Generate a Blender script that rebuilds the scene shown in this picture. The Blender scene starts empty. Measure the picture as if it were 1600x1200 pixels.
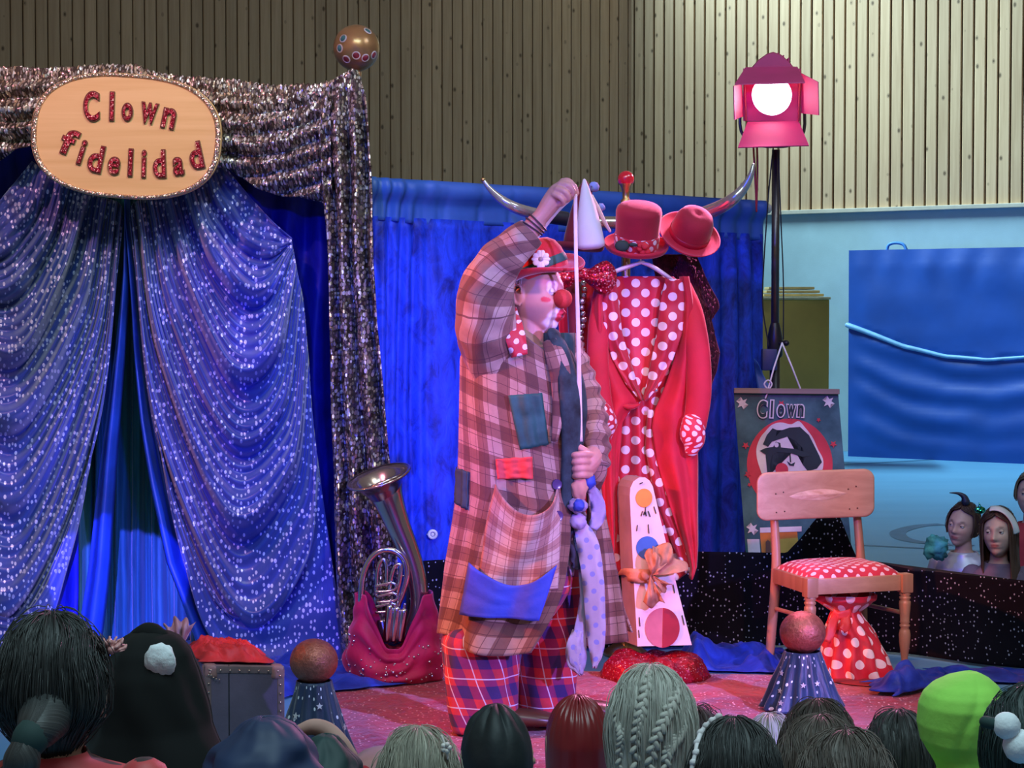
import bpy, bmesh, math, random
from math import sin, cos, pi, sqrt, radians, atan2, exp
from mathutils import Vector, Matrix, noise

random.seed(7)
SC = bpy.context.scene
COL = SC.collection
F = 3000.0            # focal length in pixels of the 1600x1200 frame
H = 1.48              # camera height
PITCH = math.atan(110 / F)

# ------------------------------------------------------------------ camera
cd = bpy.data.cameras.new('camera')
cam = bpy.data.objects.new('camera', cd)
COL.objects.link(cam)
cam.location = (0, 0, H)
cam.rotation_euler = (pi / 2 - PITCH, 0, 0)
cd.sensor_width = 36
cd.lens = F / 1600 * 36
cd.clip_end = 200
SC.camera = cam

# ------------------------------------------------------------------ world, lights, exposure
SC.view_settings.view_transform = 'Standard'
SC.view_settings.look = 'None'
SC.view_settings.exposure = 0.0
SC.view_settings.gamma = 1.0
SC.view_settings.use_curve_mapping = False
wd = bpy.data.worlds.new('hall_daylight')
SC.world = wd
wd.use_nodes = True
wd.node_tree.nodes['Background'].inputs[0].default_value = (1.0, 0.91, 0.80, 1)
wd.node_tree.nodes['Background'].inputs[1].default_value = 0.14


def aim(o, target):
    d = Vector(target) - o.location
    o.rotation_euler = d.to_track_quat('-Z', 'Y').to_euler()


def spot(name, loc, target, color, energy, angle, blend=0.3, radius=0.08):
    l = bpy.data.lights.new(name, 'SPOT')
    o = bpy.data.objects.new(name, l)
    COL.objects.link(o)
    o.location = loc
    l.color = color
    l.energy = energy
    l.spot_size = radians(angle)
    l.spot_blend = blend
    l.shadow_soft_size = radius
    aim(o, target)
    return o


def area(name, loc, target, color, energy, sx, sy):
    l = bpy.data.lights.new(name, 'AREA')
    l.shape = 'RECTANGLE'
    l.size = sx
    l.size_y = sy
    l.color = color
    l.energy = energy
    o = bpy.data.objects.new(name, l)
    COL.objects.link(o)
    o.location = loc
    aim(o, target)
    return o


# daylight band high in the left wall: it grazes that wall and falls on the right one
WL = Vector((-0.899, -0.438, 0))      # along the left wall, from the corner
NL = Vector((0.438, -0.899, 0))       # its normal into the hall
WR = Vector((0.839, -0.545, 0))
NR = Vector((-0.545, -0.839, 0))
CORNER = Vector((0.0617 * 22, 22, 0))
area('window_daylight', CORNER + WL * 3.4 - NL * 0.75 + Vector((0, 0, 9.6)), CORNER + WR * 4.0 + Vector((0, 0, 3.4)),
     (0.64, 0.95, 1.08), 740, 6.5, 0.5).data.spread = radians(75)
# added fill light over the audience, no real source there
area('audience_fill', (0.3, 2.6, 5.6), (0.3, 3.6, 0.0), (0.62, 0.93, 1.0), 190, 3.5, 2.0)
area('side_fill', (2.6, 6.6, 4.6), (2.2, 8.7, 0.6), (0.70, 0.85, 1.0), 34, 1.5, 1.0)  # added fill to brighten the children beyond the barrier
# red side lamp, from the audience's left
spot('red_side_spot', (-3.9, 6.0, 2.7), (-0.2, 6.75, 0.95), (1.0, 0.17, 0.06), 1400, 28, 0.6)
# violet blue front lamp, from the audience's right
spot('violet_front_spot', (3.8, 2.0, 2.3), (0.35, 6.9, 0.7), (0.36, 0.28, 1.0), 2200, 26, 0.5)
# soft pink key on the performer
spot('pink_key_spot', (-0.9, 1.0, 3.0), (0.08, 6.8, 1.42), (1.0, 0.42, 0.30), 300, 11, 0.6)
# blue wash on the backdrop and the booth curtains
spot('blue_backdrop_spot', (-1.0, 3.6, 2.9), (0.35, 8.7, 1.25), (0.0, 0.02, 1.0), 430, 40, 0.5)
spot('blue_booth_spot', (-0.15, 4.7, 0.95), (-0.95, 8.0, 0.85), (0.02, 0.03, 1.0), 260, 36, 0.6)
spot('blue_doorway_spot', (-0.75, 1.2, 2.6), (-1.72, 8.5, 0.22), (0.10, 0.08, 1.0), 9000, 4.6, 0.08, 0.01)
# pink and daylight-white washes over the gold drape and star cloth
spot('pink_booth_spot', (-2.6, 4.6, 4.6), (-1.35, 8.0, 1.3), (1.0, 0.38, 0.60), 420, 50, 0.6)
spot('white_booth_spot', (0.4, 5.2, 5.0), (-1.1, 8.0, 1.9), (0.94, 0.97, 0.93), 215, 45, 0.7)
# carmine wash on the costumes and the carpet
spot('carmine_stage_spot', (1.6, 2.6, 3.6), (0.75, 7.8, 0.55), (1.0, 0.12, 0.36), 480, 27, 0.6)
spot('peach_chair_spot', (0.2, 3.0, 3.0), (1.28, 7.85, 0.55), (1.0, 0.66, 0.55), 230, 15, 0.6)


# ------------------------------------------------------------------ projection helpers
def raydir(px, py):
    dx = (px - 800) / F
    dy = -(py - 600) / F
    c, s = cos(PITCH), sin(PITCH)
    return Vector((dx, c + dy * s, -s + dy * c))


def W(px, py, Y):
    d = raydir(px, py)
    t = Y / d.y
    return Vector((d.x * t, Y, H + d.z * t))


def FL(px, py, z=0.0):
    d = raydir(px, py)
    t = (z - H) / d.z
    return Vector((d.x * t, d.y * t, z))


def M_(Y):          # metres per pixel at depth Y
    return Y / F


def lerp(a, b, t):
    return a + (b - a) * t


def clamp(x, a=0.0, b=1.0):
    return max(a, min(b, x))


def sstep(a, b, x):
    t = clamp((x - a) / (b - a)) if a != b else (1.0 if x > a else 0.0)
    return t * t * (3 - 2 * t)


def gauss(d, s):
    return exp(-(d * d) / (2 * s * s))


def itp(tab, x):
    """piecewise smooth interpolation of rows (x, v1, v2 ...)"""
    if x <= tab[0][0]:
        return list(tab[0][1:])
    for a, b in zip(tab, tab[1:]):
        if x <= b[0]:
            t = (x - a[0]) / (b[0] - a[0])
            return [p + (q - p) * t for p, q in zip(a[1:], b[1:])]
    return list(tab[-1][1:])


def catmull(pts, n):
    """n+1 samples along a Catmull-Rom curve through tuples"""
    P = [tuple(map(float, p)) for p in pts]
    P = [tuple(2 * a - b for a, b in zip(P[0], P[1]))] + P + [tuple(2 * a - b for a, b in zip(P[-1], P[-2]))]
    out = []
    m = len(P) - 3
    for i in range(n + 1):
        g = i / n * m
        k = min(int(g), m - 1)
        t = g - k
        p0, p1, p2, p3 = P[k:k + 4]
        out.append(tuple(0.5 * (2 * b + (c - a) * t + (2 * a - 5 * b + 4 * c - d) * t * t + (3 * b - a - 3 * c + d) * t ** 3)
                         for a, b, c, d in zip(p0, p1, p2, p3)))
    return out


def nz(x, y=0.0, z=0.0):
    return noise.noise(Vector((x, y, z)))


# ------------------------------------------------------------------ mesh helpers
ORG = {}


class MB:
    def __init__(s):
        s.v, s.f, s.uv = [], [], []

    def add(s, part):
        v, f = part[0], part[1]
        uv = part[2] if len(part) > 2 and part[2] else [(0, 0)] * len(v)
        b = len(s.v)
        s.v += [Vector(p) for p in v]
        s.f += [tuple(b + i for i in q) for q in f]
        s.uv += uv
        return s

    def data(s):
        return s.v, s.f, s.uv


def mk(name, part, mat, parent=None, smooth=True, angle=None, thick=0.0, sub=0, kind=None, paint=None, recalc=True, origin=None, offset=0.0, remesh=0.0, relax=0):
    v, f = [Vector(p) for p in part[0]], part[1]
    uv = part[2] if len(part) > 2 else None
    if parent is not None:
        org = ORG[parent.name]
    elif origin is not None:
        org = Vector(origin)
    else:
        xs, ys, zs = zip(*v)
        org = Vector(((min(xs) + max(xs)) / 2, (min(ys) + max(ys)) / 2, min(zs)))
    me = bpy.data.meshes.new(name)
    me.from_pydata([p - org for p in v], [], f)
    if uv:
        lay = me.uv_layers.new(name='UVMap')
        idx = [0] * len(me.loops)
        me.loops.foreach_get('vertex_index', idx)
        flat = []
        for i in idx:
            flat += [uv[i][0], uv[i][1]]
        lay.data.foreach_set('uv', flat)
    if recalc:
        bm = bmesh.new()
        bm.from_mesh(me)
        bmesh.ops.recalc_face_normals(bm, faces=bm.faces)
        bm.to_mesh(me)
        bm.free()
    if remesh:
        tmp = bpy.data.objects.new('tmp', me)
        COL.objects.link(tmp)
        mod = tmp.modifiers.new('r', 'REMESH')
        mod.mode = 'VOXEL'
        mod.voxel_size = remesh
        if relax:
            ms = tmp.modifiers.new('s', 'SMOOTH')
            ms.factor = 0.5
            ms.iterations = relax
        dg = bpy.context.evaluated_depsgraph_get()
        me2 = bpy.data.meshes.new_from_object(tmp.evaluated_get(dg))
        bpy.data.objects.remove(tmp)
        bpy.data.meshes.remove(me)
        me = me2
        me.name = name
    if smooth:
        me.shade_smooth()
        if angle:
            me.set_sharp_from_angle(angle=radians(angle))
    if paint:
        ca = me.color_attributes.new('Col', 'FLOAT_COLOR', 'POINT')
        buf = []
        for q in me.vertices:
            c = paint(q.co + org)
            buf += [c[0], c[1], c[2], 1.0]
        ca.data.foreach_set('color', buf)
    o = bpy.data.objects.new(name, me)
    COL.objects.link(o)
    for m in (mat if isinstance(mat, (list, tuple)) else [mat]):
        me.materials.append(m)
    if parent is not None:
        o.parent = parent
    else:
        o.location = org
    ORG[o.name] = org
    if thick:
        sm = o.modifiers.new('thickness', 'SOLIDIFY')
        sm.thickness = thick
        sm.offset = offset
    if sub:
        sm = o.modifiers.new('smooth', 'SUBSURF')
        sm.levels = sm.render_levels = sub
    if kind:
        o['kind'] = kind
    return o


def thing(name, label, cat, loc, group=None):
    o = bpy.data.objects.new(name, None)
    o.empty_display_size = 0.1
    COL.objects.link(o)
    o.location = loc
    ORG[o.name] = Vector(loc)
    o['label'] = label
    o['category'] = cat
    if group:
        o['group'] = group
    return o


def tag(o, label, cat, group=None):
    o['label'] = label
    o['category'] = cat
    if group:
        o['group'] = group
    return o


def grid(fn, nu, nv, closed=False):
    """fn(u, v) -> (Vector, (uvx, uvy)) with u, v in 0..1"""
    v, f, uv = [], [], []
    for j in range(nv + 1):
        for i in range(nu + 1):
            p, t = fn(i / nu, j / nv)
            v.append(p)
            uv.append(t)
    for j in range(nv):
        for i in range(nu):
            a = j * (nu + 1) + i
            f.append((a, a + 1, a + nu + 2, a + nu + 1))
    return v, f, uv


def rings(R, cap0=True, cap1=True, uvs=None):
    """closed rings (lists of equal length) -> surface"""
    n = len(R[0])
    v, f, uv = [], [], []
    vl = 0.0
    for k, r in enumerate(R):
        if k:
            vl += (r[0] - R[k - 1][0]).length
        al = 0.0
        for i, p in enumerate(r):
            if i:
                al += (p - r[i - 1]).length
            v.append(Vector(p))
            uv.append((al, vl))
    for k in range(len(R) - 1):
        for i in range(n):
            j = (i + 1) % n
            f.append((k * n + i, k * n + j, (k + 1) * n + j, (k + 1) * n + i))
    if cap0:
        f.append(tuple(range(n))[::-1])
    if cap1:
        f.append(tuple((len(R) - 1) * n + i for i in range(n)))
    return v, f, uv


def ell(c, rx, ry, n=24, rot=0.0, ax=None, ay=None):
    c = Vector(c)
    ax = Vector(ax) if ax is not None else Vector((cos(rot), sin(rot), 0))
    ay = Vector(ay) if ay is not None else Vector((-sin(rot), cos(rot), 0))
    return [c + ax * (rx * cos(2 * pi * i / n)) + ay * (ry * sin(2 * pi * i / n)) for i in range(n)]


def tube(pts, rad, n=10, samples=None, flat=1.0, round_ends=True, up=None, fl_axis=None):
    """sweep of circles along points; rad a number or one radius per point"""
    pts = [Vector(p) for p in pts]
    if not isinstance(rad, (list, tuple)):
        rad = [rad] * len(pts)
    if samples:
        S = catmull([tuple(p) + (r,) for p, r in zip(pts, rad)], samples)
        pts = [Vector(s[:3]) for s in S]
        rad = [max(s[3], 1e-4) for s in S]
    if round_ends:
        t0 = (pts[0] - pts[1]).normalized()
        t1 = (pts[-1] - pts[-2]).normalized()
        a, b = rad[0], rad[-1]
        pre = [(pts[0] + t0 * a * sin(q), a * cos(q)) for q in (1.35, 1.0, 0.5)]
        post = [(pts[-1] + t1 * b * sin(q), b * cos(q)) for q in (0.5, 1.0, 1.35)]
        pts = [p for p, _ in pre] + pts + [p for p, _ in post]
        rad = [r for _, r in pre] + list(rad) + [r for _, r in post]
    R = []
    t = (pts[1] - pts[0]).normalized()
    ref = Vector(up) if up is not None else (Vector((0, 0, 1)) if abs(t.z) < 0.9 else Vector((0, 1, 0)))
    nrm = (ref - t * ref.dot(t)).normalized()
    for k, p in enumerate(pts):
        if k == 0:
            t = pts[1] - pts[0]
        elif k == len(pts) - 1:
            t = pts[-1] - pts[-2]
        else:
            t = pts[k + 1] - pts[k - 1]
        if t.length < 1e-9:
            t = Vector((0, 0, 1))
        t.normalize()
        nrm = nrm - t * nrm.dot(t)
        if nrm.length < 1e-6:
            nrm = t.orthogonal()
        nrm.normalize()
        b = t.cross(nrm)
        R.append([p + nrm * (rad[k] * flat * cos(2 * pi * i / n)) + b * (rad[k] * sin(2 * pi * i / n)) for i in range(n)])
    return rings(R)


def lathe(prof, n=24, M=None, cap0=True, cap1=True):
    M = M or Matrix()
    R = [[M @ Vector((r * cos(2 * pi * i / n), r * sin(2 * pi * i / n), z)) for i in range(n)] for r, z in prof]
    return rings(R, cap0, cap1)


def ball(c, r, n=20, m=12, s=(1, 1, 1), M=None):
    c = Vector(c)
    R = []
    for k in range(1, m):
        th = pi * k / m
        ring = []
        for i in range(n):
            a = 2 * pi * i / n
            p = Vector((s[0] * r * sin(th) * cos(a), s[1] * r * sin(th) * sin(a), s[2] * r * cos(th)))
            ring.append(c + ((M @ p) if M else p))
        R.append(ring)
    return rings(R)


def box(c, d, b=0.0, M=None, seg=2):
    bm = bmesh.new()
    bmesh.ops.create_cube(bm, size=1)
    for q in bm.verts:
        q.co = Vector((q.co.x * d[0], q.co.y * d[1], q.co.z * d[2]))
    if b:
        bmesh.ops.bevel(bm, geom=list(bm.edges), offset=b, segments=seg, profile=0.6, affect='EDGES')
    M = M or Matrix()
    c = Vector(c)
    bm.verts.ensure_lookup_table()
    v = [c + (M @ q.co) for q in bm.verts]
    uv = [(q.co.x + q.co.y, q.co.z) for q in bm.verts]
    f = [tuple(q.index for q in p.verts) for p in bm.faces]
    bm.free()
    return v, f, uv


def prism(poly, back):
    """polygon of 3-D points extruded by vector back"""
    n = len(poly)
    v = [Vector(p) for p in poly] + [Vector(p) + Vector(back) for p in poly]
    bm = bmesh.new()
    vs = [bm.verts.new(p) for p in v]
    bm.faces.new(vs[:n])
    bm.faces.new(vs[n:][::-1])
    for i in range(n):
        j = (i + 1) % n
        bm.faces.new((vs[i], vs[j], vs[n + j], vs[n + i]))
    bmesh.ops.triangulate(bm, faces=[p for p in bm.faces if len(p.verts) > 4])
    bm.verts.index_update()
    f = [tuple(q.index for q in p.verts) for p in bm.faces]
    v = [q.co.copy() for q in bm.verts]
    bm.free()
    return v, f, [(p.x, p.z) for p in v]


def ribbon(pts, wid, nrm=(0, -1, 0), samples=None, waves=0.0, seg=3):
    """flat strip along 3-D points, width across"""
    pts = [Vector(p) for p in pts]
    if not isinstance(wid, (list, tuple)):
        wid = [wid] * len(pts)
    if samples:
        S = catmull([tuple(p) + (r,) for p, r in zip(pts, wid)], samples)
        pts = [Vector(s[:3]) for s in S]
        wid = [s[3] for s in S]
    v, f, uv = [], [], []
    L = 0
    n = len(pts)
    for k, p in enumerate(pts):
        t = (pts[min(k + 1, n - 1)] - pts[max(k - 1, 0)]).normalized()
        if k:
            L += (p - pts[k - 1]).length
        side = t.cross(Vector(nrm)).normalized()
        up = side.cross(t)
        for i in range(seg + 1):
            q = i / seg - 0.5
            v.append(p + side * (q * wid[k]) + up * (waves * sin(q * 9 + k * 0.7)))
            uv.append((q * wid[k], L))
    for k in range(n - 1):
        for i in range(seg):
            a = k * (seg + 1) + i
            f.append((a, a + 1, a + seg + 2, a + seg + 1))
    return v, f, uv


# ------------------------------------------------------------------ materials
class G:
    def __init__(s, name, rough=0.6, metal=0.0, spec=0.5):
        s.m = bpy.data.materials.new(name)
        s.m.use_nodes = True
        s.t = s.m.node_tree
        s.b = s.t.nodes['Principled BSDF']
        s.b.inputs['Roughness'].default_value = rough
        s.b.inputs['Metallic'].default_value = metal
        s.b.inputs['Specular IOR Level'].default_value = spec

    def n(s, typ, **kw):
        x = s.t.nodes.new('ShaderNode' + typ)
        for k, v in kw.items():
            setattr(x, k, v)
        return x

    def l(s, a, b):
        s.t.links.new(a, b)

    def put(s, sock, val):
        if hasattr(val, 'is_linked'):
            s.l(val, sock)
        elif isinstance(val, (tuple, list)) and len(val) == 3 and sock.type == 'RGBA':
            sock.default_value = (*val, 1)
        else:
            sock.default_value = val

    def coord(s, which='Object', scale=(1, 1, 1), rot=(0, 0, 0), rnd=0.0):
        tc = s.n('TexCoord').outputs[which]
        if rnd:
            oi = s.n('ObjectInfo').outputs['Random']
            mu = s.math('MULTIPLY', oi, rnd)
            cb = s.n('CombineXYZ')
            for i in range(3):
                s.l(mu, cb.inputs[i])
            ad = s.n('VectorMath', operation='ADD')
            s.l(tc, ad.inputs[0])
            s.l(cb.outputs[0], ad.inputs[1])
            tc = ad.outputs[0]
        mp = s.n('Mapping')
        mp.inputs['Scale'].default_value = scale
        mp.inputs['Rotation'].default_value = rot
        s.l(tc, mp.inputs['Vector'])
        return mp.outputs[0]

    def math(s, op, a, b=None, c=None):
        x = s.n('Math', operation=op)
        s.put(x.inputs[0], a)
        if b is not None:
            s.put(x.inputs[1], b)
        if c is not None:
            s.put(x.inputs[2], c)
        return x.outputs[0]

    def noise(s, vec, scale=5, detail=3, rough=0.55, out='Fac', dist=0.0):
        x = s.n('TexNoise')
        s.l(vec, x.inputs['Vector'])
        x.inputs['Scale'].default_value = scale
        x.inputs['Detail'].default_value = detail
        x.inputs['Roughness'].default_value = rough
        x.inputs['Distortion'].default_value = dist
        return x.outputs[out]

    def vor(s, vec, scale=5, rnd=1.0, dims='3D', out='Distance', feature='F1'):
        x = s.n('TexVoronoi', voronoi_dimensions=dims, feature=feature)
        s.l(vec, x.inputs['Vector'])
        x.inputs['Scale'].default_value = scale
        x.inputs['Randomness'].default_value = rnd
        return x.outputs[out]

    def ramp(s, fac, stops):
        x = s.n('ValToRGB')
        e = x.color_ramp.elements
        while len(e) < len(stops):
            e.new(0.5)
        for q, (p, c) in zip(e, stops):
            q.position = p
            q.color = (*c, 1) if len(c) == 3 else c
        s.l(fac, x.inputs[0])
        return x.outputs[0]

    def mix(s, fac, a, b, mode='MIX'):
        x = s.n('Mix', data_type='RGBA', blend_type=mode)
        s.put(x.inputs[0], fac)
        s.put(x.inputs[6], a)
        s.put(x.inputs[7], b)
        return x.outputs[2]

    def bump(s, h, strength=0.3, dist=0.01):
        x = s.n('Bump')
        x.inputs['Strength'].default_value = strength
        x.inputs['Distance'].default_value = dist
        s.l(h, x.inputs['Height'])
        s.l(x.outputs[0], s.b.inputs['Normal'])
        return x

    def color(s, c):
        s.put(s.b.inputs['Base Color'], c)
        return s

    def set(s, **kw):
        for k, v in kw.items():
            s.put(s.b.inputs[k.replace('_', ' ')], v)
        return s


def plain(name, c, rough=0.6, metal=0.0, var=0.15, scale=8, bump=0.0, bscale=60, coord='Object', spec=0.5, sheen=0.0):
    g = G(name, rough, metal, spec)
    vec = g.coord(coord, rnd=3.0)
    n = g.noise(vec, scale, 4)
    d = tuple(x * (1 - var * 1.6) for x in c)
    u = tuple(min(1, x * (1 + var)) for x in c)
    g.color(g.ramp(n, [(0.3, d), (0.7, u)]))
    if bump:
        g.bump(g.noise(vec, bscale, 3), bump, 0.004)
    if sheen:
        g.set(Sheen_Weight=sheen, Sheen_Roughness=0.35)
    return g.m


def polka(name, base, dot, pitch=0.045, r=0.36, rough=0.55, var=0.15, metal=0.0, rnd=0.0, rot=pi / 4, sheen=0.2, dotmetal=0.0, aspect=1.0):
    g = G(name, rough, metal)
    vec = g.coord('UV', (1, aspect, 1), (0, 0, rot))
    d = g.vor(vec, 1 / pitch, rnd, '2D')
    fac = g.math('LESS_THAN', d, r)
    ob = g.coord('Object')
    n = g.noise(ob, 6, 4)
    b = g.ramp(n, [(0.3, tuple(x * (1 - var * 1.5) for x in base)), (0.7, tuple(min(1, x * (1 + var)) for x in base))])
    g.color(g.mix(fac, b, dot))
    if dotmetal:
        g.put(g.b.inputs['Metallic'], g.math('MULTIPLY', fac, dotmetal))
        g.put(g.b.inputs['Roughness'], g.math('MULTIPLY_ADD', fac, 0.3 - rough, rough))
    g.set(Sheen_Weight=sheen)
    g.bump(g.noise(vec, 400, 2), 0.15, 0.001)
    return g.m


def plaid(name, base, band, dark, line, pitch=0.1, bw=0.45, lpitch=0.05, lw=0.05, navy=None, rough=0.85):
    """woven check: broad bands both ways, squares where they cross, thin lines"""
    g = G(name, rough)
    vec = g.coord('UV')
    # slight weave wobble
    sx = g.n('SeparateXYZ')
    g.l(vec, sx.inputs[0])
    wob = g.noise(vec, 9, 2)
    fs, ls = [], []
    for k in (0, 1):
        a = g.math('ADD', sx.outputs[k], g.math('MULTIPLY', wob, 0.008))
        fr = g.math('FRACT', g.math('DIVIDE', a, pitch))
        fs.append(g.math('LESS_THAN', fr, bw))
        fl = g.math('FRACT', g.math('ADD', g.math('DIVIDE', a, lpitch), 0.31))
        ls.append(g.math('LESS_THAN', fl, lw))
    c = g.mix(g.math('MULTIPLY', g.math('MAXIMUM', fs[0], fs[1]), 1.0), base, band)
    c = g.mix(g.math('MULTIPLY', fs[0], fs[1]), c, dark)
    if line is not None:
        c = g.mix(g.math('MULTIPLY', g.math('MAXIMUM', ls[0], ls[1]), 0.85), c, line)
    n = g.noise(g.coord('Object'), 40, 3)
    c = g.mix(0.35, c, g.ramp(n, [(0.3, (0.55, 0.55, 0.55)), (0.7, (1, 1, 1))]), 'MULTIPLY')
    g.color(c)
    g.bump(g.noise(vec, 300, 2), 0.25, 0.002)
    g.set(Sheen_Weight=0.15)
    return g.m


def sequin(name, cols, scale=90, base=(0.2, 0.15, 0.1), thr=0.5, rough=0.22, aspect=(1, 1, 1), coord='UV', tilt=0.9, metal=1.0):
    """cloth sewn over with small tilted metal flakes of mixed tints; the palest are painted glints"""
    g = G(name, rough, metal)
    vec = g.coord(coord, aspect)
    x = g.n('TexVoronoi', voronoi_dimensions='3D')
    g.l(vec, x.inputs['Vector'])
    x.inputs['Scale'].default_value = scale
    x.inputs['Randomness'].default_value = 0.75
    sep = g.n('SeparateColor')
    g.l(x.outputs['Color'], sep.inputs[0])
    k = len(cols)
    tint = g.ramp(sep.outputs[0], [((i + 0.5) / k, c) for i, c in enumerate(cols)])  # palest cells put sparkle into the base colour
    flake = g.math('LESS_THAN', x.outputs['Distance'], thr)
    g.color(g.mix(flake, base, tint))
    # every flake turns its own way
    sub = g.n('VectorMath', operation='SUBTRACT')
    g.l(x.outputs['Color'], sub.inputs[0])
    sub.inputs[1].default_value = (0.5, 0.5, 0.5)
    mul = g.n('VectorMath', operation='SCALE')
    g.l(sub.outputs[0], mul.inputs[0])
    mul.inputs['Scale'].default_value = tilt
    geo = g.n('NewGeometry')
    ad = g.n('VectorMath', operation='ADD')
    g.l(geo.outputs['Normal'], ad.inputs[0])
    g.l(mul.outputs[0], ad.inputs[1])
    no = g.n('VectorMath', operation='NORMALIZE')
    g.l(ad.outputs[0], no.inputs[0])
    g.l(no.outputs[0], g.b.inputs['Normal'])
    return g.m


def starcloth(name, lo, hi, dot=(0.85, 0.87, 1.0), pitch=0.022, r=0.30, dens=0.5, rough=0.38, sheen=0.4, aspect=0.62, metal=0.3):
    """shiny cloth printed with scattered silver foil flecks"""
    g = G(name, rough, 0.0, 0.12 if rough > 0.8 else 0.5)
    vec = g.coord('UV', (1, aspect, 1))
    x = g.n('TexVoronoi', voronoi_dimensions='2D')
    g.l(vec, x.inputs['Vector'])
    x.inputs['Scale'].default_value = 1 / pitch
    x.inputs['Randomness'].default_value = 0.85
    sep = g.n('SeparateColor')
    g.l(x.outputs['Color'], sep.inputs[0])
    rr = g.math('MULTIPLY_ADD', sep.outputs[1], r * 0.7, r * 0.45)
    fac = g.math('MULTIPLY', g.math('LESS_THAN', x.outputs['Distance'], rr), g.math('LESS_THAN', sep.outputs[0], dens))
    n = g.noise(g.coord('Object'), 2.6, 5, 0.6)
    b = g.ramp(n, [(0.3, lo), (0.7, hi)])
    g.color(g.mix(fac, b, dot))
    g.put(g.b.inputs['Metallic'], g.math('MULTIPLY', fac, metal))
    g.set(Sheen_Weight=sheen)
    g.bump(g.noise(g.coord('UV', (1, 0.25, 1)), 120, 3), 0.35, 0.004)
    return g.m


def velvet(name, lo, hi, rough=0.55, scale=(14, 14, 5), sheen=0.6, tint=None, bump=0.5):
    g = G(name, rough, 0.0, 0.3)
    vec = g.coord('Object', scale)
    n = g.noise(vec, 1.0, 5, 0.65, dist=0.6)
    g.color(g.ramp(n, [(0.32, lo), (0.68, hi)]))
    g.set(Sheen_Weight=sheen, Sheen_Roughness=0.4)
    if tint:
        g.put(g.b.inputs['Sheen Tint'], tint)
    g.bump(n, bump, 0.01)
    return g.m


def hairmat(name, lo, hi, rough=0.5):
    g = G(name, rough, 0.0, 0.45)
    vec = g.coord('UV', (150, 4, 1))
    n = g.noise(vec, 1.0, 3, 0.6)
    g.color(g.ramp(n, [(0.3, lo), (0.7, hi)]))
    g.bump(n, 0.5, 0.003)
    return g.m


def painted(name, rough=0.5, sss=0.0, bump=0.08, bscale=160):
    g = G(name, rough)
    a = g.n('VertexColor')
    a.layer_name = 'Col'
    n = g.noise(g.coord('Object'), 30, 4)
    g.color(g.mix(0.3, a.outputs[0], g.ramp(n, [(0.3, (0.75, 0.7, 0.7)), (0.7, (1, 1, 1))]), 'MULTIPLY'))
    if bump:
        g.bump(g.noise(g.coord('Object'), bscale, 3), bump, 0.002)
    if sss:
        g.set(Subsurface_Weight=sss, Subsurface_Scale=0.01)
    return g.m


def timber(name, lo, hi, knot=(0.10, 0.055, 0.025), axis=2, tint=0.25, grain=30, knots=True, rough=0.6, kscale=1.0):
    g = G(name, rough)
    sc = [grain, grain, grain]
    sc[axis] = grain * 0.045
    v = g.coord('Object', tuple(sc), rnd=17.0)
    n = g.noise(v, 1.0, 5, 0.6, dist=0.4)
    c = g.ramp(n, [(0.25, lo), (0.75, hi)])
    oi = g.n('ObjectInfo').outputs['Random']
    t = g.ramp(oi, [(0.0, (1 - tint,) * 3), (1.0, (1, 1, 1))])
    c = g.mix(1.0, c, t, 'MULTIPLY')
    if knots:
        ks = [9.0 * kscale] * 3
        ks[axis] = 6.0 * kscale
        kv = g.coord('Object', tuple(ks), rnd=29.0)
        d = g.vor(kv, 1.0, 1.0)
        wob = g.math('MULTIPLY', g.noise(v, 2.0, 2), 0.05)
        f = g.math('LESS_THAN', g.math('ADD', d, wob), 0.115)
        h = g.math('LESS_THAN', g.math('ADD', d, wob), 0.17)
        c = g.mix(g.math('MULTIPLY', h, 0.35), c, knot)
        c = g.mix(g.math('MULTIPLY', f, 0.85), c, knot)
    g.color(c)
    g.bump(n, 0.2, 0.003)
    return g.m

# ================================================================== THE HALL
def structure(o):
    o['kind'] = 'structure'
    return o


m_plank = timber('pale_spruce', (0.52, 0.335, 0.19), (0.70, 0.49, 0.30), tint=0.22, kscale=0.8)
m_groove = plain('dark_groove', (0.07, 0.038, 0.016), 0.9)
m_groove_soft = plain('brown_groove', (0.13, 0.075, 0.035), 0.9)
m_plaster = plain('painted_plaster', (0.36, 0.54, 0.58), 0.85, var=0.05, scale=3, bump=0.25, bscale=90)
m_floor = G('gym_floor', 0.42)
_v = m_floor.coord('Object', (0.5, 2.2, 1))
m_floor.color(m_floor.ramp(m_floor.noise(_v, 1.2, 4), [(0.3, (0.085, 0.28, 0.48)), (0.7, (0.11, 0.33, 0.55))]))
m_floor = m_floor.m
m_line = plain('court_line_paint', (0.03, 0.13, 0.26), 0.5)

floor = structure(mk('floor', box((0, 12, -0.05), (44, 40, 0.1)), m_floor, smooth=False, origin=(0, 12, 0)))
# court markings
arc = []
for px, py in [(1472, 819), (1440, 821), (1416, 826), (1403, 832), (1408, 840), (1430, 846), (1470, 850), (1520, 853)]:
    arc.append(FL(px, py, 0.002))
mk('court_line', ribbon(arc, 0.11, (0, 0, 1), samples=30), m_line, parent=floor)
mk('court_line', ribbon([FL(1335, 851, 0.002), FL(1700, 870, 0.002)], 0.05, (0, 0, 1), samples=6), m_line, parent=floor)
mk('court_line', ribbon([FL(1200, 732, 0.002), FL(1500, 716, 0.002)], 0.06, (0, 0, 1), samples=6), m_line, parent=floor)

ZB = 2.60      # underside of the timber cladding
ZT = 6.6


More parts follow.
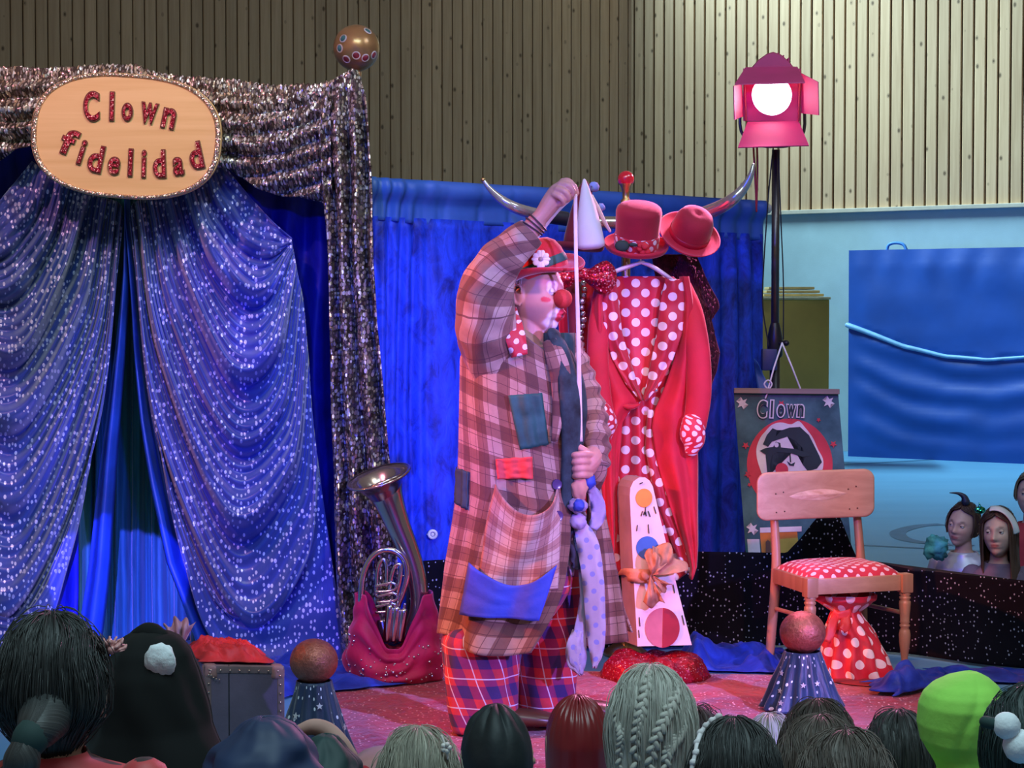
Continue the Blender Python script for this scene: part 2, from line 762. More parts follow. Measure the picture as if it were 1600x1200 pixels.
def wall(name, d, nrm, length, pw, zb, count, gap, groove):
    ctr = CORNER + d * (length / 2)
    ang = atan2(d.y, d.x)
    R = Matrix.Rotation(ang, 3, 'Z')
    # plaster below and dark battens behind the boards
    mb = MB()
    mb.add(box(ctr - nrm * 0.2 + Vector((0, 0, ZB / 2)), (length, 0.3, ZB), 0, R))
    o = structure(mk(name, mb.data(), m_plaster, smooth=False))
    mk('batten_layer', box(ctr - nrm * 0.21 + Vector((0, 0, (zb + ZT) / 2)), (length, 0.3, ZT - zb), 0, R), groove, parent=o, smooth=False)
    first = None
    for k in range(count):
        p = CORNER + d * ((k - 0.5) * pw + 0.02) + Vector((0, 0, (zb + ZT) / 2)) - nrm * (0.045 + 0.004 * random.random())
        if first is None:
            b = box((0, 0, 0), (pw - gap, 0.03, ZT - zb), 0.005, R, 1)
            first = mk('plank', b, m_plank, origin=(0, 0, 0), smooth=False)
            q = first
        else:
            q = first.copy()
            COL.objects.link(q)
        q.parent = o
        q.location = p - ORG[o.name]
    return o


wall_left = wall('wall_left', WL, NL, 12.0, 0.122, ZB, 98, 0.011, m_groove_soft)
wall_right = wall('wall_right', WR, NR, 10.0, 0.129, ZB, 78, 0.020, m_groove)
m_trim = plain('trim_paint', (0.50, 0.47, 0.38), 0.6, var=0.08)
ang = atan2(WR.y, WR.x)
o = structure(mk('trim_1', box(CORNER + WR * 5.0 + Vector((0, 0, ZB - 0.02)) - NR * 0.03, (10, 0.09, 0.045), 0.006, Matrix.Rotation(ang, 3, 'Z')), m_trim, smooth=False))
ang = atan2(WL.y, WL.x)
o = structure(mk('trim_2', box(CORNER + WL * 6.0 + Vector((0, 0, ZB - 0.02)) - NL * 0.03, (12, 0.09, 0.045), 0.006, Matrix.Rotation(ang, 3, 'Z')), m_trim, smooth=False))

# ------------------------------------------------------------------ crash mat leaning on the right wall
m_mat = plain('blue_tarpaulin', (0.005, 0.065, 0.36), 0.42, var=0.10, scale=2, bump=0.2, bscale=14)
m_seam = plain('pale_blue_seam', (0.22, 0.50, 0.85), 0.4)
m_mesh_vent = plain('blue_webbing', (0.03, 0.20, 0.60), 0.6)
B0 = FL(1325, 713)
LEAN = 0.20
t = thing('crash_mat', 'big blue gym crash mat leaning on the plaster wall under pale timber boards', 'gym mat', B0)
WMAT, HMAT, TMAT = 3.0, 2.14, 0.36


def mat_pt(u, z, off=0.0):
    """u metres along the wall, z up, off towards the hall"""
    return B0 + WR * (u - 0.09 * z / HMAT) + NR * (off - LEAN * z / HMAT) + Vector((0, 0, z))


def seam_z(u):
    q = u / WMAT
    return itp([(0, 1.36), (0.08, 1.28), (0.2, 1.15), (0.35, 1.05), (0.5, 1.02), (0.7, 1.07), (0.85, 1.2), (1.0, 1.38)], q)[0]


def mat_front(u, v):
    U, Z = u * WMAT, v * HMAT
    e = min(1, min(u, 1 - u) * 14) * min(1, min(v, 1 - v) * 12)
    s = seam_z(U)
    off = 0.02 * e
    if Z < s:      # sagging folds below the seam
        d = (s - Z)
        off += e * (0.020 * sin(d * 21 + 1.2 * nz(U * 2, Z * 2)) * exp(-d * 0.6) + 0.012 * nz(U * 1.5, Z * 5))
        off -= 0.03 * e * exp(-d * 9)
    else:
        off += e * (0.016 * nz(U * 1.2, Z * 3, 4) + 0.012 * sin(U * 17 + nz(U * 3, Z)) * sstep(HMAT * 0.72, HMAT, Z))
    return mat_pt(U, Z, off), (U, Z)


mk('front_cover', grid(mat_front, 70, 50), m_mat, parent=t)
cor = [mat_pt(u, z, off) for off in (0.0, -TMAT) for u, z in ((0, 0), (WMAT, 0), (WMAT, HMAT), (0, HMAT))]
mk('foam_block', (cor, [(4, 5, 6, 7), (0, 4, 7, 3), (1, 2, 6, 5), (3, 7, 6, 2), (0, 1, 5, 4)]), m_mat, parent=t, smooth=False)
mk('seam_edge', tube([mat_pt(u * 0.15, seam_z(u * 0.15) + 0.0, 0.026) for u in range(0, 21)], [0.028 - 0.0011 * k if k < 14 else 0.013 for k in range(21)], 8, samples=50), m_seam, parent=t)
hp = [mat_pt(u, HMAT + z, -0.05) for u, z in ((0.40, -0.02), (0.42, 0.05), (0.50, 0.07), (0.58, 0.05), (0.62, -0.02))]
mk('carry_handle', tube(hp, 0.016, 6, samples=14), m_mesh_vent, parent=t)

# ------------------------------------------------------------------ olive cupboard with boards on it
m_olive = plain('olive_brown_board', (0.38, 0.235, 0.03), 0.55, var=0.12, scale=2)
m_olive2 = plain('pale_board_edge', (0.50, 0.40, 0.18), 0.6)
YC = 18.6
cl, cr = W(1185, 468, YC), W(1296, 466, YC)
zt = cl.z
t = thing('storage_cupboard', 'tall olive brown cupboard standing behind the lamp stand by the wall', 'cupboard', ((cl.x + cr.x) / 2, YC + 0.3, 0))
wd_ = cr.x - cl.x
mk('body', box(((cl.x + cr.x) / 2, YC + 0.3, zt / 2), (wd_, 0.6, zt), 0.01), m_olive, parent=t, angle=30)
mk('top_board', box(((cl.x + cr.x) / 2, YC + 0.29, zt + 0.012), (wd_ + 0.02, 0.62, 0.024), 0.004), m_olive2, parent=t, angle=30)
for k, (a, b) in enumerate(((1196, 1290), (1200, 1284), (1204, 1276))):
    pa, pb = W(a, 460, YC), W(b, 460, YC)
    o = mk('flat_board', box(((pa.x + pb.x) / 2, YC + 0.3, zt + 0.044 + k * 0.034), (pb.x - pa.x, 0.4 - 0.03 * k, 0.026), 0.004), m_olive2, angle=30)
    tag(o, ['thin wooden board lowest in the little pile on the olive cupboard', 'thin wooden board in the middle of the pile on the olive cupboard',
            'thin wooden board topmost on the pile on the olive cupboard'][k], 'board', 'boards on the cupboard')

# ================================================================== BLUE BACKDROP CURTAIN
m_velvet_blue = velvet('blue_panne_velvet', (0.002, 0.008, 0.16), (0.016, 0.07, 0.80), 0.55, (15, 15, 7), 0.12, (0.1, 0.2, 1.0))
m_satin_blue = plain('dull_blue_satin', (0.035, 0.12, 0.46), 0.5, var=0.12, scale=5)
m_white_pipe = plain('white_plastic', (0.75, 0.74, 0.70), 0.35)
CA, CB = W(548, 297, 8.22), W(1190, 327, 9.6)
CA.z, CB.z = 2.03, 2.005
t = thing('backdrop_curtain', 'long blue crushed velvet curtain hanging from a pipe behind the performer', 'curtain', ((CA.x + CB.x) / 2, (CA.y + CB.y) / 2, 0.0))
cdir = (CB - CA)
cdir.z = 0
CLEN = cdir.length
cdir.normalize()
cnrm = Vector((cdir.y, -cdir.x, 0))       # towards the camera


def cur_pt(u, z, off=0):
    p = CA.lerp(CB, u)
    return Vector((p.x, p.y, z)) + cnrm * off


def cur_fold(u, z):
    s = u * CLEN
    g1 = 1 - sstep(0.10, 0.20, u)                 # gathered end by the booth
    g2 = sstep(0.80, 0.90, u)                     # gathered end by the lamp stand
    drop = sstep(2.0, 1.0, z)
    f = 0.016 * g1 * sin(s * 95 + 2 * nz(s * 3, z)) + 0.020 * g2 * sin(s * 62 + 1.5 * nz(s * 2, z * 0.5))
    f += (0.012 + 0.014 * drop) * sin(s * 15 + 1.6 * nz(s * 1.3, z * 0.4)) + 0.012 * nz(s * 2.2, z * 0.8, 3)
    return f


def header(u, v):
    zt_ = lerp(CA.z, CB.z, u) + 0.035
    z = lerp(zt_, zt_ - 0.19 + 0.008 * sin(u * 25), v)
    s = u * CLEN
    off = 0.035 * sin(pi * min(1, v * 1.6 + 0.15)) + 0.012
    off += 0.007 * nz(s * 9, v * 1.5) + 0.010 * (1 - sstep(0.1, 0.2, u)) * sin(s * 85 + v * 2) - 0.014 * sum(gauss(s - q, 0.012) for q in (0.36, 0.44, 0.47, 0.66, 0.83, 1.24, 1.7, 2.1)) * v
    off += cur_fold(u, z) * 0.4
    return cur_pt(u, z, off), (s, z)


def body(u, v):
    zt_ = lerp(CA.z, CB.z, u) - 0.13
    z = lerp(zt_, 0.02 + 0.015 * nz(u * 20), v)
    s = u * CLEN
    return cur_pt(u + 0.012 * v * sstep(0.9, 1, u), z, cur_fold(u, z) * (0.5 + 0.5 * sstep(0, 0.12, v)) + 0.01), (s, z)


mk('velvet_panel', grid(body, 260, 40), m_velvet_blue, parent=t, thick=0.004)
mk('rod_pocket', grid(header, 260, 10), m_satin_blue, parent=t, thick=0.003)
# loose corner of cloth by the stand
mk('loose_corner', grid(lambda u, v: (W(lerp(1178, 1200, u * v + 0.2 * u) + 6 * v, lerp(560, 615, v) + 6 * u, 9.5) + Vector((0, -0.03 * u + 0.02 * sin(v * 5), 0)), (u * .1, v * .2)), 6, 8), m_satin_blue, parent=t, thick=0.003)
pole = thing('curtain_pipe', 'white capped pipe carrying the blue velvet backdrop curtain', 'pipe', (CB.x, CB.y, CB.z))
mk('pipe', tube([CA + cdir * 0.03, CB + cdir * 0.0], 0.022, 12), m_white_pipe, parent=pole)
mk('end_cap', tube([CB + cdir * -0.01, CB + cdir * 0.035], 0.027, 14), m_white_pipe, parent=pole)
mk('upright', tube([Vector((CB.x - 0.06, CB.y + 0.08, 0.0)), Vector((CB.x - 0.06, CB.y + 0.08, CB.z - 0.02)), CB + cdir * -0.06], 0.02, 10), m_white_pipe, parent=pole)

# small white tape ring pinned to the curtain
p = W(676, 835, 8.42)
t = thing('white_button_ring', 'small round white ring pinned on the blue backdrop beside the plaid coat', 'ring', p)
rm = Matrix.Translation(p) @ Matrix.Rotation(pi / 2, 4, 'X')
mk('ring', lathe([(0.011, -0.004), (0.021, -0.006), (0.023, 0.0), (0.021, 0.007), (0.012, 0.008), (0.010, 0.004), (0.011, -0.004)], 20, rm, False, False), m_white_pipe, parent=t)
mk('cord', tube([p + Vector((-0.02, 0.01, 0)), p + Vector((-0.06, 0.02, -0.012))], 0.003, 6), m_white_pipe, parent=t)
mk('centre_button', ball(p, 0.009, 12, 8, (1, 0.6, 1)), m_white_pipe, parent=t)

# ================================================================== BLACK DOTTED BARRIER CLOTH
m_blackdot = starcloth('black_foil_dot_cloth', (0.0015, 0.0015, 0.003), (0.005, 0.0045, 0.010), (0.32, 0.34, 0.46), 0.017, 0.20, 0.40, 0.9, 0.0, 0.8)
m_wood_dark = plain('dark_frame_wood', (0.10, 0.055, 0.03), 0.6)
m_rail_black = plain('black_rail_paint', (0.006, 0.006, 0.008), 0.7)
BAR = [(640, 877, 8.2), (680, 874, 8.25), (900, 868, 8.42), (1090, 861, 8.52), (1228, 863, 8.52), (1250, 840, 8.52), (1274, 809, 8.5), (1311, 806, 8.48), (1324, 840, 8.44), (1338, 872, 8.42),
       (1425, 889, 8.28), (1600, 906, 7.95), (1760, 924, 7.6)]
BT = [W(*q) for q in BAR]
BL_ = [0]
for a, b in zip(BT, BT[1:]):
    BL_.append(BL_[-1] + sqrt((b.x - a.x) ** 2 + (b.y - a.y) ** 2))


def barrier(u, v):
    s = u * BL_[-1]
    k = max(i for i in range(len(BL_) - 1) if BL_[i] <= s + 1e-9)
    q = (s - BL_[k]) / (BL_[k + 1] - BL_[k])
    p = BT[k].lerp(BT[k + 1], q)
    z = lerp(p.z, 0.012, v)
    off = 0.02 * nz(s * 3.0, v * 1.5) * v + 0.016 * sin(s * 13 + 2 * nz(s * 2, 5)) * v + 0.05 * v * v * v
    if s > BL_[4] and s < BL_[9]:
        off += -0.10 * sstep(0.0, 0.35, v) * sin(pi * (s - BL_[4]) / (BL_[9] - BL_[4])) * 0.5
    return Vector((p.x, p.y - off - 0.02, z)), (s, z)


t = thing('black_barrier_cloth', 'black cloth with silver flecks over the low barrier between chair and seated children', 'barrier cloth', (BT[8].x, 8.5, 0))
mk('cloth_panel', grid(barrier, 230, 26), m_blackdot, parent=t, thick=0.003)
for a, b in ((3, 4), (9, 11), (0, 3)):
    mk('barrier_rail', tube([Vector((BT[a].x, BT[a].y + 0.02, BT[a].z - 0.02)), Vector((BT[b].x, BT[b].y + 0.02, BT[b].z - 0.02))], 0.015, 8), m_rail_black, parent=t)
for a in (0, 3, 9, 11):
    mk('barrier_post', tube([Vector((BT[a].x, BT[a].y + 0.04, 0.0)), Vector((BT[a].x, BT[a].y + 0.03, BT[a].z - 0.02))], 0.016, 8, round_ends=False), m_wood_dark, parent=t)

# ================================================================== CARPET AND LOOSE BLUE CLOTHS
m_carpet = G('red_crinkle_foil', 0.38)
_v = m_carpet.coord('Object', (1, 0.7, 1))
_w = m_carpet.noise(_v, 30, 4, 0.6)
_fl = m_carpet.vor(m_carpet.coord('Object', (60, 38, 60)), 1.0, 1.0)
_pat = m_carpet.noise(m_carpet.coord('Object', (3, 3, 3)), 1.0, 2)
_f = m_carpet.math('MULTIPLY', m_carpet.math('LESS_THAN', _fl, 0.23), m_carpet.math('GREATER_THAN', _pat, 0.45))
m_carpet.color(m_carpet.mix(_f, m_carpet.ramp(_w, [(0.3, (0.22, 0.004, 0.013)), (0.7, (0.46, 0.010, 0.03))]), (0.95, 0.6, 0.62)))
m_carpet.put(m_carpet.b.inputs['Metallic'], m_carpet.math('MULTIPLY', _f, 0.4))
m_carpet.bump(_w, 0.8, 0.012)
m_carpet.set(Sheen_Weight=0.3)
m_carpet = m_carpet.m
m_cloth_blue = velvet('blue_chiffon', (0.004, 0.015, 0.20), (0.02, 0.06, 0.50), 0.5, (9, 9, 9), 0.3, (0.3, 0.4, 1.0))


def sheet(name, corners, nu, nv, mat, label, cat, amp=0.03, freq=6.0, base=0.004, ragged=0.05, uvs=1.0, kind=None, flats=(), thick=0.003):
    """crumpled cloth lying on the floor between four floor points (pixels)"""
    c = [FL(*q) for q in corners]

    def fn(u, v):
        e = ragged
        uu = u + e * nz(v * 5, 3.3 + c[0].x) * (2 * abs(u - .5)) ** 2
        vv = v + e * nz(u * 5, 7.7 + c[0].y) * (2 * abs(v - .5)) ** 2
        p = c[0].lerp(c[1], uu).lerp(c[3].lerp(c[2], uu), vv)
        edge = min(1, min(u, 1 - u) * 7) * min(1, min(v, 1 - v) * 7)
        h = amp * edge * max(0, 0.35 + nz(p.x * freq, p.y * freq * 0.8, 1) + 0.5 * nz(p.x * freq * 2.3, p.y * freq * 2.0, 2))
        for fx, fy, fr_ in flats:
            h *= sstep(fr_, fr_ + 0.08, sqrt((p.x - fx) ** 2 + (p.y - fy) ** 2))
        return Vector((p.x, p.y, base + h)), (p.x * uvs, p.y * uvs)
    o = mk(name, grid(fn, nu, nv), mat, thick=thick)
    tag(o, label, cat)
    return o


_fl = [tuple(FL(*q)[:2]) + (r,) for q, r in (((1413, 1062), 0.05), ((1265, 1072), 0.05), ((1207, 1046), 0.05), ((1355, 1040), 0.06), ((620, 1060), 0.34), ((606, 1222), 0.22), ((1254, 1115), 0.22), ((790, 1135), 0.42), ((900, 1130), 0.42), ((1345, 1064), 0.33))] + [(0.575, 7.80, 0.26), (-0.64, 6.22, 0.24)]
sheet('carpet', [(500, 1040), (1470, 1062), (1640, 1230), (430, 1230)], 150, 70, m_carpet, 'crinkled shiny red stage cloth spread over the floor under the performer', 'carpet', amp=0.022, freq=3.2, ragged=0.02, base=0.0012, thick=0.002, flats=_fl)
sheet('blue_floor_cloth', [(395, 1030), (560, 1038), (640, 1072), (395, 1100)], 40, 30, m_cloth_blue, 'crumpled blue cloth on the floor behind the copper ball near the suitcase', 'cloth', amp=0.06, freq=5, base=0.012, ragged=0.16)
sheet('blue_floor_cloth', [(1070, 1014), (1225, 1016), (1222, 1054), (1055, 1052)], 44, 30, m_cloth_blue, 'crumpled blue cloth on the floor between the white case and the chair', 'cloth', amp=0.10, freq=7, base=0.012, ragged=0.12)
sheet('blue_floor_cloth', [(1350, 1072), (1470, 1058), (1500, 1072), (1390, 1096)], 40, 24, m_cloth_blue, 'crumpled blue cloth on the floor in front of the chair legs', 'cloth', amp=0.07, freq=8, base=0.022, ragged=0.18)
sheet('blue_floor_cloth', [(1440, 1048), (1720, 1052), (1720, 1075), (1480, 1068)], 40, 20, m_cloth_blue, 'flat blue cloth at the foot of the black barrier beyond the green hood', 'cloth', amp=0.04, freq=6, base=0.012, ragged=0.1)
# round red board under the chair
p = FL(1385, 1066)
m_redboard = plain('dark_red_felt', (0.30, 0.02, 0.03), 0.8, bump=0.3)
o = mk('round_board', lathe([(0.02, 0.004), (0.25, 0.004), (0.265, 0.007), (0.262, 0.011), (0.24, 0.013), (0.01, 0.013)], 40, Matrix.Translation(p + Vector((0.0, 0.03, 0.0))) @ Matrix.Diagonal((0.86, 0.60, 1, 1))), m_redboard, angle=40)
tag(o, 'round dark red board lying on the carpet under the right front chair leg', 'board')

# ================================================================== THE BOOTH
m_gold = sequin('gold_silver_sequins', [(0.10, 0.07, 0.05), (0.70, 0.56, 0.32), (0.18, 0.13, 0.12), (1.0, 0.95, 0.80), (0.30, 0.22, 0.15), (0.85, 0.72, 0.50), (0.22, 0.14, 0.17), (1.0, 0.97, 0.92)],
                125, (0.10, 0.075, 0.06), 0.55, 0.25, (1, 0.45, 1), tilt=1.15, metal=0.45)
m_star = starcloth('blue_star_cloth', (0.008, 0.045, 0.22), (0.065, 0.085, 0.36), dot=(0.72, 0.74, 0.95), pitch=0.0165, r=0.33, dens=0.55)
m_navy = velvet('navy_velvet', (0.002, 0.003, 0.10), (0.006, 0.012, 0.28), 0.5, (7, 7, 3), 0.3, (0.2, 0.3, 1))
m_teal = velvet('teal_satin', (0.015, 0.10, 0.12), (0.05, 0.22, 0.25), 0.4, (16, 16, 1.5), 0.3)
m_lining = plain('royal_blue_satin', (0.012, 0.06, 0.34), 0.42, var=0.2, scale=6)
YB = 8.05


def edge_curve(tab, v):
    return itp(tab, v)[0]


# --- gold drape: two swags and a tail in one thing
t = thing('gold_sequin_drape', 'gold and silver sequin drape swagged along the booth top and falling as a tail', 'drape', W(560, 1050, YB))
TOP = [(-240, 96), (0, 104), (60, 106), (120, 104), (165, 101), (215, 102), (245, 114), (300, 120), (350, 123), (400, 130), (450, 133), (500, 131), (530, 124), (548, 110), (560, 113)]
LOWR = [(215, 262), (300, 262), (347, 262), (365, 268), (400, 293), (440, 306), (480, 310), (510, 318), (560, 330)]
LOWL = [(-240, 300), (-120, 286), (0, 248), (30, 234), (60, 224), (110, 222), (215, 262)]


def swag(low, x0, x1, hang):
    def fn(u, v):
        x = lerp(x0, x1, u)
        yt = itp(TOP, x)[0]
        yl = itp(low, x)[0]
        y = lerp(yt, yl, v)
        # catenary folds run from the hanging points and sag between them
        ph = (y - yt) * 0.16 - 3.0 * hang(u) + 0.6 * nz(u * 4, v * 3)
        off = 0.030 * sin(ph * 1.25) * sstep(0.03, 0.25, v) + 0.02 * nz(u * 6, v * 6) + 0.06 * sin(pi * v)
        return W(x, y + 1.6 * sin(x * 0.7) * (1 - v) + 2.5 * nz(x * 0.05, v * 4), YB) + Vector((0, -off, 0)), (x * M_(YB), y * M_(YB))
    return fn


mk('swag', grid(swag(LOWR, 200, 520, lambda u: 1.6 * sin(pi * clamp(u * 1.05))), 130, 60), m_gold, parent=t, thick=0.006)
mk('swag', grid(swag(LOWL, -240, 205, lambda u: 1.6 * sin(pi * u)), 110, 50), m_gold, parent=t, thick=0.006)
TL = [(110, 548), (125, 520), (140, 508), (200, 500), (318, 508), (380, 514), (500, 517), (650, 520), (800, 523), (950, 530), (1052, 536)]
TR = [(110, 558), (125, 564), (150, 572), (300, 582), (420, 585), (520, 592), (640, 602), (760, 613), (900, 622), (1052, 630)]


def tail(u, v):
    y = lerp(110, 1050, v)
    a, b = itp(TL, y)[0], itp(TR, y)[0]
    x = lerp(a, b, u)
    w = (x - 545) * M_(YB)
    off = 0.055 * sin(u * 19 + 1.6 * nz(u * 2, y * 0.006) + 1.4 * sin(v * 4)) * sstep(0, 0.12, v) + 0.014 * nz(u * 6, v * 14) + 0.05 * sin(pi * u)
    return W(x, y, YB - 0.02) + Vector((0, -off, 0)), (w, y * M_(YB))


mk('tail', grid(tail, 60, 170), m_gold, parent=t, thick=0.006)

# --- booth frame
m_post = plain('grey_tube', (0.25, 0.25, 0.27), 0.4, 0.6)
pt = W(557, 118, YB + 0.10)
fr = thing('drape_support', 'thin post and rail support hidden under the gold sequin drape', 'support', (pt.x, pt.y, 0))
mk('post', tube([(pt.x, pt.y, 0), (pt.x, pt.y, pt.z)], 0.018, 10, round_ends=False), m_post, parent=fr)
pl = W(-230, 128, YB + 0.12)
mk('rail', tube([pl, (pt.x, pt.y + 0.03, W(0, 150, YB).z)], 0.016, 10), m_post, parent=fr)
mk('post', tube([(pl.x, pl.y, 0), tuple(pl)], 0.018, 10, round_ends=False), m_post, parent=fr)

# --- glass like ball on the corner post
bc = W(557, 75, YB + 0.10)
br = 36.5 * M_(YB)
t = thing('booth_ball', 'shiny clear ball with gold core and spots on top of the booth corner', 'ball', bc - Vector((0, 0, br)))
g = G('clear_plastic', 0.02)
g.color((1, 1, 1)).set(Transmission_Weight=1.0, IOR=1.22)
mk('clear_shell', ball(bc, br, 40, 24), g.m, parent=t)
m_goldball = plain('satin_gold', (0.55, 0.30, 0.13), 0.28, 0.65, var=0.15, scale=5)
mk('gold_core', ball(bc, br * 0.9, 40, 24), m_goldball, parent=t)
m_spotd = plain('dark_teal_spot', (0.05, 0.20, 0.22), 0.4)
m_spotr = plain('dark_red_spot', (0.35, 0.03, 0.05), 0.4)
m_spotw = plain('pale_ring', (0.8, 0.7, 0.68), 0.4)
for ax_, az, mm in ((-20, 12, m_spotd), (2, -17, m_spotr), (30, -14, m_spotr), (20, 26, m_spotd), (-15, -22, m_spotr), (-26, -4, m_spotd), (17, -20, m_spotr)):
    d = Vector((ax_ / 36.5, 0, az / 36.5))
    d.y = -sqrt(max(0.02, 1 - d.x ** 2 - d.z ** 2))
    R = d.to_track_quat('Z', 'Y').to_matrix().to_4x4()
    Mx = Matrix.Translation(bc + d * br * 0.90) @ R
    mk('spot', lathe([(0.001, 0.004), (0.013, 0.003), (0.0135, 0.0)], 16, Mx, True, False), mm, parent=t)
    mk('spot_ring', lathe([(0.0135, 0.0), (0.0140, 0.0045), (0.0175, 0.0035), (0.018, 0.0)], 16, Mx, False, False), m_spotw, parent=t)
mk('neck', lathe([(0.02, -0.02), (0.022, 0.012), (0.014, 0.03)], 14, Matrix.Translation(bc - Vector((0, 0, br + 0.02)))), m_goldball, parent=t)

# --- navy velvet behind
def navy(x0, x1, y0, y1, Y, ph):
    def fn(u, v):
        x, y = lerp(x0, x1, u), lerp(y0, y1, v)
        off = 0.03 * sin(x * 0.13 + 1.5 * nz(x * 0.01, y * 0.004) + ph) * sstep(0, 0.3, v) + 0.015 * nz(x * 0.04, y * 0.015)
        return W(x, y, Y) + Vector((0, -off, 0)), (x * M_(Y), y * M_(Y))
    return fn


o = mk('velvet_curtain', grid(navy(318, 532, 170, 1042, 8.33, 0), 90, 60), m_navy, thick=0.004)
tag(o, 'dark navy velvet curtain behind the right star cloth and the gold tail', 'curtain')
o = mk('velvet_curtain', grid(navy(-240, 120, 150, 1042, 8.33, 2), 90, 50), m_navy, thick=0.004)
tag(o, 'dark navy velvet curtain at the booth edge above the left star cloth', 'curtain')
# --- teal curtain in the doorway
def teal(u, v):
    x, y = lerp(70, 370, u), lerp(230, 1012, v)
    off = 0.035 * sin(x * 0.21 + 1.2 * nz(x * 0.02, y * 0.003)) + 0.012 * sin(x * 0.55 + 2 * nz(y * 0.004, 3)) + 0.01 * nz(x * 0.05, y * 0.01)
    return W(x, y, 8.62) + Vector((0, -off, 0)), (x * M_(8.6), y * M_(8.6))


o = mk('doorway_curtain', grid(teal, 150, 40), m_teal, thick=0.004)
tag(o, 'dark teal pleated curtain seen through the gap between the two star cloths', 'curtain')

# --- star cloths
RL = [(0.0, 205, 262), (0.05, 202, 300), (0.1, 203, 345), (0.2, 212, 430), (0.35, 226, 545), (0.5, 243, 655), (0.65, 262, 760), (0.8, 288, 880), (1.0, 345, 1016)]
RR = [(0.0, 342, 250), (0.05, 382, 300), (0.1, 430, 355), (0.14, 456, 372), (0.2, 462, 405), (0.3, 474, 480), (0.4, 482, 560), (0.5, 486, 650), (0.6, 497, 730), (0.72, 518, 810), (0.85, 535, 920), (1.0, 543, 1040)]
LR = [(0.0, 192, 262), (0.05, 193, 310), (0.1, 190, 350), (0.2, 186, 430), (0.35, 176, 545), (0.5, 165, 655), (0.65, 152, 760), (0.8, 136, 880), (1.0, 110, 1020)]
LLx = [(0.0, 55, 236), (0.05, 20, 262), (0.1, -10, 290), (0.2, -70, 330), (0.3, -90, 420), (0.5, -100, 620), (0.7, -110, 800), (1.0, -120, 1042)]


DRAPE = [[(345, 252), (372, 285), (400, 318), (428, 348), (456, 372)],
         [(322, 268), (345, 330), (378, 385), (420, 395), (456, 377)],
         [(295, 285), (325, 375), (370, 445), (420, 440), (457, 384)],
         [(265, 300), (300, 420), (362, 545), (425, 510), (460, 400)],
         [(238, 308), (278, 470), (362, 635), (435, 590), (465, 428)],
         [(220, 312), (258, 520), (365, 725), (445, 660), (474, 472)],
         [(208, 318), (245, 575), (362, 850), (455, 760), (482, 560)],
         [(204, 330), (247, 690), (375, 975), (478, 880), (494, 700)],
         [(203, 350), (237, 620), (285, 870), (355, 1022), (543, 1040)]]


def star(mirror, Y, seed):
    """drape lines hang between the top edge and the gathered knot; u runs along a line, v from line to line"""
    NU, NV = 96, 240
    cols = []
    for k in range(5):
        cols.append(catmull([c[k] for c in DRAPE], NV))

    def fn(u, v):
        j = round(v * NV)
        line = catmull([cols[k][j] for k in range(5)], NU)
        x, y = line[round(u * NU)][:2]
        if mirror:
            x = 395 - x
        ph = v * 6.8 + 0.30 * nz(u * 2.0, v * 3, seed) + 0.12 * sin(u * 4 + seed)
        fr = ph - math.floor(ph)
        ridge = (fr / 0.70) ** 1.2 if fr < 0.70 else 1 - sstep(0.70, 1.0, fr)
        ridge *= 0.75 + 0.55 * nz(math.floor(ph) * 3.1 + 0.5, u * 1.2, seed)
        env = (0.30 + 0.70 * sin(pi * clamp(u * 0.94 + 0.05)) ** 0.8) * (1 - 0.55 * sstep(0.86, 1.0, v)) * (0.45 + 0.55 * sstep(0, 0.25, v))
        off = 0.20 * ridge * env
        off += 0.020 * sin(2 * pi * (v * 31 + 1.2 * nz(u * 3, v * 6, seed + 5))) * env
        off += 0.016 * sin(u * 26 + 6 * v) * (1 - sstep(0.1, 0.5, v)) + 0.014 * nz(u * 8, v * 22, seed)
        return W(x, y, Y - off), (x * M_(Y), y * M_(Y))
    return grid(fn, NU, NV)


t = thing('star_curtain', 'blue star flecked curtain draped in deep swags right of the doorway gap', 'curtain', W(430, 1042, 8.15))
mk('star_cloth', star(False, 8.18, 1.7), m_star, parent=t, thick=0.003)
mk('lining', grid(lambda u, v: (W(itp(RL, v)[0] - lerp(2, lerp(4, 34, v), u) + 3 * sin(v * 9), itp(RL, v)[1] - 3 * u, 8.2) + Vector((0, -0.02 + 0.04 * sin(u * 5 + 1), 0)), (u * .1, v * 2)), 10, 80), m_lining, parent=t, thick=0.003)
t = thing('star_curtain', 'blue star flecked curtain draped in deep swags left of the doorway gap', 'curtain', W(0, 1042, 8.15))
mk('star_cloth', star(True, 8.21, 6.1), m_star, parent=t, thick=0.003)
mk('lining', grid(lambda u, v: (W(itp(LR, v)[0] + lerp(2, lerp(6, 44, v), u) + 3 * sin(v * 8), itp(LR, v)[1] - 3 * u, 8.2) + Vector((0, -0.02 + 0.04 * sin(u * 6 + 1), 0)), (u * .1, v * 2)), 10, 80), m_lining, parent=t, thick=0.003)
# tie-back knot
# --- the sign
m_sign = timber('cream_sign_paint', (0.70, 0.43, 0.15), (0.85, 0.56, 0.24), axis=0, grain=26, knots=False, rough=0.55, tint=0.0)
m_glit = sequin('gold_glitter', [(0.85, 0.60, 0.40), (0.5, 0.32, 0.2), (1, 0.9, 0.75), (0.7, 0.45, 0.3)], 260, (0.5, 0.33, 0.2), 0.6, 0.3, coord='Object', tilt=1.2, metal=0.8)
m_letter = sequin('red_glitter_paint', [(0.30, 0.006, 0.02), (0.42, 0.012, 0.03), (0.22, 0.004, 0.015), (0.36, 0.01, 0.02), (0.28, 0.006, 0.02), (0.8, 0.35, 0.3)], 230, (0.30, 0.008, 0.02), 0.5, 0.35, coord='Object', tilt=0.8, metal=0.3)
m_letedge = plain('brown_letter_edge', (0.16, 0.035, 0.015), 0.5)
YS = 7.90
sc = W(198, 213, YS)
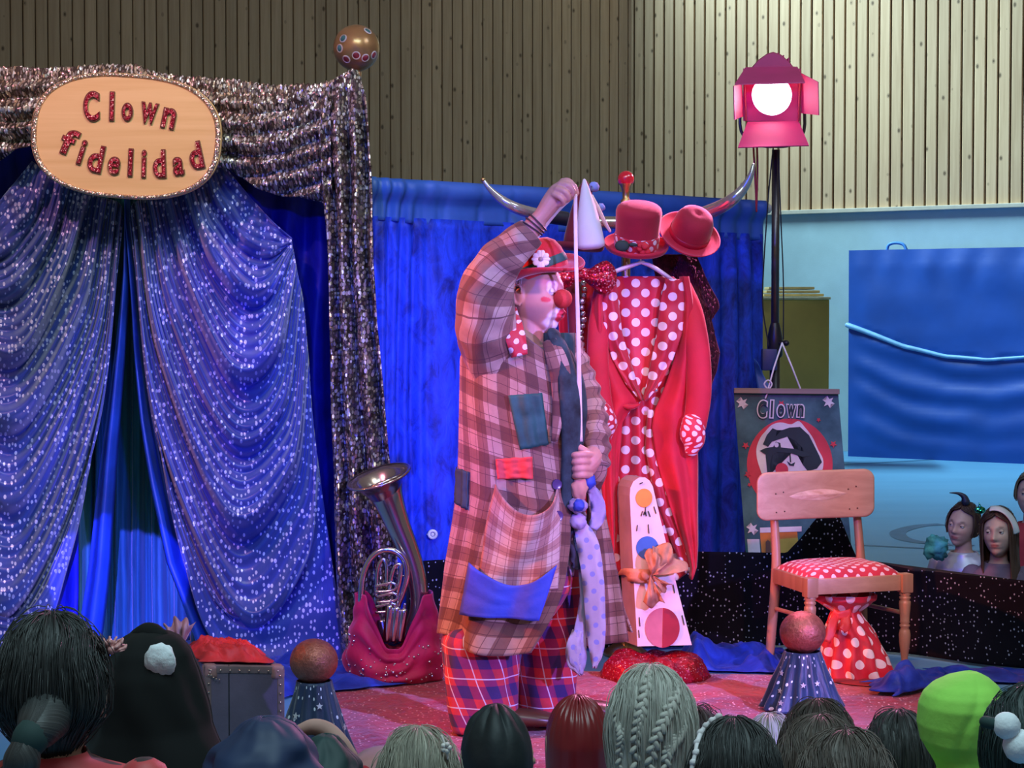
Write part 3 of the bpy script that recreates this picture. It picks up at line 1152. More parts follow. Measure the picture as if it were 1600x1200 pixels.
t = thing('oval_sign', 'cream oval sign with glitter rim lettered Clown fidelidad on the booth front', 'sign', sc - Vector((0, 0, 98 * M_(YS))))
A, Bh = 148 * M_(YS), 97 * M_(YS)
rot = radians(-4)


def sq(a, k=1.0, y=0.0):
    e = 0.78
    x = A * k * math.copysign(abs(cos(a)) ** e, cos(a))
    z = Bh * k * math.copysign(abs(sin(a)) ** e, sin(a))
    return sc + Vector((x * cos(rot) - z * sin(rot), y, x * sin(rot) + z * cos(rot)))


NS = 72
mk('board', rings([[sq(2 * pi * i / NS, k, y) for i in range(NS)] for k, y in ((0.99, 0.016), (1.0, 0.012), (1.0, -0.010), (0.985, -0.014), (0.93, -0.015))]), m_sign, parent=t, angle=50)
rim = []
for k in range(NS):
    a = 2 * pi * k / NS
    rim.append([sq(a, 0.965 + 0.028 * cos(q), -0.0165 + 0.006 * sin(q) + 0.002 * nz(k * 1.3, q)) for q in [2 * pi * j / 8 for j in range(8)]])
rim.append(rim[0])
mk('glitter_rim', rings(rim, False, False), m_glit, parent=t)


def letter_mesh(ch, size, bold, depth):
    cu = bpy.data.curves.new('txt', 'FONT')
    cu.body = ch
    cu.size = size
    cu.offset = bold
    cu.extrude = depth
    cu.bevel_depth = depth * 0.5
    cu.align_x = 'CENTER'
    cu.align_y = 'CENTER'
    ob = bpy.data.objects.new('txt', cu)
    COL.objects.link(ob)
    dg = bpy.context.evaluated_depsgraph_get()
    dg.update()
    me = bpy.data.meshes.new_from_object(ob.evaluated_get(dg))
    v = [q.co.copy() for q in me.vertices]
    f = [tuple(p.vertices) for p in me.polygons]
    bpy.data.objects.remove(ob)
    bpy.data.meshes.remove(me)
    bpy.data.curves.remove(cu)
    return v, f


def letter(ch, px, py, hpx, wpx, Y, rotd, mat, parent, bold=0.0, depth=0.004, tilt=0.0, name='letter'):
    v, f = letter_mesh(ch, 1.0, bold, 0.01)
    xs = [p.x for p in v]
    ys = [p.y for p in v]
    sx = wpx * M_(Y) / (max(xs) - min(xs))
    sy = hpx * M_(Y) / (max(ys) - min(ys))
    cx, cy = (max(xs) + min(xs)) / 2, (max(ys) + min(ys)) / 2
    R = Matrix.Rotation(radians(rotd), 3, 'Y')
    c = W(px, py, Y)
    vv = [c + R @ Vector(((p.x - cx) * sx, -p.z * depth / 0.01 + tilt, (p.y - cy) * sy)) for p in v]
    return mk(name, (vv, f), mat, parent=parent, smooth=False)


YL = YS - 0.02
for ch, px, py, h, w, r in (('C', 143, 166, 48, 26, 0), ('l', 175, 166, 46, 8, 2), ('o', 199, 175, 29, 18, 2), ('w', 233, 177, 34, 28, 8), ('n', 264, 185, 33, 22, 12),
                            ('f', 108, 222, 42, 26, 22), ('i', 128, 238, 40, 9, 18), ('d', 150, 248, 44, 24, 12), ('e', 178, 259, 29, 20, 10), ('l', 204, 254, 44, 8, 3), ('i', 225, 256, 44, 8, 2),
                            ('d', 249, 256, 45, 21, -2), ('a', 279, 260, 30, 18, -3), ('d', 306, 243, 44, 22, -12)):
    letter(ch, px, py, h, w, YL, r, m_letedge, t, bold=0.028, depth=0.002)
    letter(ch, px, py, h - 4, max(w - 4, 5), YL - 0.003, r, m_letter, t, bold=0.016, depth=0.003, name='letter_face')

# ================================================================== LAMP ON ITS STAND, POSTER
m_black = plain('black_painted_steel', (0.02, 0.02, 0.022), 0.35, 0.3)
m_steel = plain('worn_dark_steel', (0.12, 0.10, 0.10), 0.35, 0.8)
m_magenta = plain('lamp_housing_pink_glow', (0.62, 0.045, 0.17), 0.5, 0.0, var=0.06)  # pink glow of the lens is put into the housing colour
m_redcable = plain('red_cable', (0.45, 0.03, 0.05), 0.5)
m_cable = plain('black_cable', (0.012, 0.012, 0.014), 0.6)
m_clampblue = plain('dark_blue_plastic', (0.02, 0.04, 0.12), 0.5)
m_string = plain('white_string', (0.8, 0.8, 0.76), 0.8)
YP = 8.95
px0 = W(1212, 300, YP).x
zt = W(1212, 234, YP).z
t = thing('lamp_stand', 'black telescopic lamp stand rising behind the poster beside the blue backdrop', 'stand', (px0, YP, 0))
zj = W(1212, 545, YP).z
mk('lower_tube', tube([(px0, YP, 0.25), (px0, YP, zj)], 0.024, 14, round_ends=False), m_black, parent=t)
mk('upper_tube', tube([(px0, YP, zj - 0.05), (px0, YP, zt)], 0.0185, 14, round_ends=False), m_steel, parent=t)
mk('collar', lathe([(0.03, -0.04), (0.036, -0.03), (0.036, 0.05), (0.026, 0.10), (0.02, 0.12)], 16, Matrix.Translation((px0, YP, zj))), m_black, parent=t, angle=40)
cb = W(1203, 555, YP)
mk('clamp_box', box(cb + Vector((-0.008, -0.03, -0.02)), (0.07, 0.06, 0.10), 0.008), m_clampblue, parent=t, angle=30)
k = W(1222, 536, YP - 0.04)
mk('knob', tube([k + Vector((-0.03, 0.03, 0)), k + Vector((0.018, -0.012, 0))], [0.007, 0.014], 10), m_black, parent=t)
for a in (90, 210, 330):
    d = Vector((cos(radians(a)), sin(radians(a)), 0))
    mk('leg', tube([Vector((px0, YP, 0.55)) + d * 0.03, Vector((px0, YP, 0.012)) + d * 0.42], 0.011, 8), m_black, parent=t)
mk('cable', tube([W(1208, 232, YP - .03), W(1202, 290, YP - .03), W(1199, 328, YP - .04), W(1193, 420, YP - .03), W(1192, 480, YP - .03), W(1201, 540, YP - .03)], 0.0035, 6, samples=30), m_cable, parent=t)
mk('cable', tube([W(1216, 235, YP - .03), W(1220, 340, YP - .03), W(1224, 440, YP - .04), W(1224, 530, YP - .05)], 0.0032, 6, samples=24), m_cable, parent=t)

# lamp head (a Fresnel with four barn doors)
YLp = 8.80
lc = W(1206, 150, YLp)
ms = M_(YLp)
t = thing('stage_lamp', 'glowing pink stage lamp with four barn doors on top of the black stand', 'lamp', W(1208, 228, YLp + 0.15))


def L(px, py, dy=0.0):
    return W(px, py, YLp + dy)


# dome shaped housing behind the frame
R = []
for k, (w, dz, dy) in enumerate(((0.97, 0, 0.03), (1.0, 0.0, 0.06), (0.95, 0.0, 0.20), (0.80, 0.0, 0.34), (0.5, 0.0, 0.40))):
    ring = []
    for px, py in [(1168, 190), (1160, 165), (1162, 125), (1172, 108), (1184, 94), (1198, 84), (1208, 81), (1220, 85), (1232, 95), (1243, 108), (1252, 125), (1254, 165), (1246, 190)]:
        q = L(1207 + (px - 1207) * w, 140 + (py - 140) * w, dy)
        ring.append(q)
    R.append(ring)
mk('housing', rings(R), m_magenta, parent=t, angle=35)
for k in range(6):
    a = (k - 2.5) * 9
    mk('cooling_fin', box(L(1207 + a * 0.9, 90 + abs(a) * 0.45, 0.16), (0.006, 0.22, 0.03), 0.001), m_magenta, parent=t, smooth=False)
# front frame with round opening
fr = []
n = 40
outer = []
inner = []
for i in range(n):
    a = 2 * pi * i / n
    c_, s_ = cos(a), sin(a)
    m = max(abs(c_), abs(s_))
    outer.append((c_ / m * 45, s_ / m * 41))
    inner.append((c_ * 31, s_ * 32))
R = [[L(1206 + x, 148 - z, dy) for x, z in o_] for o_, dy in ((outer, 0.04), (outer, 0.0), (inner, -0.004), (inner, 0.03))]
mk('front_frame', rings(R, False, False), m_magenta, parent=t, angle=35)
g = G('glowing_lens', 0.1)
g.color((1, 0.9, 0.95))
g.set(Emission_Color=(1.0, 0.72, 0.90, 1), Emission_Strength=14.0)
mk('lens', lathe([(0.001, 0.030), (0.05, 0.022), (0.085, 0.004), (0.092, -0.004)], 32, Matrix.Translation(L(1206, 150, 0.01)) @ Matrix.Rotation(pi / 2, 4, 'X'), True, True), g.m, parent=t)
for ring_ in ((1163, 133), (1250, 133)):
    mk('hinge_rod', tube([L(ring_[0], 128, -0.008), L(ring_[0] + (2 if ring_[0] < 1200 else -2), 188, -0.008)], 0.005, 6), m_redcable, parent=t)


def door(name, near, far, th=0.004):
    a, b = near
    c, d = far
    return mk(name, prism([a, b, c, d], Vector((0, 0.003, 0.004))), m_magenta, parent=t, smooth=False)


mk('barn_door', prism([L(1165, 107, 0.0), L(1246, 106, 0.0), L(1258, 130, -0.17), L(1148, 133, -0.17)], (0, 0.003, 0.006)), m_magenta, parent=t, smooth=False)
mk('barn_door', prism([L(1168, 190, 0.0), L(1248, 189, 0.0), L(1264, 227, -0.12), L(1153, 230, -0.12)], (0, 0.004, -0.004)), m_magenta, parent=t, smooth=False)
mk('barn_door', prism([L(1160, 132, 0.0), L(1162, 182, 0.0), L(1148, 187, -0.14), L(1147, 134, -0.14)], (-0.004, 0.003, 0)), m_magenta, parent=t, smooth=False)
mk('barn_door', prism([L(1251, 114, 0.0), L(1278, 128, -0.10), L(1279, 180, -0.10), L(1252, 177, 0.0)], (0.004, 0.003, 0)), m_magenta, parent=t, smooth=False)
mk('yoke', tube([L(1158, 150, 0.16), L(1158, 205, 0.16), L(1185, 226, 0.16), L(1212, 229, 0.16), L(1235, 226, 0.16), L(1256, 205, 0.16), L(1256, 150, 0.16)], 0.008, 6, samples=24), m_steel, parent=t)
mk('safety_cable', tube([L(1177, 226, 0.12), L(1179, 262, 0.1), L(1181, 300, 0.1), L(1182, 330, 0.12)], 0.005, 6, samples=12), m_redcable, parent=t)
mk('safety_cable', tube([L(1183, 226, 0.12), L(1184, 262, 0.1), L(1183, 300, 0.1), L(1182, 330, 0.12)], 0.004, 6, samples=12), m_redcable, parent=t)
o = spot('stage_lamp_beam', L(1206, 150, -0.05), (0.3, 4.5, 0.2), (1.0, 0.30, 0.62), 300, 85, 0.8, 0.09)

# ------------------------------------------------------------------ poster hung on a string
YPo = 8.74
t = thing('clown_poster', 'dark teal show poster with red disc and white capped face hanging behind the chair', 'poster', W(1235, 880, YPo))


def PO(px, py, k=0):
    return W(px, py, YPo) + Vector((0, -0.0022 * k - 0.02 * (py - 740) / 260, 0))


m_post = G('poster_print', 0.3)
_n = m_post.noise(m_post.coord('Object'), 5, 5, 0.6)
m_post.color(m_post.ramp(_n, [(0.35, (0.018, 0.08, 0.10)), (0.75, (0.10, 0.27, 0.31))]))
m_post = m_post.m
m_pred = plain('poster_red', (0.62, 0.06, 0.09), 0.35)
m_pwhite = plain('poster_white', (0.72, 0.74, 0.76), 0.35)
m_pdark = plain('poster_ink', (0.012, 0.045, 0.055), 0.35)
m_porange = plain('poster_orange', (0.72, 0.25, 0.05), 0.4)
m_pyellow = plain('poster_yellow', (0.80, 0.50, 0.08), 0.4)
m_pbrown = plain('poster_door', (0.25, 0.10, 0.06), 0.5)
m_batten = timber('grey_batten', (0.24, 0.19, 0.16), (0.36, 0.29, 0.25), axis=0, knots=False)
mk('poster_sheet', prism([PO(1147, 614), PO(1310, 612), PO(1334, 905), PO(1168, 905)], (0, 0.006, 0)), m_post, parent=t, smooth=False)
b = W(1229, 611, YPo - 0.005)
mk('batten', box(b, (165 * M_(YPo), 0.02, 8 * M_(YPo)), 0.002, Matrix.Rotation(radians(0.6), 3, 'Y')), m_batten, parent=t, smooth=False)


def flat(name, pts, mat, k):
    return mk(name, prism([PO(x, y, k) for x, y in pts], (0, 0.0015, 0)), mat, parent=t, smooth=False)


disc = [(1234 + 67 * cos(a), 726 + 72 * sin(a)) for a in [2 * pi * i / 48 for i in range(48)]]
flat('red_disc', disc, m_pred, 1)
face = [(1190, 740), (1183, 718), (1182, 700), (1188, 684), (1196, 674), (1206, 664), (1220, 660), (1236, 663), (1248, 658), (1258, 668), (1270, 684), (1278, 702), (1286, 718), (1284, 736), (1272, 742), (1262, 752), (1240, 762), (1215, 758), (1200, 752)]
flat('white_head', [(q[0], q[1]) for q in catmull(face + face[:1], 70)][:-1], m_pwhite, 2)
hair = [(1192, 694), (1198, 680), (1207, 669), (1214, 672), (1212, 682), (1222, 672), (1234, 668), (1250, 667), (1264, 680), (1272, 696), (1280, 712), (1284, 722), (1276, 732), (1262, 736), (1254, 726), (1258, 712), (1254, 700), (1244, 690), (1230, 682), (1218, 686), (1206, 690), (1200, 698)]
flat('ink_hair', hair, m_pdark, 3)
flat('ink_cap', [(1187, 704), (1196, 700), (1208, 698), (1212, 690), (1219, 692), (1220, 699), (1240, 701), (1258, 706), (1266, 712), (1254, 714), (1236, 708), (1214, 706), (1206, 712), (1202, 726), (1204, 740), (1199, 742), (1197, 722), (1196, 710)], m_pdark, 4)
flat('cap_badge', [(1213 + 3.4 * cos(a), 695 + 4 * sin(a)) for a in [2 * pi * i / 10 for i in range(10)]], m_pwhite, 5)
flat('ink_eye', [(1205, 716), (1211, 722), (1218, 728), (1212, 727), (1207, 724)], m_pdark, 3.4)
flat('ink_eye', [(1229, 720), (1236, 725), (1242, 722), (1240, 728), (1233, 727)], m_pdark, 3.4)
flat('ink_brow', [(1233, 708), (1235, 708), (1236, 722), (1234, 722)], m_pdark, 3.2)
flat('red_nose', [(1221 + 10 * cos(a), 733 + 10 * sin(a)) for a in [2 * pi * i / 20 for i in range(20)]], m_pred, 6)


def starpoly(cx, cy, r, n=6):
    return [(cx + (r if i % 2 == 0 else r * 0.45) * cos(pi * i / n + 0.3), cy + (r if i % 2 == 0 else r * 0.45) * sin(pi * i / n + 0.3)) for i in range(2 * n)]


for x, y in ((1160, 630), (1295, 628), (1175, 826)):
    flat('star_print', starpoly(x, y, 10), m_pwhite, 2)
for x, y, r in ((1165, 696, 6), (1168, 741, 6), (1171, 757, 4), (1302, 694, 6), (1221, 631, 6), (1279, 656, 4)):
    flat('star_print', starpoly(x, y, r, 5), m_pred, 3)
for ch, x, w in (('C', 1191, 17), ('l', 1206, 7), ('o', 1220, 14), ('w', 1236, 17), ('n', 1251, 13)):
    letter(ch, x, 639 if ch in 'Cl' else 642, 30 if ch in 'Cl' else 22, w, YPo - 0.004, 3, m_pwhite, t, 0.06, 0.001)
    letter(ch, x, 639 if ch in 'Cl' else 642, 26 if ch in 'Cl' else 18, w - 4, YPo - 0.006, 3, m_pdark, t, 0.03, 0.001, name='letter_core')
for k, ch in enumerate('Fidelidad'):
    letter(ch, 1193 + k * 9.5, 803, 30, 8, YPo - 0.003, 3, m_pwhite, t, 0.05, 0.001)
flat('stage_house', [(1187, 832), (1245, 830), (1249, 868), (1190, 868)], m_porange, 1)
flat('stage_roof', [(1187, 824), (1252, 822), (1252, 830), (1187, 832)], m_pwhite, 2)
flat('stage_wall', [(1212, 842), (1246, 840), (1249, 866), (1214, 866)], m_pyellow, 2)
flat('stage_door', [(1196, 846), (1199, 843), (1203, 846), (1204, 866), (1196, 866)], m_pbrown, 2)
flat('stage_side', [(1167, 842), (1186, 842), (1188, 868), (1169, 868)], m_pwhite, 1)
kn = W(1222, 536, YPo + 0.08)
for x in (1199, 1253):
    mk('hanging_string', tube([PO(x, 613, 2), PO((x + 1222) / 2 + (1 if x > 1222 else -1), 575, 2), kn], 0.0042, 6), m_string, parent=t)
mk('string_knot', tube([PO(1199, 608, 3), PO(1194, 600, 6), PO(1200, 594, 6), PO(1206, 600, 6), PO(1201, 610, 4), PO(1196, 622, 4)], 0.004, 6, samples=24), m_string, parent=t)

# ================================================================== COSTUME STAND
YC = 8.12
m_chrome = plain('polished_horn', (0.62, 0.56, 0.52), 0.22, 0.75, var=0.1)
m_brass = plain('aged_brass', (0.50, 0.33, 0.14), 0.3, 0.9)
g = G('red_glass', 0.05)
g.color((0.75, 0.01, 0.03)).set(Coat_Weight=1.0)
m_redglass = g.m


def CS(px, py, dy=0.0):
    return W(px, py, YC + dy)


t = thing('costume_stand', 'coat stand with two long polished horns and a red glass finial', 'coat stand', (CS(978, 300).x, YC + 0.02, 0))
sx = CS(978, 300, 0.15).x
mk('pole', tube([(sx, YC + 0.15, 0.03), (sx, YC + 0.15, CS(0, 318, 0.15).z)], 0.02, 12), m_brass, parent=t)
mk('base', lathe([(0.02, 0.0), (0.09, 0.0), (0.095, 0.02), (0.05, 0.05), (0.02, 0.06)], 24, Matrix.Translation((sx, YC + 0.15, 0.0))), m_brass, parent=t)
fz = CS(978, 288).z
mk('finial_neck', lathe([(0.012, -0.09), (0.022, -0.075), (0.024, -0.06), (0.014, -0.05), (0.016, -0.025), (0.022, 0.0), (0.030, 0.012), (0.030, 0.022), (0.018, 0.028)], 18, Matrix.Translation((sx, YC + 0.15, fz - 0.0))), m_brass, parent=t)
mk('finial_ball', ball((sx, YC + 0.15, CS(978, 276).z), 0.036, 24, 16), m_redglass, parent=t)
mk('horn', tube([CS(755, 281, -0.05), CS(764, 294, -0.05), CS(782, 311, -0.04), CS(806, 325, -0.03), CS(836, 334, 0.04), CS(880, 342, 0.12), CS(930, 347, 0.15), CS(975, 348, 0.15)], [0.008, 0.011, 0.018, 0.023, 0.025, 0.026, 0.027, 0.027], 14, samples=40), m_chrome, parent=t)
mk('horn_tip', ball(CS(755, 281, -0.05), 0.0105, 10, 8), m_brass, parent=t)
mk('horn', tube([CS(1177, 258, -0.05), CS(1173, 274, -0.05), CS(1162, 294, -0.04), CS(1143, 313, -0.03), CS(1118, 327, 0.06), CS(1085, 338, 0.13), CS(1030, 347, 0.15), CS(978, 348, 0.15)], [0.007, 0.013, 0.020, 0.026, 0.030, 0.030, 0.028, 0.027], 14, samples=40), m_chrome, parent=t)
mk('horn_wrap', tube([CS(852, 337, 0.07), CS(885, 342, 0.125)], 0.031, 10), plain('black_tape', (0.02, 0.02, 0.03), 0.5), parent=t)

# --- hats
m_felt = plain('red_felt', (0.50, 0.015, 0.04), 0.85, var=0.1, bump=0.25, bscale=220, sheen=0.5)
m_felt_dark = plain('wine_felt', (0.16, 0.008, 0.02), 0.85, bump=0.2, bscale=220, sheen=0.3)
m_white_felt = plain('white_felt', (0.78, 0.74, 0.78), 0.85, var=0.05, bump=0.15, bscale=220)
m_pom = plain('pale_blue_tulle', (0.25, 0.32, 0.70), 0.8)
m_polka = polka('red_polka_dot', (0.58, 0.012, 0.035), (0.82, 0.70, 0.74), 0.058, 0.31)
m_polka_s = polka('red_polka_dot_small', (0.58, 0.012, 0.035), (0.82, 0.70, 0.74), 0.034, 0.34)
m_polka_d = polka('wine_polka_dot', (0.46, 0.010, 0.03), (0.78, 0.66, 0.74), 0.058, 0.31)
m_redcloth = plain('carmine_cloth', (0.56, 0.010, 0.03), 0.75, var=0.16, scale=5, bump=0.15, bscale=160, sheen=0.3)
m_rose = plain('rose_red', (0.62, 0.02, 0.03), 0.7)
m_leaf = plain('dark_leaf', (0.02, 0.05, 0.035), 0.7)

# wine cone hat behind the white one
c = CS(905, 392, -0.03)
t = thing('wine_hat', 'dark wine red felt hat half hidden behind the white cone hat', 'hat', c)
Mx = Matrix.Translation(c) @ Matrix.Rotation(radians(5), 4, 'Y')
mk('crown', lathe([(0.072, 0.0), (0.068, 0.06), (0.052, 0.16), (0.03, 0.26), (0.012, 0.29), (0.001, 0.295)], 28, Mx), m_felt_dark, parent=t)
mk('brim', lathe([(0.072, 0.0), (0.092, 0.004), (0.102, 0.014), (0.106, 0.032), (0.100, 0.030), (0.090, 0.012), (0.070, 0.008)], 28, Mx, False, False), m_felt_dark, parent=t)
# white cone hat
c = CS(924, 388, -0.19)
t = thing('cone_hat', 'white pointed cone hat with blue pompoms hanging on the costume stand', 'hat', c)
Mx = Matrix.Translation(c) @ Matrix.Rotation(radians(-6), 4, 'Y')
k = M_(8.02)
mk('cone', lathe([(0.001, -0.006), (0.035, -0.004), (0.054, 0.004), (0.058, 0.018), (0.050, 0.09), (0.036, 0.17), (0.018, 0.245), (0.006, 0.284), (0.001, 0.288)], 36, Mx), m_white_felt, parent=t)
mk('band_edge', tube([CS(925, 306, -0.12), CS(935, 326, -0.10), CS(944, 346, -0.08), CS(953, 361, -0.07)], [0.006, 0.008, 0.009, 0.006], 8, samples=12), m_white_felt, parent=t)
for x, y, r in ((928, 292, 0.022), (939, 324, 0.017)):
    q = ball((0, 0, 0), r, 16, 10)
    v = [CS(x, y, -0.05) + p * (1 + 0.22 * nz(p.x * 160, p.y * 160, p.z * 160)) for p in q[0]]
    mk('pompom', (v, q[1]), m_pom, parent=t)
    mk('tie', tube([CS(x, y, -0.05), CS(x - 6, y - 2, -0.08)], 0.003, 6), m_pom, parent=t)
# red top hat with polka band
c = CS(994, 388, -0.10)
t = thing('red_top_hat', 'red felt top hat with polka dot band and rose on the costume stand', 'hat', c)
Mx = Matrix.Translation(c) @ Matrix.Rotation(radians(3), 4, 'Y') @ Matrix.Rotation(radians(22), 4, 'X')
mk('crown', lathe([(0.088, 0.0), (0.091, 0.06), (0.094, 0.12), (0.096, 0.160), (0.092, 0.176), (0.080, 0.186), (0.05, 0.193), (0.001, 0.194)], 36, Mx, False, True), m_felt, parent=t)
mk('band', lathe([(0.089, 0.004), (0.093, 0.008), (0.0955, 0.060), (0.092, 0.066)], 36, Mx, False, False), m_polka_s, parent=t)
mk('brim', lathe([(0.084, 0.004), (0.11, -0.006), (0.126, -0.002), (0.134, 0.012), (0.136, 0.026), (0.131, 0.020), (0.122, 0.006), (0.108, 0.002), (0.086, 0.010)], 36, Mx, False, False), m_felt, parent=t)
mk('ribbon_bow', ball(CS(972, 384, -0.205), 0.030, 14, 9, (1, 0.35, 0.8)), m_leaf, parent=t)
q = CS(1006, 386, -0.215)
for k in range(7):
    a = k * 0.9
    rr = 0.004 + 0.0032 * k
    mk('rose_petal', ball(q + Vector((rr * cos(a), -0.012 + 0.003 * k, rr * sin(a))), 0.014, 10, 7, (1, 0.4, 0.8)), m_rose, parent=t)
mk('leaf', ball(CS(990, 382, -0.205), 0.02, 10, 7, (1, 0.25, 0.45)), m_leaf, parent=t)
# tilted red hat to the right
c = CS(1071, 362, -0.05)
t = thing('red_bowler_hat', 'plain red felt hat with wide brim tipped sideways on the costume stand', 'hat', c - Vector((0, 0, 0.1)))
Mx = Matrix.Translation(c + Vector((0.012, 0, -0.022))) @ Matrix.Rotation(radians(20), 4, 'Y') @ Matrix.Rotation(radians(38), 4, 'X')
mk('crown', lathe([(0.082, 0.0), (0.086, 0.045), (0.082, 0.085), (0.070, 0.112), (0.048, 0.126), (0.02, 0.128), (0.001, 0.122)], 36, Mx @ Matrix.Diagonal((1.0, 1.1, 1, 1)), False, True), m_felt, parent=t)
mk('brim', lathe([(0.080, 0.0), (0.105, -0.004), (0.125, 0.004), (0.136, 0.018), (0.130, 0.016), (0.12, 0.010), (0.10, 0.006), (0.082, 0.010)], 40, Mx @ Matrix.Diagonal((1.0, 1.12, 1, 1)), False, False), m_felt, parent=t)
mk('hat_band', lathe([(0.0835, 0.003), (0.0875, 0.006), (0.0895, 0.028), (0.086, 0.032)], 36, Mx @ Matrix.Diagonal((1.0, 1.1, 1, 1)), False, False), plain('red_satin', (0.42, 0.01, 0.03), 0.4), parent=t)

# --- garments
def panel(rows, Y, fold=0.01, nf=5, nu=24, nv=50, seed=0, bulge=0.04, dmask=None):
    """rows: (y, xleft, xright); a hanging piece of cloth between two edges"""
    y0, y1 = rows[0][0], rows[-1][0]

    def fn(u, v):
        y = lerp(y0, y1, v)
        a, b = itp(rows, y)
        x = lerp(a, b, u)
        off = bulge * sin(pi * clamp(u * 0.96 + 0.02)) + fold * sin(u * nf * pi + seed + 1.2 * nz(v * 3, seed)) * (0.35 + 0.65 * v) + 0.012 * nz(u * 3 + seed, v * 7)
        return W(x, y, Y) + Vector((0, -off, 0)), (x * M_(Y), y * M_(Y))
    return grid(fn, nu, nv)


m_fur = velvet('dark_burgundy_fur', (0.008, 0.003, 0.006), (0.075, 0.012, 0.03), 0.8, (60, 60, 45), 0.6, (0.6, 0.2, 0.35), bump=1.0)
t = thing('fur_garment', 'dark burgundy furry garment hanging behind the red tailcoat', 'garment', CS(1085, 610, 0.05))
mk('fur_body', panel([(398, 1020, 1088), (430, 1025, 1100), (470, 1030, 1122), (482, 1030, 1124), (500, 1030, 1112), (550, 1035, 1124), (580, 1040, 1120), (610, 1050, 1108)], 8.17, 0.02, 4, 34, 60), m_fur, parent=t, thick=0.015)
tuf = MB()
rnd = random.Random(4)
for k in range(520):
    y = rnd.uniform(402, 604)
    a, b = itp([(398, 1028, 1086), (430, 1030, 1098), (470, 1030, 1119), (500, 1030, 1112), (550, 1035, 1121), (610, 1050, 1106)], y)
    x = rnd.uniform(a + 20, b)
    p = W(x, y, 8.13)
    d = Vector((rnd.uniform(-.5, .8) * 0.02, -0.015, -0.012 - rnd.random() * 0.02))
    tuf.add(tube([p, p + d], [0.004, 0.0006], 3, round_ends=False))
mk('fur_tufts', tuf.data(), m_fur, parent=t, kind='stuff')

# hanger
m_hanger = plain('white_plastic_hanger', (0.82, 0.76, 0.80), 0.3)
t = thing('coat_hanger', 'white plastic hanger carrying the red tailcoat', 'hanger', CS(1001, 432, -0.1))
mk('hanger_arm', tube([CS(1002, 410, -0.15), CS(984, 416, -0.15), CS(962, 424, -0.145), CS(938, 440, -0.08)], [0.014, 0.018, 0.018, 0.010], 8, samples=14, flat=0.5), m_hanger, parent=t)
mk('hanger_arm', tube([CS(1002, 410, -0.15), CS(1018, 416, -0.15), CS(1040, 430, -0.145), CS(1062, 446, -0.08)], [0.014, 0.018, 0.018, 0.010], 8, samples=14, flat=0.5), m_hanger, parent=t)
mk('hanger_hook', tube([CS(1001, 412, -0.13), CS(1001, 406, -0.02), CS(1003, 398, 0.08), CS(998, 380, 0.11), CS(985, 362, 0.13)], 0.004, 6, samples=16), m_hanger, parent=t)

# red dress with bead trim on the left
m_sparkle = sequin('red_sequins', [(0.5, 0.01, 0.03), (0.35, 0.008, 0.02), (0.7, 0.05, 0.06), (0.95, 0.55, 0.55), (0.45, 0.01, 0.03)], 130, (0.42, 0.01, 0.03), 0.45, 0.25, tilt=0.9, metal=0.5)
t = thing('red_dress', 'red dress with silver bead trim hanging behind the raised cord', 'dress', CS(915, 880, 0.05))
mk('dress_body', panel([(420, 868, 950), (500, 872, 955), (600, 880, 960), (700, 890, 965), (800, 905, 968), (880, 915, 966)], 8.14, 0.018, 9, 40, 50, 2), m_redcloth, parent=t, thick=0.004)
mk('dark_lapel', panel([(440, 884, 908), (520, 888, 910), (600, 892, 908), (660, 896, 902)], 8.09, 0.006, 2, 8, 20, 1), m_felt_dark, parent=t, thick=0.003)
m_bead = plain('silver_bead', (0.85, 0.78, 0.84), 0.15, 0.9)
for k in range(15):
    y = 442 + k * 9.6
    o = mk('bead', ball(CS(912 + 2 * sin(k * 1.3) - (0.3 * k), y, -0.075), 0.011 if k % 3 else 0.013, 12, 8, (1, 0.6, 1)), m_bead, parent=t)
mk('trim_cord', tube([CS(908, 585, -0.07), CS(907, 620, -0.07), CS(906, 680, -0.07)], 0.012, 8, samples=14), m_sparkle, parent=t)
# sequin bow
t = thing('sequin_bow', 'big red sequin bow tie beneath the white cone hat', 'bow', CS(910, 462, -0.12))


def bowlobe(cx, cy, sx, sy, ph):
    q = ball((0, 0, 0), 1, 26, 16)
    v = []
    for p in q[0]:
        w = 0.45 + 0.55 * abs(p.x) if p.x * sx > -2 else 1
        taper = lerp(0.35, 1.0, clamp((p.x * (1 if sx > 0 else -1) + 1) / 1.4))
        v.append(CS(cx, cy, -0.20) + Vector((p.x * abs(sx) * M_(8), p.y * 0.05 + 0.012 * sin(p.z * 7 + ph), p.z * sy * M_(8) * taper)))
    return v, q[1], [(p.x, p.z) for p in v]


mk('bow_loop', bowlobe(937, 433, 27, 28, 0), m_sparkle, parent=t)
mk('bow_loop', bowlobe(886, 428, -26, 27, 1), m_sparkle, parent=t)
mk('bow_knot', ball(CS(912, 428, -0.22), 0.026, 16, 10, (0.8, 0.8, 1.1)), m_sparkle, parent=t)

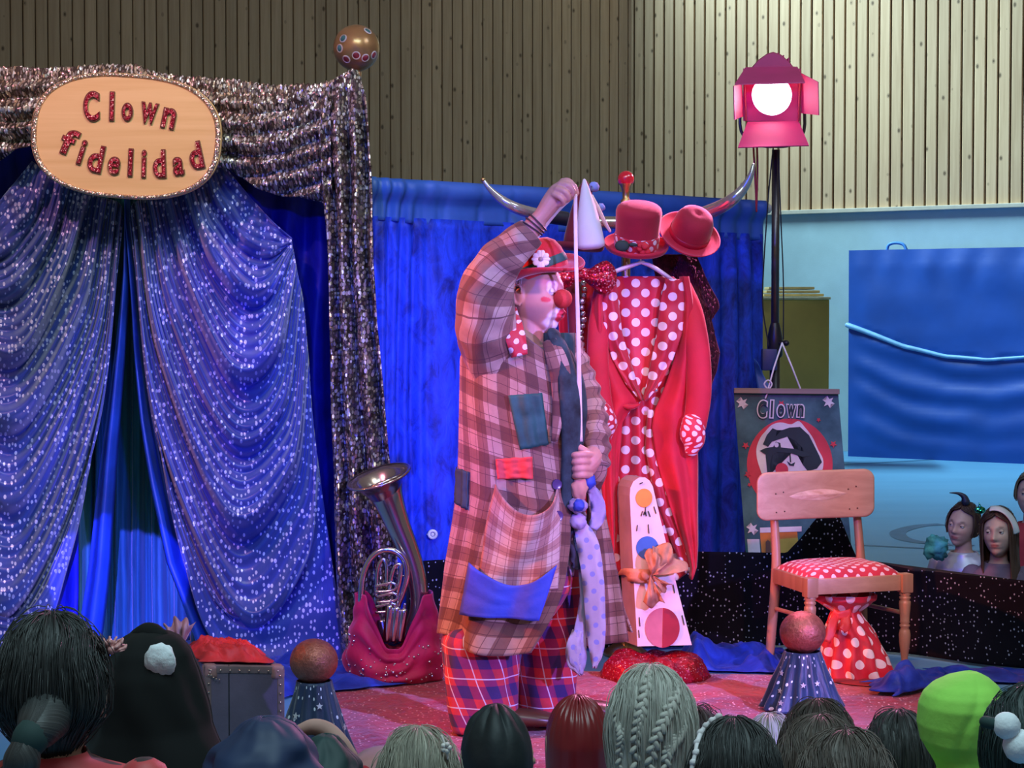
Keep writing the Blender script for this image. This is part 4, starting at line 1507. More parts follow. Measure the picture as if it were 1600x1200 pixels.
# tailcoat
t = thing('red_tailcoat', 'long red tailcoat with polka dot lining hung on the white hanger', 'tailcoat', CS(1010, 905, 0.0))
mk('polka_lining', panel([(432, 954, 1052), (446, 949, 1064), (470, 944, 1068), (540, 944, 1064), (600, 955, 1050), (632, 966, 1042), (700, 965, 1052), (800, 955, 1075), (860, 950, 1084), (893, 960, 1076), (905, 1020, 1060)], 8.06, 0.014, 7, 60, 90, 0, 0.05), m_polka, parent=t, thick=0.004)
mk('left_front', panel([(428, 935, 950), (470, 925, 946), (520, 922, 950), (560, 922, 962), (600, 926, 984), (628, 930, 1002), (640, 932, 985), (660, 934, 972), (740, 938, 966), (800, 944, 966), (850, 952, 962), (868, 955, 959)], 7.99, 0.012, 4, 26, 80, 1, 0.045), m_redcloth, parent=t, thick=0.005)
mk('right_front', panel([(432, 1062, 1076), (470, 1066, 1082), (520, 1062, 1086), (560, 1054, 1088), (600, 1040, 1088), (640, 1023, 1086), (668, 1018, 1088), (720, 1026, 1090), (790, 1046, 1090), (850, 1066, 1090), (885, 1076, 1088), (903, 1077, 1082)], 7.99, 0.012, 4, 26, 80, 3, 0.045), m_redcloth, parent=t, thick=0.005)
mk('lapel', panel([(436, 948, 962), (470, 940, 966), (520, 944, 972), (560, 956, 984), (600, 978, 996), (626, 1000, 1004)], 7.965, 0.008, 3, 14, 50, 2, 0.02), m_polka_d, parent=t, thick=0.003)
mk('lapel', panel([(436, 1040, 1066), (470, 1032, 1070), (520, 1026, 1066), (560, 1018, 1052), (600, 1010, 1032), (626, 1004, 1010)], 7.965, 0.008, 3, 14, 50, 4, 0.02), m_polka_d, parent=t, thick=0.003)
mk('tail_facing', panel([(640, 1012, 1026), (700, 1008, 1034), (780, 1024, 1052), (850, 1050, 1076), (895, 1070, 1080)], 8.0, 0.01, 3, 12, 50, 6, 0.01), m_polka_d, parent=t, thick=0.003)
mk('sleeve', tube([CS(1068, 448, -0.09), CS(1080, 490, -0.13), CS(1090, 550, -0.17), CS(1092, 610, -0.18), CS(1087, 655, -0.18), CS(1083, 672, -0.18)], [0.035, 0.050, 0.052, 0.053, 0.050, 0.048], 18, samples=30, flat=0.8), m_redcloth, parent=t)
mk('sleeve', tube([CS(942, 452, -0.09), CS(936, 500, -0.13), CS(934, 560, -0.17), CS(938, 620, -0.18), CS(944, 650, -0.19)], [0.030, 0.042, 0.045, 0.046, 0.044], 18, samples=30, flat=0.8), m_redcloth, parent=t)
mk('cuff', tube([CS(1082, 662, -0.2), CS(1082, 676, -0.2), CS(1083, 690, -0.2), CS(1081, 702, -0.2)], [0.046, 0.053, 0.048, 0.030], 18, samples=10, flat=0.8), m_polka_s, parent=t)
mk('cuff', tube([CS(941, 642, -0.21), CS(947, 654, -0.21), CS(952, 664, -0.21), CS(950, 682, -0.21)], [0.046, 0.050, 0.042, 0.020], 18, samples=10, flat=0.8), m_polka_s, parent=t)
mk('waist_pleat', tube([CS(968, 632, -0.17), CS(985, 636, -0.17), CS(1000, 632, -0.16)], [0.006, 0.012, 0.004], 8, samples=10), m_redcloth, parent=t)
mk('coat_button', ball(CS(1024, 609, -0.16), 0.013, 12, 8, (1, 0.5, 1)), m_bead, parent=t)
mk('coat_button', ball(CS(966, 624, -0.16), 0.007, 10, 7, (1, 0.5, 1)), m_bead, parent=t)

# ================================================================== WHITE CASE ON A RED HEAP
YK = 7.84
m_casew = plain('white_paint', (0.78, 0.74, 0.74), 0.5, var=0.06, bump=0.1, bscale=40)
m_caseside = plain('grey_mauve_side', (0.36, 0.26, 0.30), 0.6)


def K(px, py, dy=0.0):
    return W(px, py, YK + dy)


t = thing('instrument_case', 'tall white tapering instrument case with coloured circles and an orange bow', 'case', K(1030, 1012, 0.1))
front = [(996, 1010), (991, 920), (987, 840), (984, 775), (985, 762), (990, 752), (999, 746), (1008, 746), (1015, 751), (1020, 760), (1027, 790), (1040, 845), (1060, 925), (1081, 1008)]
fp = [K(x, y, 0.02 * (y - 760) / 250 * -1) for x, y in front]
back = Vector((-0.045, 0.11, 0.0))
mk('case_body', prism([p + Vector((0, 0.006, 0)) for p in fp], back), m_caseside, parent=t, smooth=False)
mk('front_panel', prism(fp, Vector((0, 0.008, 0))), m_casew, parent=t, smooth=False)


def kdisc(cx, cy, rx, ry, mat, a0=0, a1=2 * pi, name='painted_circle', off=-0.004):
    n = 36
    pts = [(cx + rx * cos(a0 + (a1 - a0) * i / n), cy + ry * sin(a0 + (a1 - a0) * i / n)) for i in range(n if a1 - a0 > 6.2 else n + 1)]
    return mk(name, prism([K(x, y, off - 0.02 * (y - 760) / 250) for x, y in pts], (0, 0.003, 0)), mat, parent=t, smooth=False)


kdisc(1006.5, 778, 13, 14.5, plain('orange_foil', (0.85, 0.36, 0.06), 0.4))
kdisc(1011.5, 856, 17.5, 18, plain('blue_paint', (0.04, 0.16, 0.52), 0.5))
kdisc(1035, 981, 27, 31, plain('pink_glitter', (0.62, 0.22, 0.27), 0.45))
kdisc(1035, 981, 27, 31, plain('deep_red_felt', (0.36, 0.02, 0.04), 0.7), -pi / 2 + 0.05, pi / 2 + 0.0, 'painted_half', -0.007)
m_ink = plain('black_ink', (0.03, 0.03, 0.04), 0.6)
for a, b in (((1009, 793), (1008, 803)), ((1004, 799), (1002, 806)), ((1013, 799), (1016, 807)), ((1009, 800), (1010, 806)), ((1013, 820), (1014, 833)), ((996, 821), (995, 829)), ((1000, 756), (1004, 754)), ((1022, 792), (1025, 802)), ((1052, 914), (1054, 926)), ((999, 965), (1000, 978)), ((998, 985), (999, 996)), ((1066, 962), (1069, 976)), ((1007, 800), (1006, 804))):
    mk('ink_dash', tube([K(*a, -0.005 - 0.02 * (a[1] - 760) / 250), K(*b, -0.005 - 0.02 * (b[1] - 760) / 250)], 0.0022, 5), m_ink, parent=t)
m_bowc = plain('apricot_cloth', (0.56, 0.28, 0.16), 0.7, var=0.25, scale=14, bump=0.4, bscale=60)
mk('bow_band', ribbon([K(975, 896, 0.12), K(978, 898, 0.02), K(990, 899, -0.025), K(1010, 900, -0.03), K(1024, 898, -0.035)], 0.055, (0, -1, 0), 20, 0.004), m_bowc, parent=t, thick=0.004)
mk('bow_knot', ball(K(1010, 898, -0.045), 0.024, 14, 10, (1, 0.7, 0.95)), m_bowc, parent=t)


def bowcrumple(cx, cy, rx, ry, rot, seed):
    q = ball((0, 0, 0), 1, 28, 18)
    v = []
    for p in q[0]:
        r = 1 + 0.06 * sin(atan2(p.z, p.x) * 5 + seed) + 0.03 * sin(atan2(p.z, p.x) * 17 + 4 * p.y) + 0.2 * nz(p.x * 2 + seed, p.y * 2, p.z * 2)
        x, z = p.x * rx * r, p.z * ry * r
        v.append(K(cx, cy, -0.06) + Vector(((x * cos(rot) - z * sin(rot)) * M_(YK), p.y * 0.035, (x * sin(rot) + z * cos(rot)) * M_(YK))))
    return v, q[1]




def fan(px, py, Y, a0, a1, rpx, seed=0, pleats=6, depth=0.03, lean=0.02):
    """gathered cloth spreading from a pinch"""
    def fn(u, v):
        a = radians(lerp(a0, a1, u))
        r = rpx * M_(Y) * v * (1 + 0.12 * sin(u * pleats * 6.283 + seed) * v + 0.15 * nz(u * 3 + seed, v * 2))
        off = depth * v * (0.6 * sin(u * pleats * 6.283 + seed + v * 2) + 1.1 * nz(u * 5 + seed, v * 3)) + lean * sin(pi * v)
        return W(px, py, Y) + Vector((cos(a) * r, -off, sin(a) * r)), (u * 0.2, v * 0.2)
    return grid(fn, 44, 16)


mk('bow_loop', fan(1018, 899, YK - 0.055, 8, 88, 52, 1, 1.7, 0.026, 0.03), m_bowc, parent=t, thick=0.003)
mk('bow_loop', fan(1018, 899, YK - 0.07, 40, 110, 36, 2, 1.3, 0.024, 0.03), m_bowc, parent=t, thick=0.003)
mk('bow_tail', fan(1016, 899, YK - 0.06, -104, -62, 48, 4, 1.4, 0.02, 0.02), m_bowc, parent=t, thick=0.003)
mk('bow_tail', fan(1020, 899, YK - 0.05, -62, -25, 30, 6, 1.2, 0.018, 0.02), m_bowc, parent=t, thick=0.003)


def heap(name, cx, cy, Y, rx, ry, h, mat, label, cat, seed, parent=None, hollow=0.0, top=0.35):
    c = FL(cx, cy)
    c = Vector((c.x, Y, 0))
    R = []
    for k, (rr, zz) in enumerate(((1.0, 0.0), (1.0, 0.25), (0.95, 0.6), (0.82, 0.9), (0.62, 1.0), (top, 0.85 - hollow), (0.1, 0.8 - hollow))):
        ring = []
        for i in range(48):
            a = 2 * pi * i / 48
            w = 1 + 0.10 * nz(cos(a) * 1.6 + seed, sin(a) * 1.6, zz * 2) + 0.03 * sin(a * 11 + seed + 3 * zz)
            ring.append(c + Vector((rx * rr * w * cos(a), ry * rr * w * sin(a), max(0.003, h * zz * (1 + 0.35 * nz(cos(a) * 2, sin(a) * 2, seed + 5))))))
        R.append(ring)
    o = mk(name, rings(R), mat, parent=parent)
    if parent is None:
        tag(o, label, cat)
    return o


m_sparkle_o = sequin('red_sequin_velvet', [(0.40, 0.008, 0.025), (0.30, 0.006, 0.02), (0.52, 0.02, 0.04), (0.95, 0.6, 0.65), (0.38, 0.008, 0.03)], 110, (0.36, 0.008, 0.025), 0.35, 0.35, coord='Object', tilt=0.7, metal=0.3)
heap('sequin_cloth', 1016, 1040, 7.80, 0.215, 0.23, 0.085, m_sparkle_o, 'heap of red sequin cloth around the foot of the white case', 'cloth', 2)

# ================================================================== TUBA IN A RED VELVET SACK
YT = 7.74
m_brassy = plain('silver_brass', (0.52, 0.42, 0.36), 0.20, 0.95, var=0.12, scale=6)
m_silver = plain('silver_plate', (0.72, 0.68, 0.72), 0.16, 1.0, var=0.06)
m_crim = velvet('crimson_velvet', (0.34, 0.006, 0.045), (0.58, 0.012, 0.09), 0.6, (8, 8, 5), 0.6, (1.0, 0.4, 0.5), 0.4)


def T_(px, py, dy=0.0):
    return W(px, py, YT + dy)


t = thing('baritone_horn', 'silver brass baritone horn standing bell up in the crimson velvet sack', 'brass horn', T_(620, 1008))
axis = (T_(593, 742) - T_(604, 770)).normalized()
mk('bell_tube', tube([T_(596, 752, 0), T_(601, 764, 0.0), T_(606, 778, 0), T_(614, 800, 0), T_(624, 826, 0), T_(634, 850, 0), T_(645, 880, 0), T_(653, 912, 0), T_(655, 942, 0), T_(648, 972, 0), T_(634, 993, 0), T_(616, 1000, 0), T_(602, 990, 0), T_(596, 968, 0.01)],
                     [0.105, 0.078, 0.064, 0.055, 0.049, 0.045, 0.042, 0.039, 0.036, 0.033, 0.030, 0.027, 0.024, 0.021], 24, samples=60, round_ends=False), m_brassy, parent=t)
zax = Vector((-0.27, -0.22, 0.93)).normalized()
Rq = zax.to_track_quat('Z', 'Y').to_matrix().to_4x4()
mk('bell_flare', lathe([(0.060, -0.085), (0.080, -0.050), (0.104, -0.018), (0.128, -0.004), (0.132, 0.002), (0.127, 0.004), (0.100, -0.012), (0.070, -0.05), (0.045, -0.10), (0.02, -0.14)], 44, Matrix.Translation(T_(592, 745, -0.02)) @ Rq, False, True), m_brassy, parent=t)
mk('rim_ring', lathe([(0.1275, -0.002), (0.1335, -0.004), (0.136, 0.001), (0.1335, 0.006), (0.1275, 0.005)], 44, Matrix.Translation(T_(592, 745, -0.02)) @ Rq, False, False), m_brassy, parent=t)
mk('lead_tube', tube([T_(564, 985, -0.04), T_(564, 935, -0.05), T_(568, 898, -0.05), T_(580, 872, -0.05), T_(598, 860, -0.05), T_(618, 862, -0.05), T_(632, 876, -0.05), T_(636, 898, -0.05), T_(630, 925, -0.05), T_(622, 948, -0.05), T_(612, 990, -0.04)], [0.013, 0.013, 0.013, 0.013, 0.013, 0.013, 0.012, 0.012, 0.011, 0.01, 0.01], 12, samples=60), m_silver, parent=t)
for k, (x, y) in enumerate(((604, 916), (606, 932), (604, 948))):
    mk('valve_slide', tube([T_(x - 16, y, -0.07), T_(x + 8, y - 5, -0.08), T_(x + 15, y + 1, -0.08), T_(x + 8, y + 7, -0.08), T_(x - 16, y + 9, -0.07)], 0.006, 8, samples=22), m_silver, parent=t)
mk('crook', tube([T_(608, 930, -0.06), T_(612, 900, -0.07), T_(618, 884, -0.07), T_(626, 884, -0.07), T_(625, 905, -0.07), T_(620, 930, -0.06)], 0.008, 8, samples=24), m_silver, parent=t)
mk('crook', tube([T_(588, 930, -0.06), T_(590, 890, -0.065), T_(598, 874, -0.065), T_(604, 884, -0.065), T_(604, 915, -0.06)], 0.0075, 8, samples=20), m_silver, parent=t)
for k, x in enumerate((604, 615, 626)):
    p0, p1 = T_(x, 1000, -0.07), T_(x + 5, 950 + k * 3, -0.08)
    mk('valve', tube([p0, p1], 0.0155, 14), m_silver, parent=t)
    mk('valve_cap', tube([p1, p1 + Vector((0.004, 0, 0.03))], 0.006, 8), m_brassy, parent=t)
mk('brace', tube([T_(630, 900, -0.04), T_(650, 896, 0.0)], 0.005, 6), m_silver, parent=t)

# the sack, its neck open in a deep V
c = FL(620, 1057)
t = thing('velvet_sack', 'crimson velvet sack with sequins holding the brass horn upright', 'sack', (c.x, YT, 0))


def sack(u, v):
    a = 2 * pi * u
    # height of the rim: high left and right, low at the front and back
    ca = cos(a)
    zr = lerp(0.135, 0.345, sstep(0.12, 0.86, abs(ca)))
    r = itp([(0, 0.19, 0.15), (0.12, 0.205, 0.165), (0.45, 0.19, 0.15), (0.8, 0.165, 0.13), (1.0, 0.152, 0.12)], v)
    w = 1 + 0.022 * sin(a * 9 + v * 3) + 0.10 * nz(cos(a) * 2.5, sin(a) * 2.5, v * 4)
    z = zr * v + 0.007
    drape = 0.006 * sin(v * 20 + 3 * abs(ca) + nz(u * 5, v) * 4) * (1 - sstep(0.75, 1.0, v)) * sstep(0.0, 0.15, v)
    p = Vector((c.x - 0.002 + (r[0] * w + drape) * ca, YT + (r[1] * w + drape) * sin(a), z))
    return p, (u * 1.1, z)


mk('sack_body', grid(sack, 96, 44), m_crim, parent=t, thick=0.006)
beads = MB()
rnd = random.Random(9)
for k in range(90):
    u = rnd.uniform(0.5, 1.0)
    v = rnd.uniform(0.05, 0.6)
    p = sack(u, v)[0]
    nrm = Vector((cos(2 * pi * u), sin(2 * pi * u), 0.2))
    beads.add(ball(p + nrm * 0.005, rnd.choice((0.003, 0.004, 0.006)), 6, 4))
mk('sewn_sequins', beads.data(), m_bead, parent=t, kind='stuff')

# ================================================================== CHAIR
m_chairw = timber('worn_chair_wood', (0.38, 0.20, 0.11), (0.56, 0.33, 0.19), knot=(0.2, 0.08, 0.04), axis=0, grain=24, knots=False, tint=0.05, rough=0.45)
m_legw = timber('chair_leg_wood', (0.30, 0.15, 0.08), (0.44, 0.24, 0.14), axis=2, grain=30, knots=False, tint=0.05, rough=0.4)
FR_, FLg, BLg = FL(1413, 1062), FL(1265, 1072), FL(1207, 1046)
BRg = BLg + (FR_ - FLg)
ex = (FR_ - FLg)
WC = ex.length
ex.normalize()
ey = (BLg - FLg)
DC = ey.length
ey.normalize()
t = thing('wooden_chair', 'old wooden chair with turned legs and red polka dot seat on the stage', 'chair', (FLg + BRg) / 2)
ZS = 0.425


def CH(a, b, z):
    """a 0..1 left to right, b 0..1 front to back"""
    return FLg + ex * (a * WC) + ey * (b * DC) + Vector((0, 0, z))


leg_prof = [(0.011, 0.0), (0.015, 0.004), (0.019, 0.014), (0.016, 0.024), (0.011, 0.030), (0.015, 0.036), (0.013, 0.042), (0.013, 0.06), (0.017, 0.09), (0.022, 0.13), (0.024, 0.165), (0.021, 0.185), (0.016, 0.196), (0.021, 0.203), (0.021, 0.209), (0.016, 0.214), (0.021, 0.220),
            (0.019, 0.228), (0.020, 0.25), (0.024, 0.30), (0.0235, 0.312), (0.018, 0.318), (0.0235, 0.325), (0.0235, 0.331), (0.018, 0.336), (0.0235, 0.342), (0.022, 0.350), (0.02, 0.356)]
RZ = Matrix.Rotation(atan2(ex.y, ex.x), 4, 'Z')
for a in (0, 1):
    mk('front_leg', lathe(leg_prof if a == 0 else [(r_, 0.026 + z_ * 0.33 / 0.356) for r_, z_ in leg_prof], 20, Matrix.Translation(CH(a, 0, 0.004))), m_legw, parent=t)
    mk('leg_block', box(CH(a, 0, 0.394), (0.05, 0.05, 0.078), 0.006, RZ.to_3x3()), m_legw, parent=t, angle=30)
back_pts = [(-0.02, 1.06, 0.003), (0.0, 1.03, 0.16), (0.03, 1.0, 0.36), (0.045, 1.02, 0.48), (0.05, 1.10, 0.64), (0.05, 1.19, 0.79)]
for a in (0, 1):
    pts = [CH(a + (q[0] if a == 0 else -q[0]) * 0.9, q[1], q[2]) for q in back_pts]
    mk('back_leg', tube(pts, [0.018, 0.02, 0.021, 0.019, 0.017, 0.014], 10, samples=26, round_ends=False), m_legw, parent=t, angle=50)
RX = RZ.to_3x3()
mk('seat_rail', box(CH(0.5, 0.0, 0.396), (WC - 0.05, 0.024, 0.062), 0.003, RX), m_chairw, parent=t, angle=30)
mk('seat_rail', box(CH(0.5, 1.0, 0.396), (WC - 0.06, 0.024, 0.055), 0.003, RX), m_legw, parent=t, angle=30)
RY = Matrix.Rotation(atan2(ey.y, ey.x), 3, 'Z')
for a in (0, 1):
    mk('seat_rail', box(CH(a if a == 0 else 1, 0.5, 0.396), (DC - 0.05, 0.024, 0.06), 0.003, RY), m_legw, parent=t, angle=30)
    mk('stretcher', tube([CH(a, 0.0, 0.27), CH(a + (0.02 if a == 0 else -0.02), 1.0, 0.255)], 0.009, 8), m_legw, parent=t)


def seat(u, v):
    a, b = u, v
    e = (1 - abs(2 * u - 1) ** 5) * (1 - abs(2 * v - 1) ** 5)
    z = 0.418 + 0.05 * e ** 0.55 + 0.006 * nz(u * 3, v * 3)
    rx_ = lerp(-0.005, 1.005, u)
    return CH(rx_ * 0.98 + 0.01, lerp(0.03, 0.98, v), z), (u * 0.5, v * 0.5)


mk('seat_cushion', grid(seat, 30, 30), polka('chair_polka_dot', (0.58, 0.014, 0.045), (0.80, 0.62, 0.66), 0.046, 0.30), parent=t)
# back slab, rounded and slightly bowed
yb = BLg.y + 0.02
corn = []
cx_, cy_, hw, hh, rr = 1273, 771, 91.5, 37.5, 16
for qx, qy, a0 in ((1, -1, -90), (1, 1, 0), (-1, 1, 90), (-1, -1, 180)):
    for k in range(7):
        a = radians(a0 + 15 * k)
        corn.append((cx_ + qx * (hw - rr) + rr * cos(a), cy_ + qy * (hh - rr) + rr * sin(a)))
ctr = CH(0.5, 1.02, 0)


def backpt(px, py, off):
    w = W(px, py, ctr.y)
    d = (px - cx_) / hw
    yy = ex.y / ex.x * (w.x - ctr.x)
    return W(px, py - 3.5 * d + 1.5, ctr.y + yy) + Vector((0, off + 0.022 * (1 - d * d), 0))


corn2 = []
for i in range(len(corn)):
    a, b = corn[i], corn[(i + 1) % len(corn)]
    n = max(1, int(abs(a[0] - b[0]) // 14))
    for k in range(n):
        corn2.append((lerp(a[0], b[0], k / n), lerp(a[1], b[1], k / n)))
R = []
for s_, off in ((0.30, -0.034), (0.7, -0.034), (0.96, -0.034), (0.99, -0.031), (1.0, -0.026), (1.0, -0.016), (0.985, -0.011), (0.5, -0.011)):
    R.append([backpt(cx_ + (x - cx_) * (s_ if abs(s_) < 0.9 else 1 - (1 - s_) * 0.9), cy_ + (y - cy_) * (s_ if s_ < 0.9 else 1 - (1 - s_) * 2.0), off) for x, y in corn2])
m_backw = timber('worn_back_slab', (0.42, 0.24, 0.14), (0.62, 0.40, 0.25), axis=0, grain=22, knots=False, tint=0.0, rough=0.42)
mk('backrest', rings(R), m_backw, parent=t, angle=50)
m_worn = timber('scuffed_pale_wood', (0.52, 0.28, 0.16), (0.85, 0.62, 0.45), axis=0, grain=60, knots=False, tint=0.0, rough=0.6)
scf = [(1232, 772), (1245, 767), (1262, 764), (1280, 762), (1300, 764), (1322, 770), (1310, 775), (1285, 780), (1262, 779), (1244, 777)]
mk('scuff_mark', prism([backpt(x, y, -0.0352) for x, y in scf], (0, 0.001, 0)), m_worn, parent=t, smooth=False)
for x, y in ((1211, 767), (1223, 765), (1212, 796), (1225, 795), (1324, 764), (1336, 760), (1326, 795), (1338, 794)):
    mk('screw_hole', tube([backpt(x, y, -0.0358), backpt(x, y, -0.03)], 0.0035, 8, round_ends=False), m_wood_dark, parent=t)

# polka dot bundle under the chair
pb = FL(1336, 1058)
m_polka_b = polka('bundle_polka_dot', (0.60, 0.012, 0.035), (0.85, 0.72, 0.75), 0.062, 0.30)
t = thing('polka_bundle', 'red polka dot cloth bundle tied with a ribbon beneath the chair', 'cloth bundle', (pb.x, 7.80, 0))
YBn = 7.77


def bundle(rows, seed, nf):
    def fn(u, v):
        a = 2 * pi * u
        y = lerp(rows[0][0], rows[-1][0], v)
        cx, hw = itp(rows, y)
        w = 1 + 0.10 * sin(a * nf + seed + 2 * nz(v * 3, seed)) * (0.4 + v) + 0.07 * nz(cos(a) * 2, sin(a) * 2, v * 4 + seed)
        p = W(cx, y, YBn)
        return p + Vector((hw * M_(YBn) * w * cos(a), hw * M_(YBn) * 0.75 * w * sin(a), 0)), (u * 0.75, y * M_(YBn))
    return grid(fn, 72, 36)


mk('bundle_skirt', bundle([(944, 1322, 16), (960, 1322, 24), (985, 1326, 36), (1020, 1332, 48), (1046, 1336, 54), (1056, 1337, 55)], 1, 11), m_polka_b, parent=t, thick=0.004)
mk('bundle_top', bundle([(928, 1320, 48), (936, 1320, 46), (946, 1321, 32), (956, 1322, 18)], 3, 7), m_polka_b, parent=t, thick=0.004)
m_orib = plain('orange_red_ribbon', (0.75, 0.035, 0.03), 0.5)
mk('tie_ribbon', ribbon([W(1300, 958, 7.66), W(1312, 962, 7.65), W(1330, 958, 7.66)], 0.035, (0, -1, 0), 12, 0.004), m_orib, parent=t, thick=0.003)
mk('ribbon_end', ribbon([W(1306, 960, 7.66), W(1300, 980, 7.62), W(1292, 1003, 7.60)], [0.03, 0.04, 0.03], (0, -1, 0), 12, 0.005), m_orib, parent=t, thick=0.003)
mk('ribbon_end', ribbon([W(1320, 960, 7.66), W(1322, 975, 7.63), W(1316, 985, 7.61)], [0.03, 0.045, 0.03], (0, -1, 0), 12, 0.005), m_orib, parent=t, thick=0.003)

# ================================================================== COPPER BALLS ON STARRY CONES
m_copper = G('copper_glitter', 0.38, 0.55)
_n = m_copper.noise(m_copper.coord('Object', (60, 60, 60)), 1.0, 4, 0.7)
m_copper.color(m_copper.ramp(_n, [(0.3, (0.26, 0.07, 0.05)), (0.7, (0.52, 0.17, 0.12))]))
m_copper.bump(_n, 0.8, 0.006)
m_copper = m_copper.m
m_cone = starcloth('navy_star_cloth', (0.004, 0.015, 0.05), (0.014, 0.06, 0.16), (0.75, 0.85, 0.95), 0.030, 0.19, 0.5, 0.45, 0.3, 1.0)
m_bigstar = plain('silver_star', (0.8, 0.85, 0.95), 0.35, 0.4)


def ballcone(cx, cy, rpx, Y, topw, botw, ybot, label, seed):
    c = W(cx, cy, Y)
    r = rpx * M_(Y)
    t = thing('ball_cone', label, 'decoration', (c.x, Y, 0))
    mk('copper_ball', ball(c, r, 36, 22, (1.0, 1.0, 0.93)), m_copper, parent=t)
    zt_ = c.z - r * 0.80
    zb_ = 0.012

    def fn(u, v):
        a = 2 * pi * u
        rr = lerp(topw, botw, v ** 1.1) * M_(Y)
        w = 1 + (0.02 + 0.09 * v) * sin(a * 13 + 2.2 * nz(v * 2, seed)) + 0.05 * nz(cos(a) * 2, sin(a) * 2, v * 3 + seed)
        return Vector((c.x + rr * w * cos(a), Y + rr * w * sin(a), lerp(zt_, zb_, v))), (u * 0.95, v * (zt_ - zb_))
    mk('star_skirt', grid(fn, 104, 26), m_cone, parent=t, thick=0.003)
    rnd = random.Random(seed)
    for k in range(6):
        u, v = rnd.uniform(0.55, 0.95), rnd.uniform(0.2, 0.85)
        p = fn(u, v)[0]
        a = 2 * pi * u
        Rr = Vector((cos(a), sin(a), 0.2)).to_track_quat('Z', 'Y').to_matrix()
        pts = [p + Rr @ Vector((q[0] * 0.0009, q[1] * 0.0009, 0.008)) for q in starpoly(0, 0, 13, 5)]
        mk('foil_star', prism(pts, Rr @ Vector((0, 0, 0.002))), m_bigstar, parent=t, smooth=False)


ballcone(490.5, 1033, 38, 6.14, 27, 68, 0, 'copper glitter ball on a starry blue cone beside the suitcase', 3)
ballcone(1254, 988, 36, 7.12, 28, 62, 0, 'copper glitter ball on a starry blue cone in front of the chair', 8)

# ================================================================== SUITCASE AND CLOTHS ON IT
m_leather = plain('brown_leather_blue_lit', (0.115, 0.10, 0.155), 0.45, var=0.2, scale=5, bump=0.2, bscale=120)  # brown leather, with the blue lamp light mixed into its colour
m_edge = plain('worn_leather_edge', (0.19, 0.14, 0.15), 0.5, var=0.2)
m_cap = plain('leather_corner_cap', (0.30, 0.17, 0.16), 0.5, var=0.15)
m_rivet = plain('brass_rivet', (0.75, 0.60, 0.50), 0.25, 0.9)
YU = 6.42
p0, p1 = W(320, 1040, YU), W(443, 1034, YU - 0.02)
hz = p0.z
exs = Vector((p1.x - p0.x, p1.y - p0.y, 0))
ws = exs.length
exs.normalize()
dep = Vector((-0.32, 0.95, 0)).normalized()
ds = 0.40
t = thing('suitcase', 'old brown leather suitcase with riveted corners standing at the stage edge', 'suitcase', p0 + exs * (ws / 2) + dep * (ds / 2) - Vector((0, 0, hz)))


def S(a, b, z):
    return Vector((p0.x, p0.y, 0)) + exs * a + dep * b + Vector((0, 0, z))


def sbox(a0, a1, b0, b1, z0, z1, bev):
    bm = bmesh.new()
    bmesh.ops.create_cube(bm, size=1)
    for q in bm.verts:
        q.co = Vector((lerp(a0, a1, q.co.x + 0.5), lerp(b0, b1, q.co.y + 0.5), lerp(z0, z1, q.co.z + 0.5)))
    bmesh.ops.bevel(bm, geom=list(bm.edges), offset=bev, segments=3, profile=0.6, affect='EDGES')
    v = [S(*q.co) for q in bm.verts]
    bm.verts.index_update()
    f = [tuple(q.index for q in p.verts) for p in bm.faces]
    bm.free()
    return v, f


mk('case_body', sbox(0, ws, 0, ds, 0.002, hz, 0.018), m_leather, parent=t, angle=30)
mk('lid_seam', sbox(0.0800, 0.0835, -0.002, ds + 0.002, 0.004, hz + 0.002, 0.001), m_black, parent=t, smooth=False)
for z0 in (0.0, hz - 0.026):
    mk('edge_strip', sbox(-0.003, ws + 0.003, -0.003, 0.022, z0, z0 + 0.028, 0.006), m_edge, parent=t, angle=30)
for a0 in (-0.003, ws - 0.022):
    mk('edge_strip', sbox(a0, a0 + 0.025, -0.003, 0.022, 0.0, hz, 0.006), m_edge, parent=t, angle=30)
for a0 in (-0.005, ws - 0.045):
    for z0 in (0.0, hz - 0.045):
        mk('corner_cap', sbox(a0, a0 + 0.05, -0.006, 0.05, z0, z0 + 0.05, 0.016), m_cap, parent=t, angle=40)
rv = MB()
for k in range(9):
    rv.add(ball(S(0.012, -0.006, 0.03 + k * (hz - 0.06) / 8), 0.0035, 8, 5))
    rv.add(ball(S(ws - 0.012, -0.006, 0.03 + k * (hz - 0.06) / 8), 0.0035, 8, 5))
for k in range(8):
    rv.add(ball(S(0.02 + k * (ws - 0.04) / 7, -0.006, hz - 0.014), 0.0035, 8, 5))
for k in range(6):
    a = pi / 2 * k / 5
    rv.add(ball(S(0.048 - 0.034 * sin(a), -0.008, hz - 0.045 + 0.034 * (1 - cos(a)) * 1.0), 0.003, 8, 5))
mk('rivets', rv.data(), m_rivet, parent=t, kind='stuff')


def crumple(name, base, rx, ry, h, mat, label, cat, seed, spiky=0.25):
    q = ball((0, 0, 0), 1, 44, 24)
    v = []
    for p in q[0]:
        n1 = nz(p.x * 2.2 + seed, p.y * 2.2, p.z * 2.2)
        n2 = abs(nz(p.x * 5 + seed, p.y * 5, p.z * 5 + 3))
        r = 1 + spiky * n1 - spiky * 1.1 * n2
        v.append(base + Vector((p.x * rx * r, p.y * ry * r, max(0.001, (p.z * 0.5 + 0.5) * h * r))))
    o = mk(name, (v, q[1]), mat)
    tag(o, label, cat)
    return o


m_redchif = plain('coral_red_chiffon', (0.62, 0.03, 0.035), 0.6, var=0.3, scale=9, bump=0.5, bscale=40)
m_lilac = plain('greyish_lilac_satin', (0.38, 0.25, 0.27), 0.45, var=0.2)
p = S(ws * 0.22, ds * 0.45, hz + 0.002)


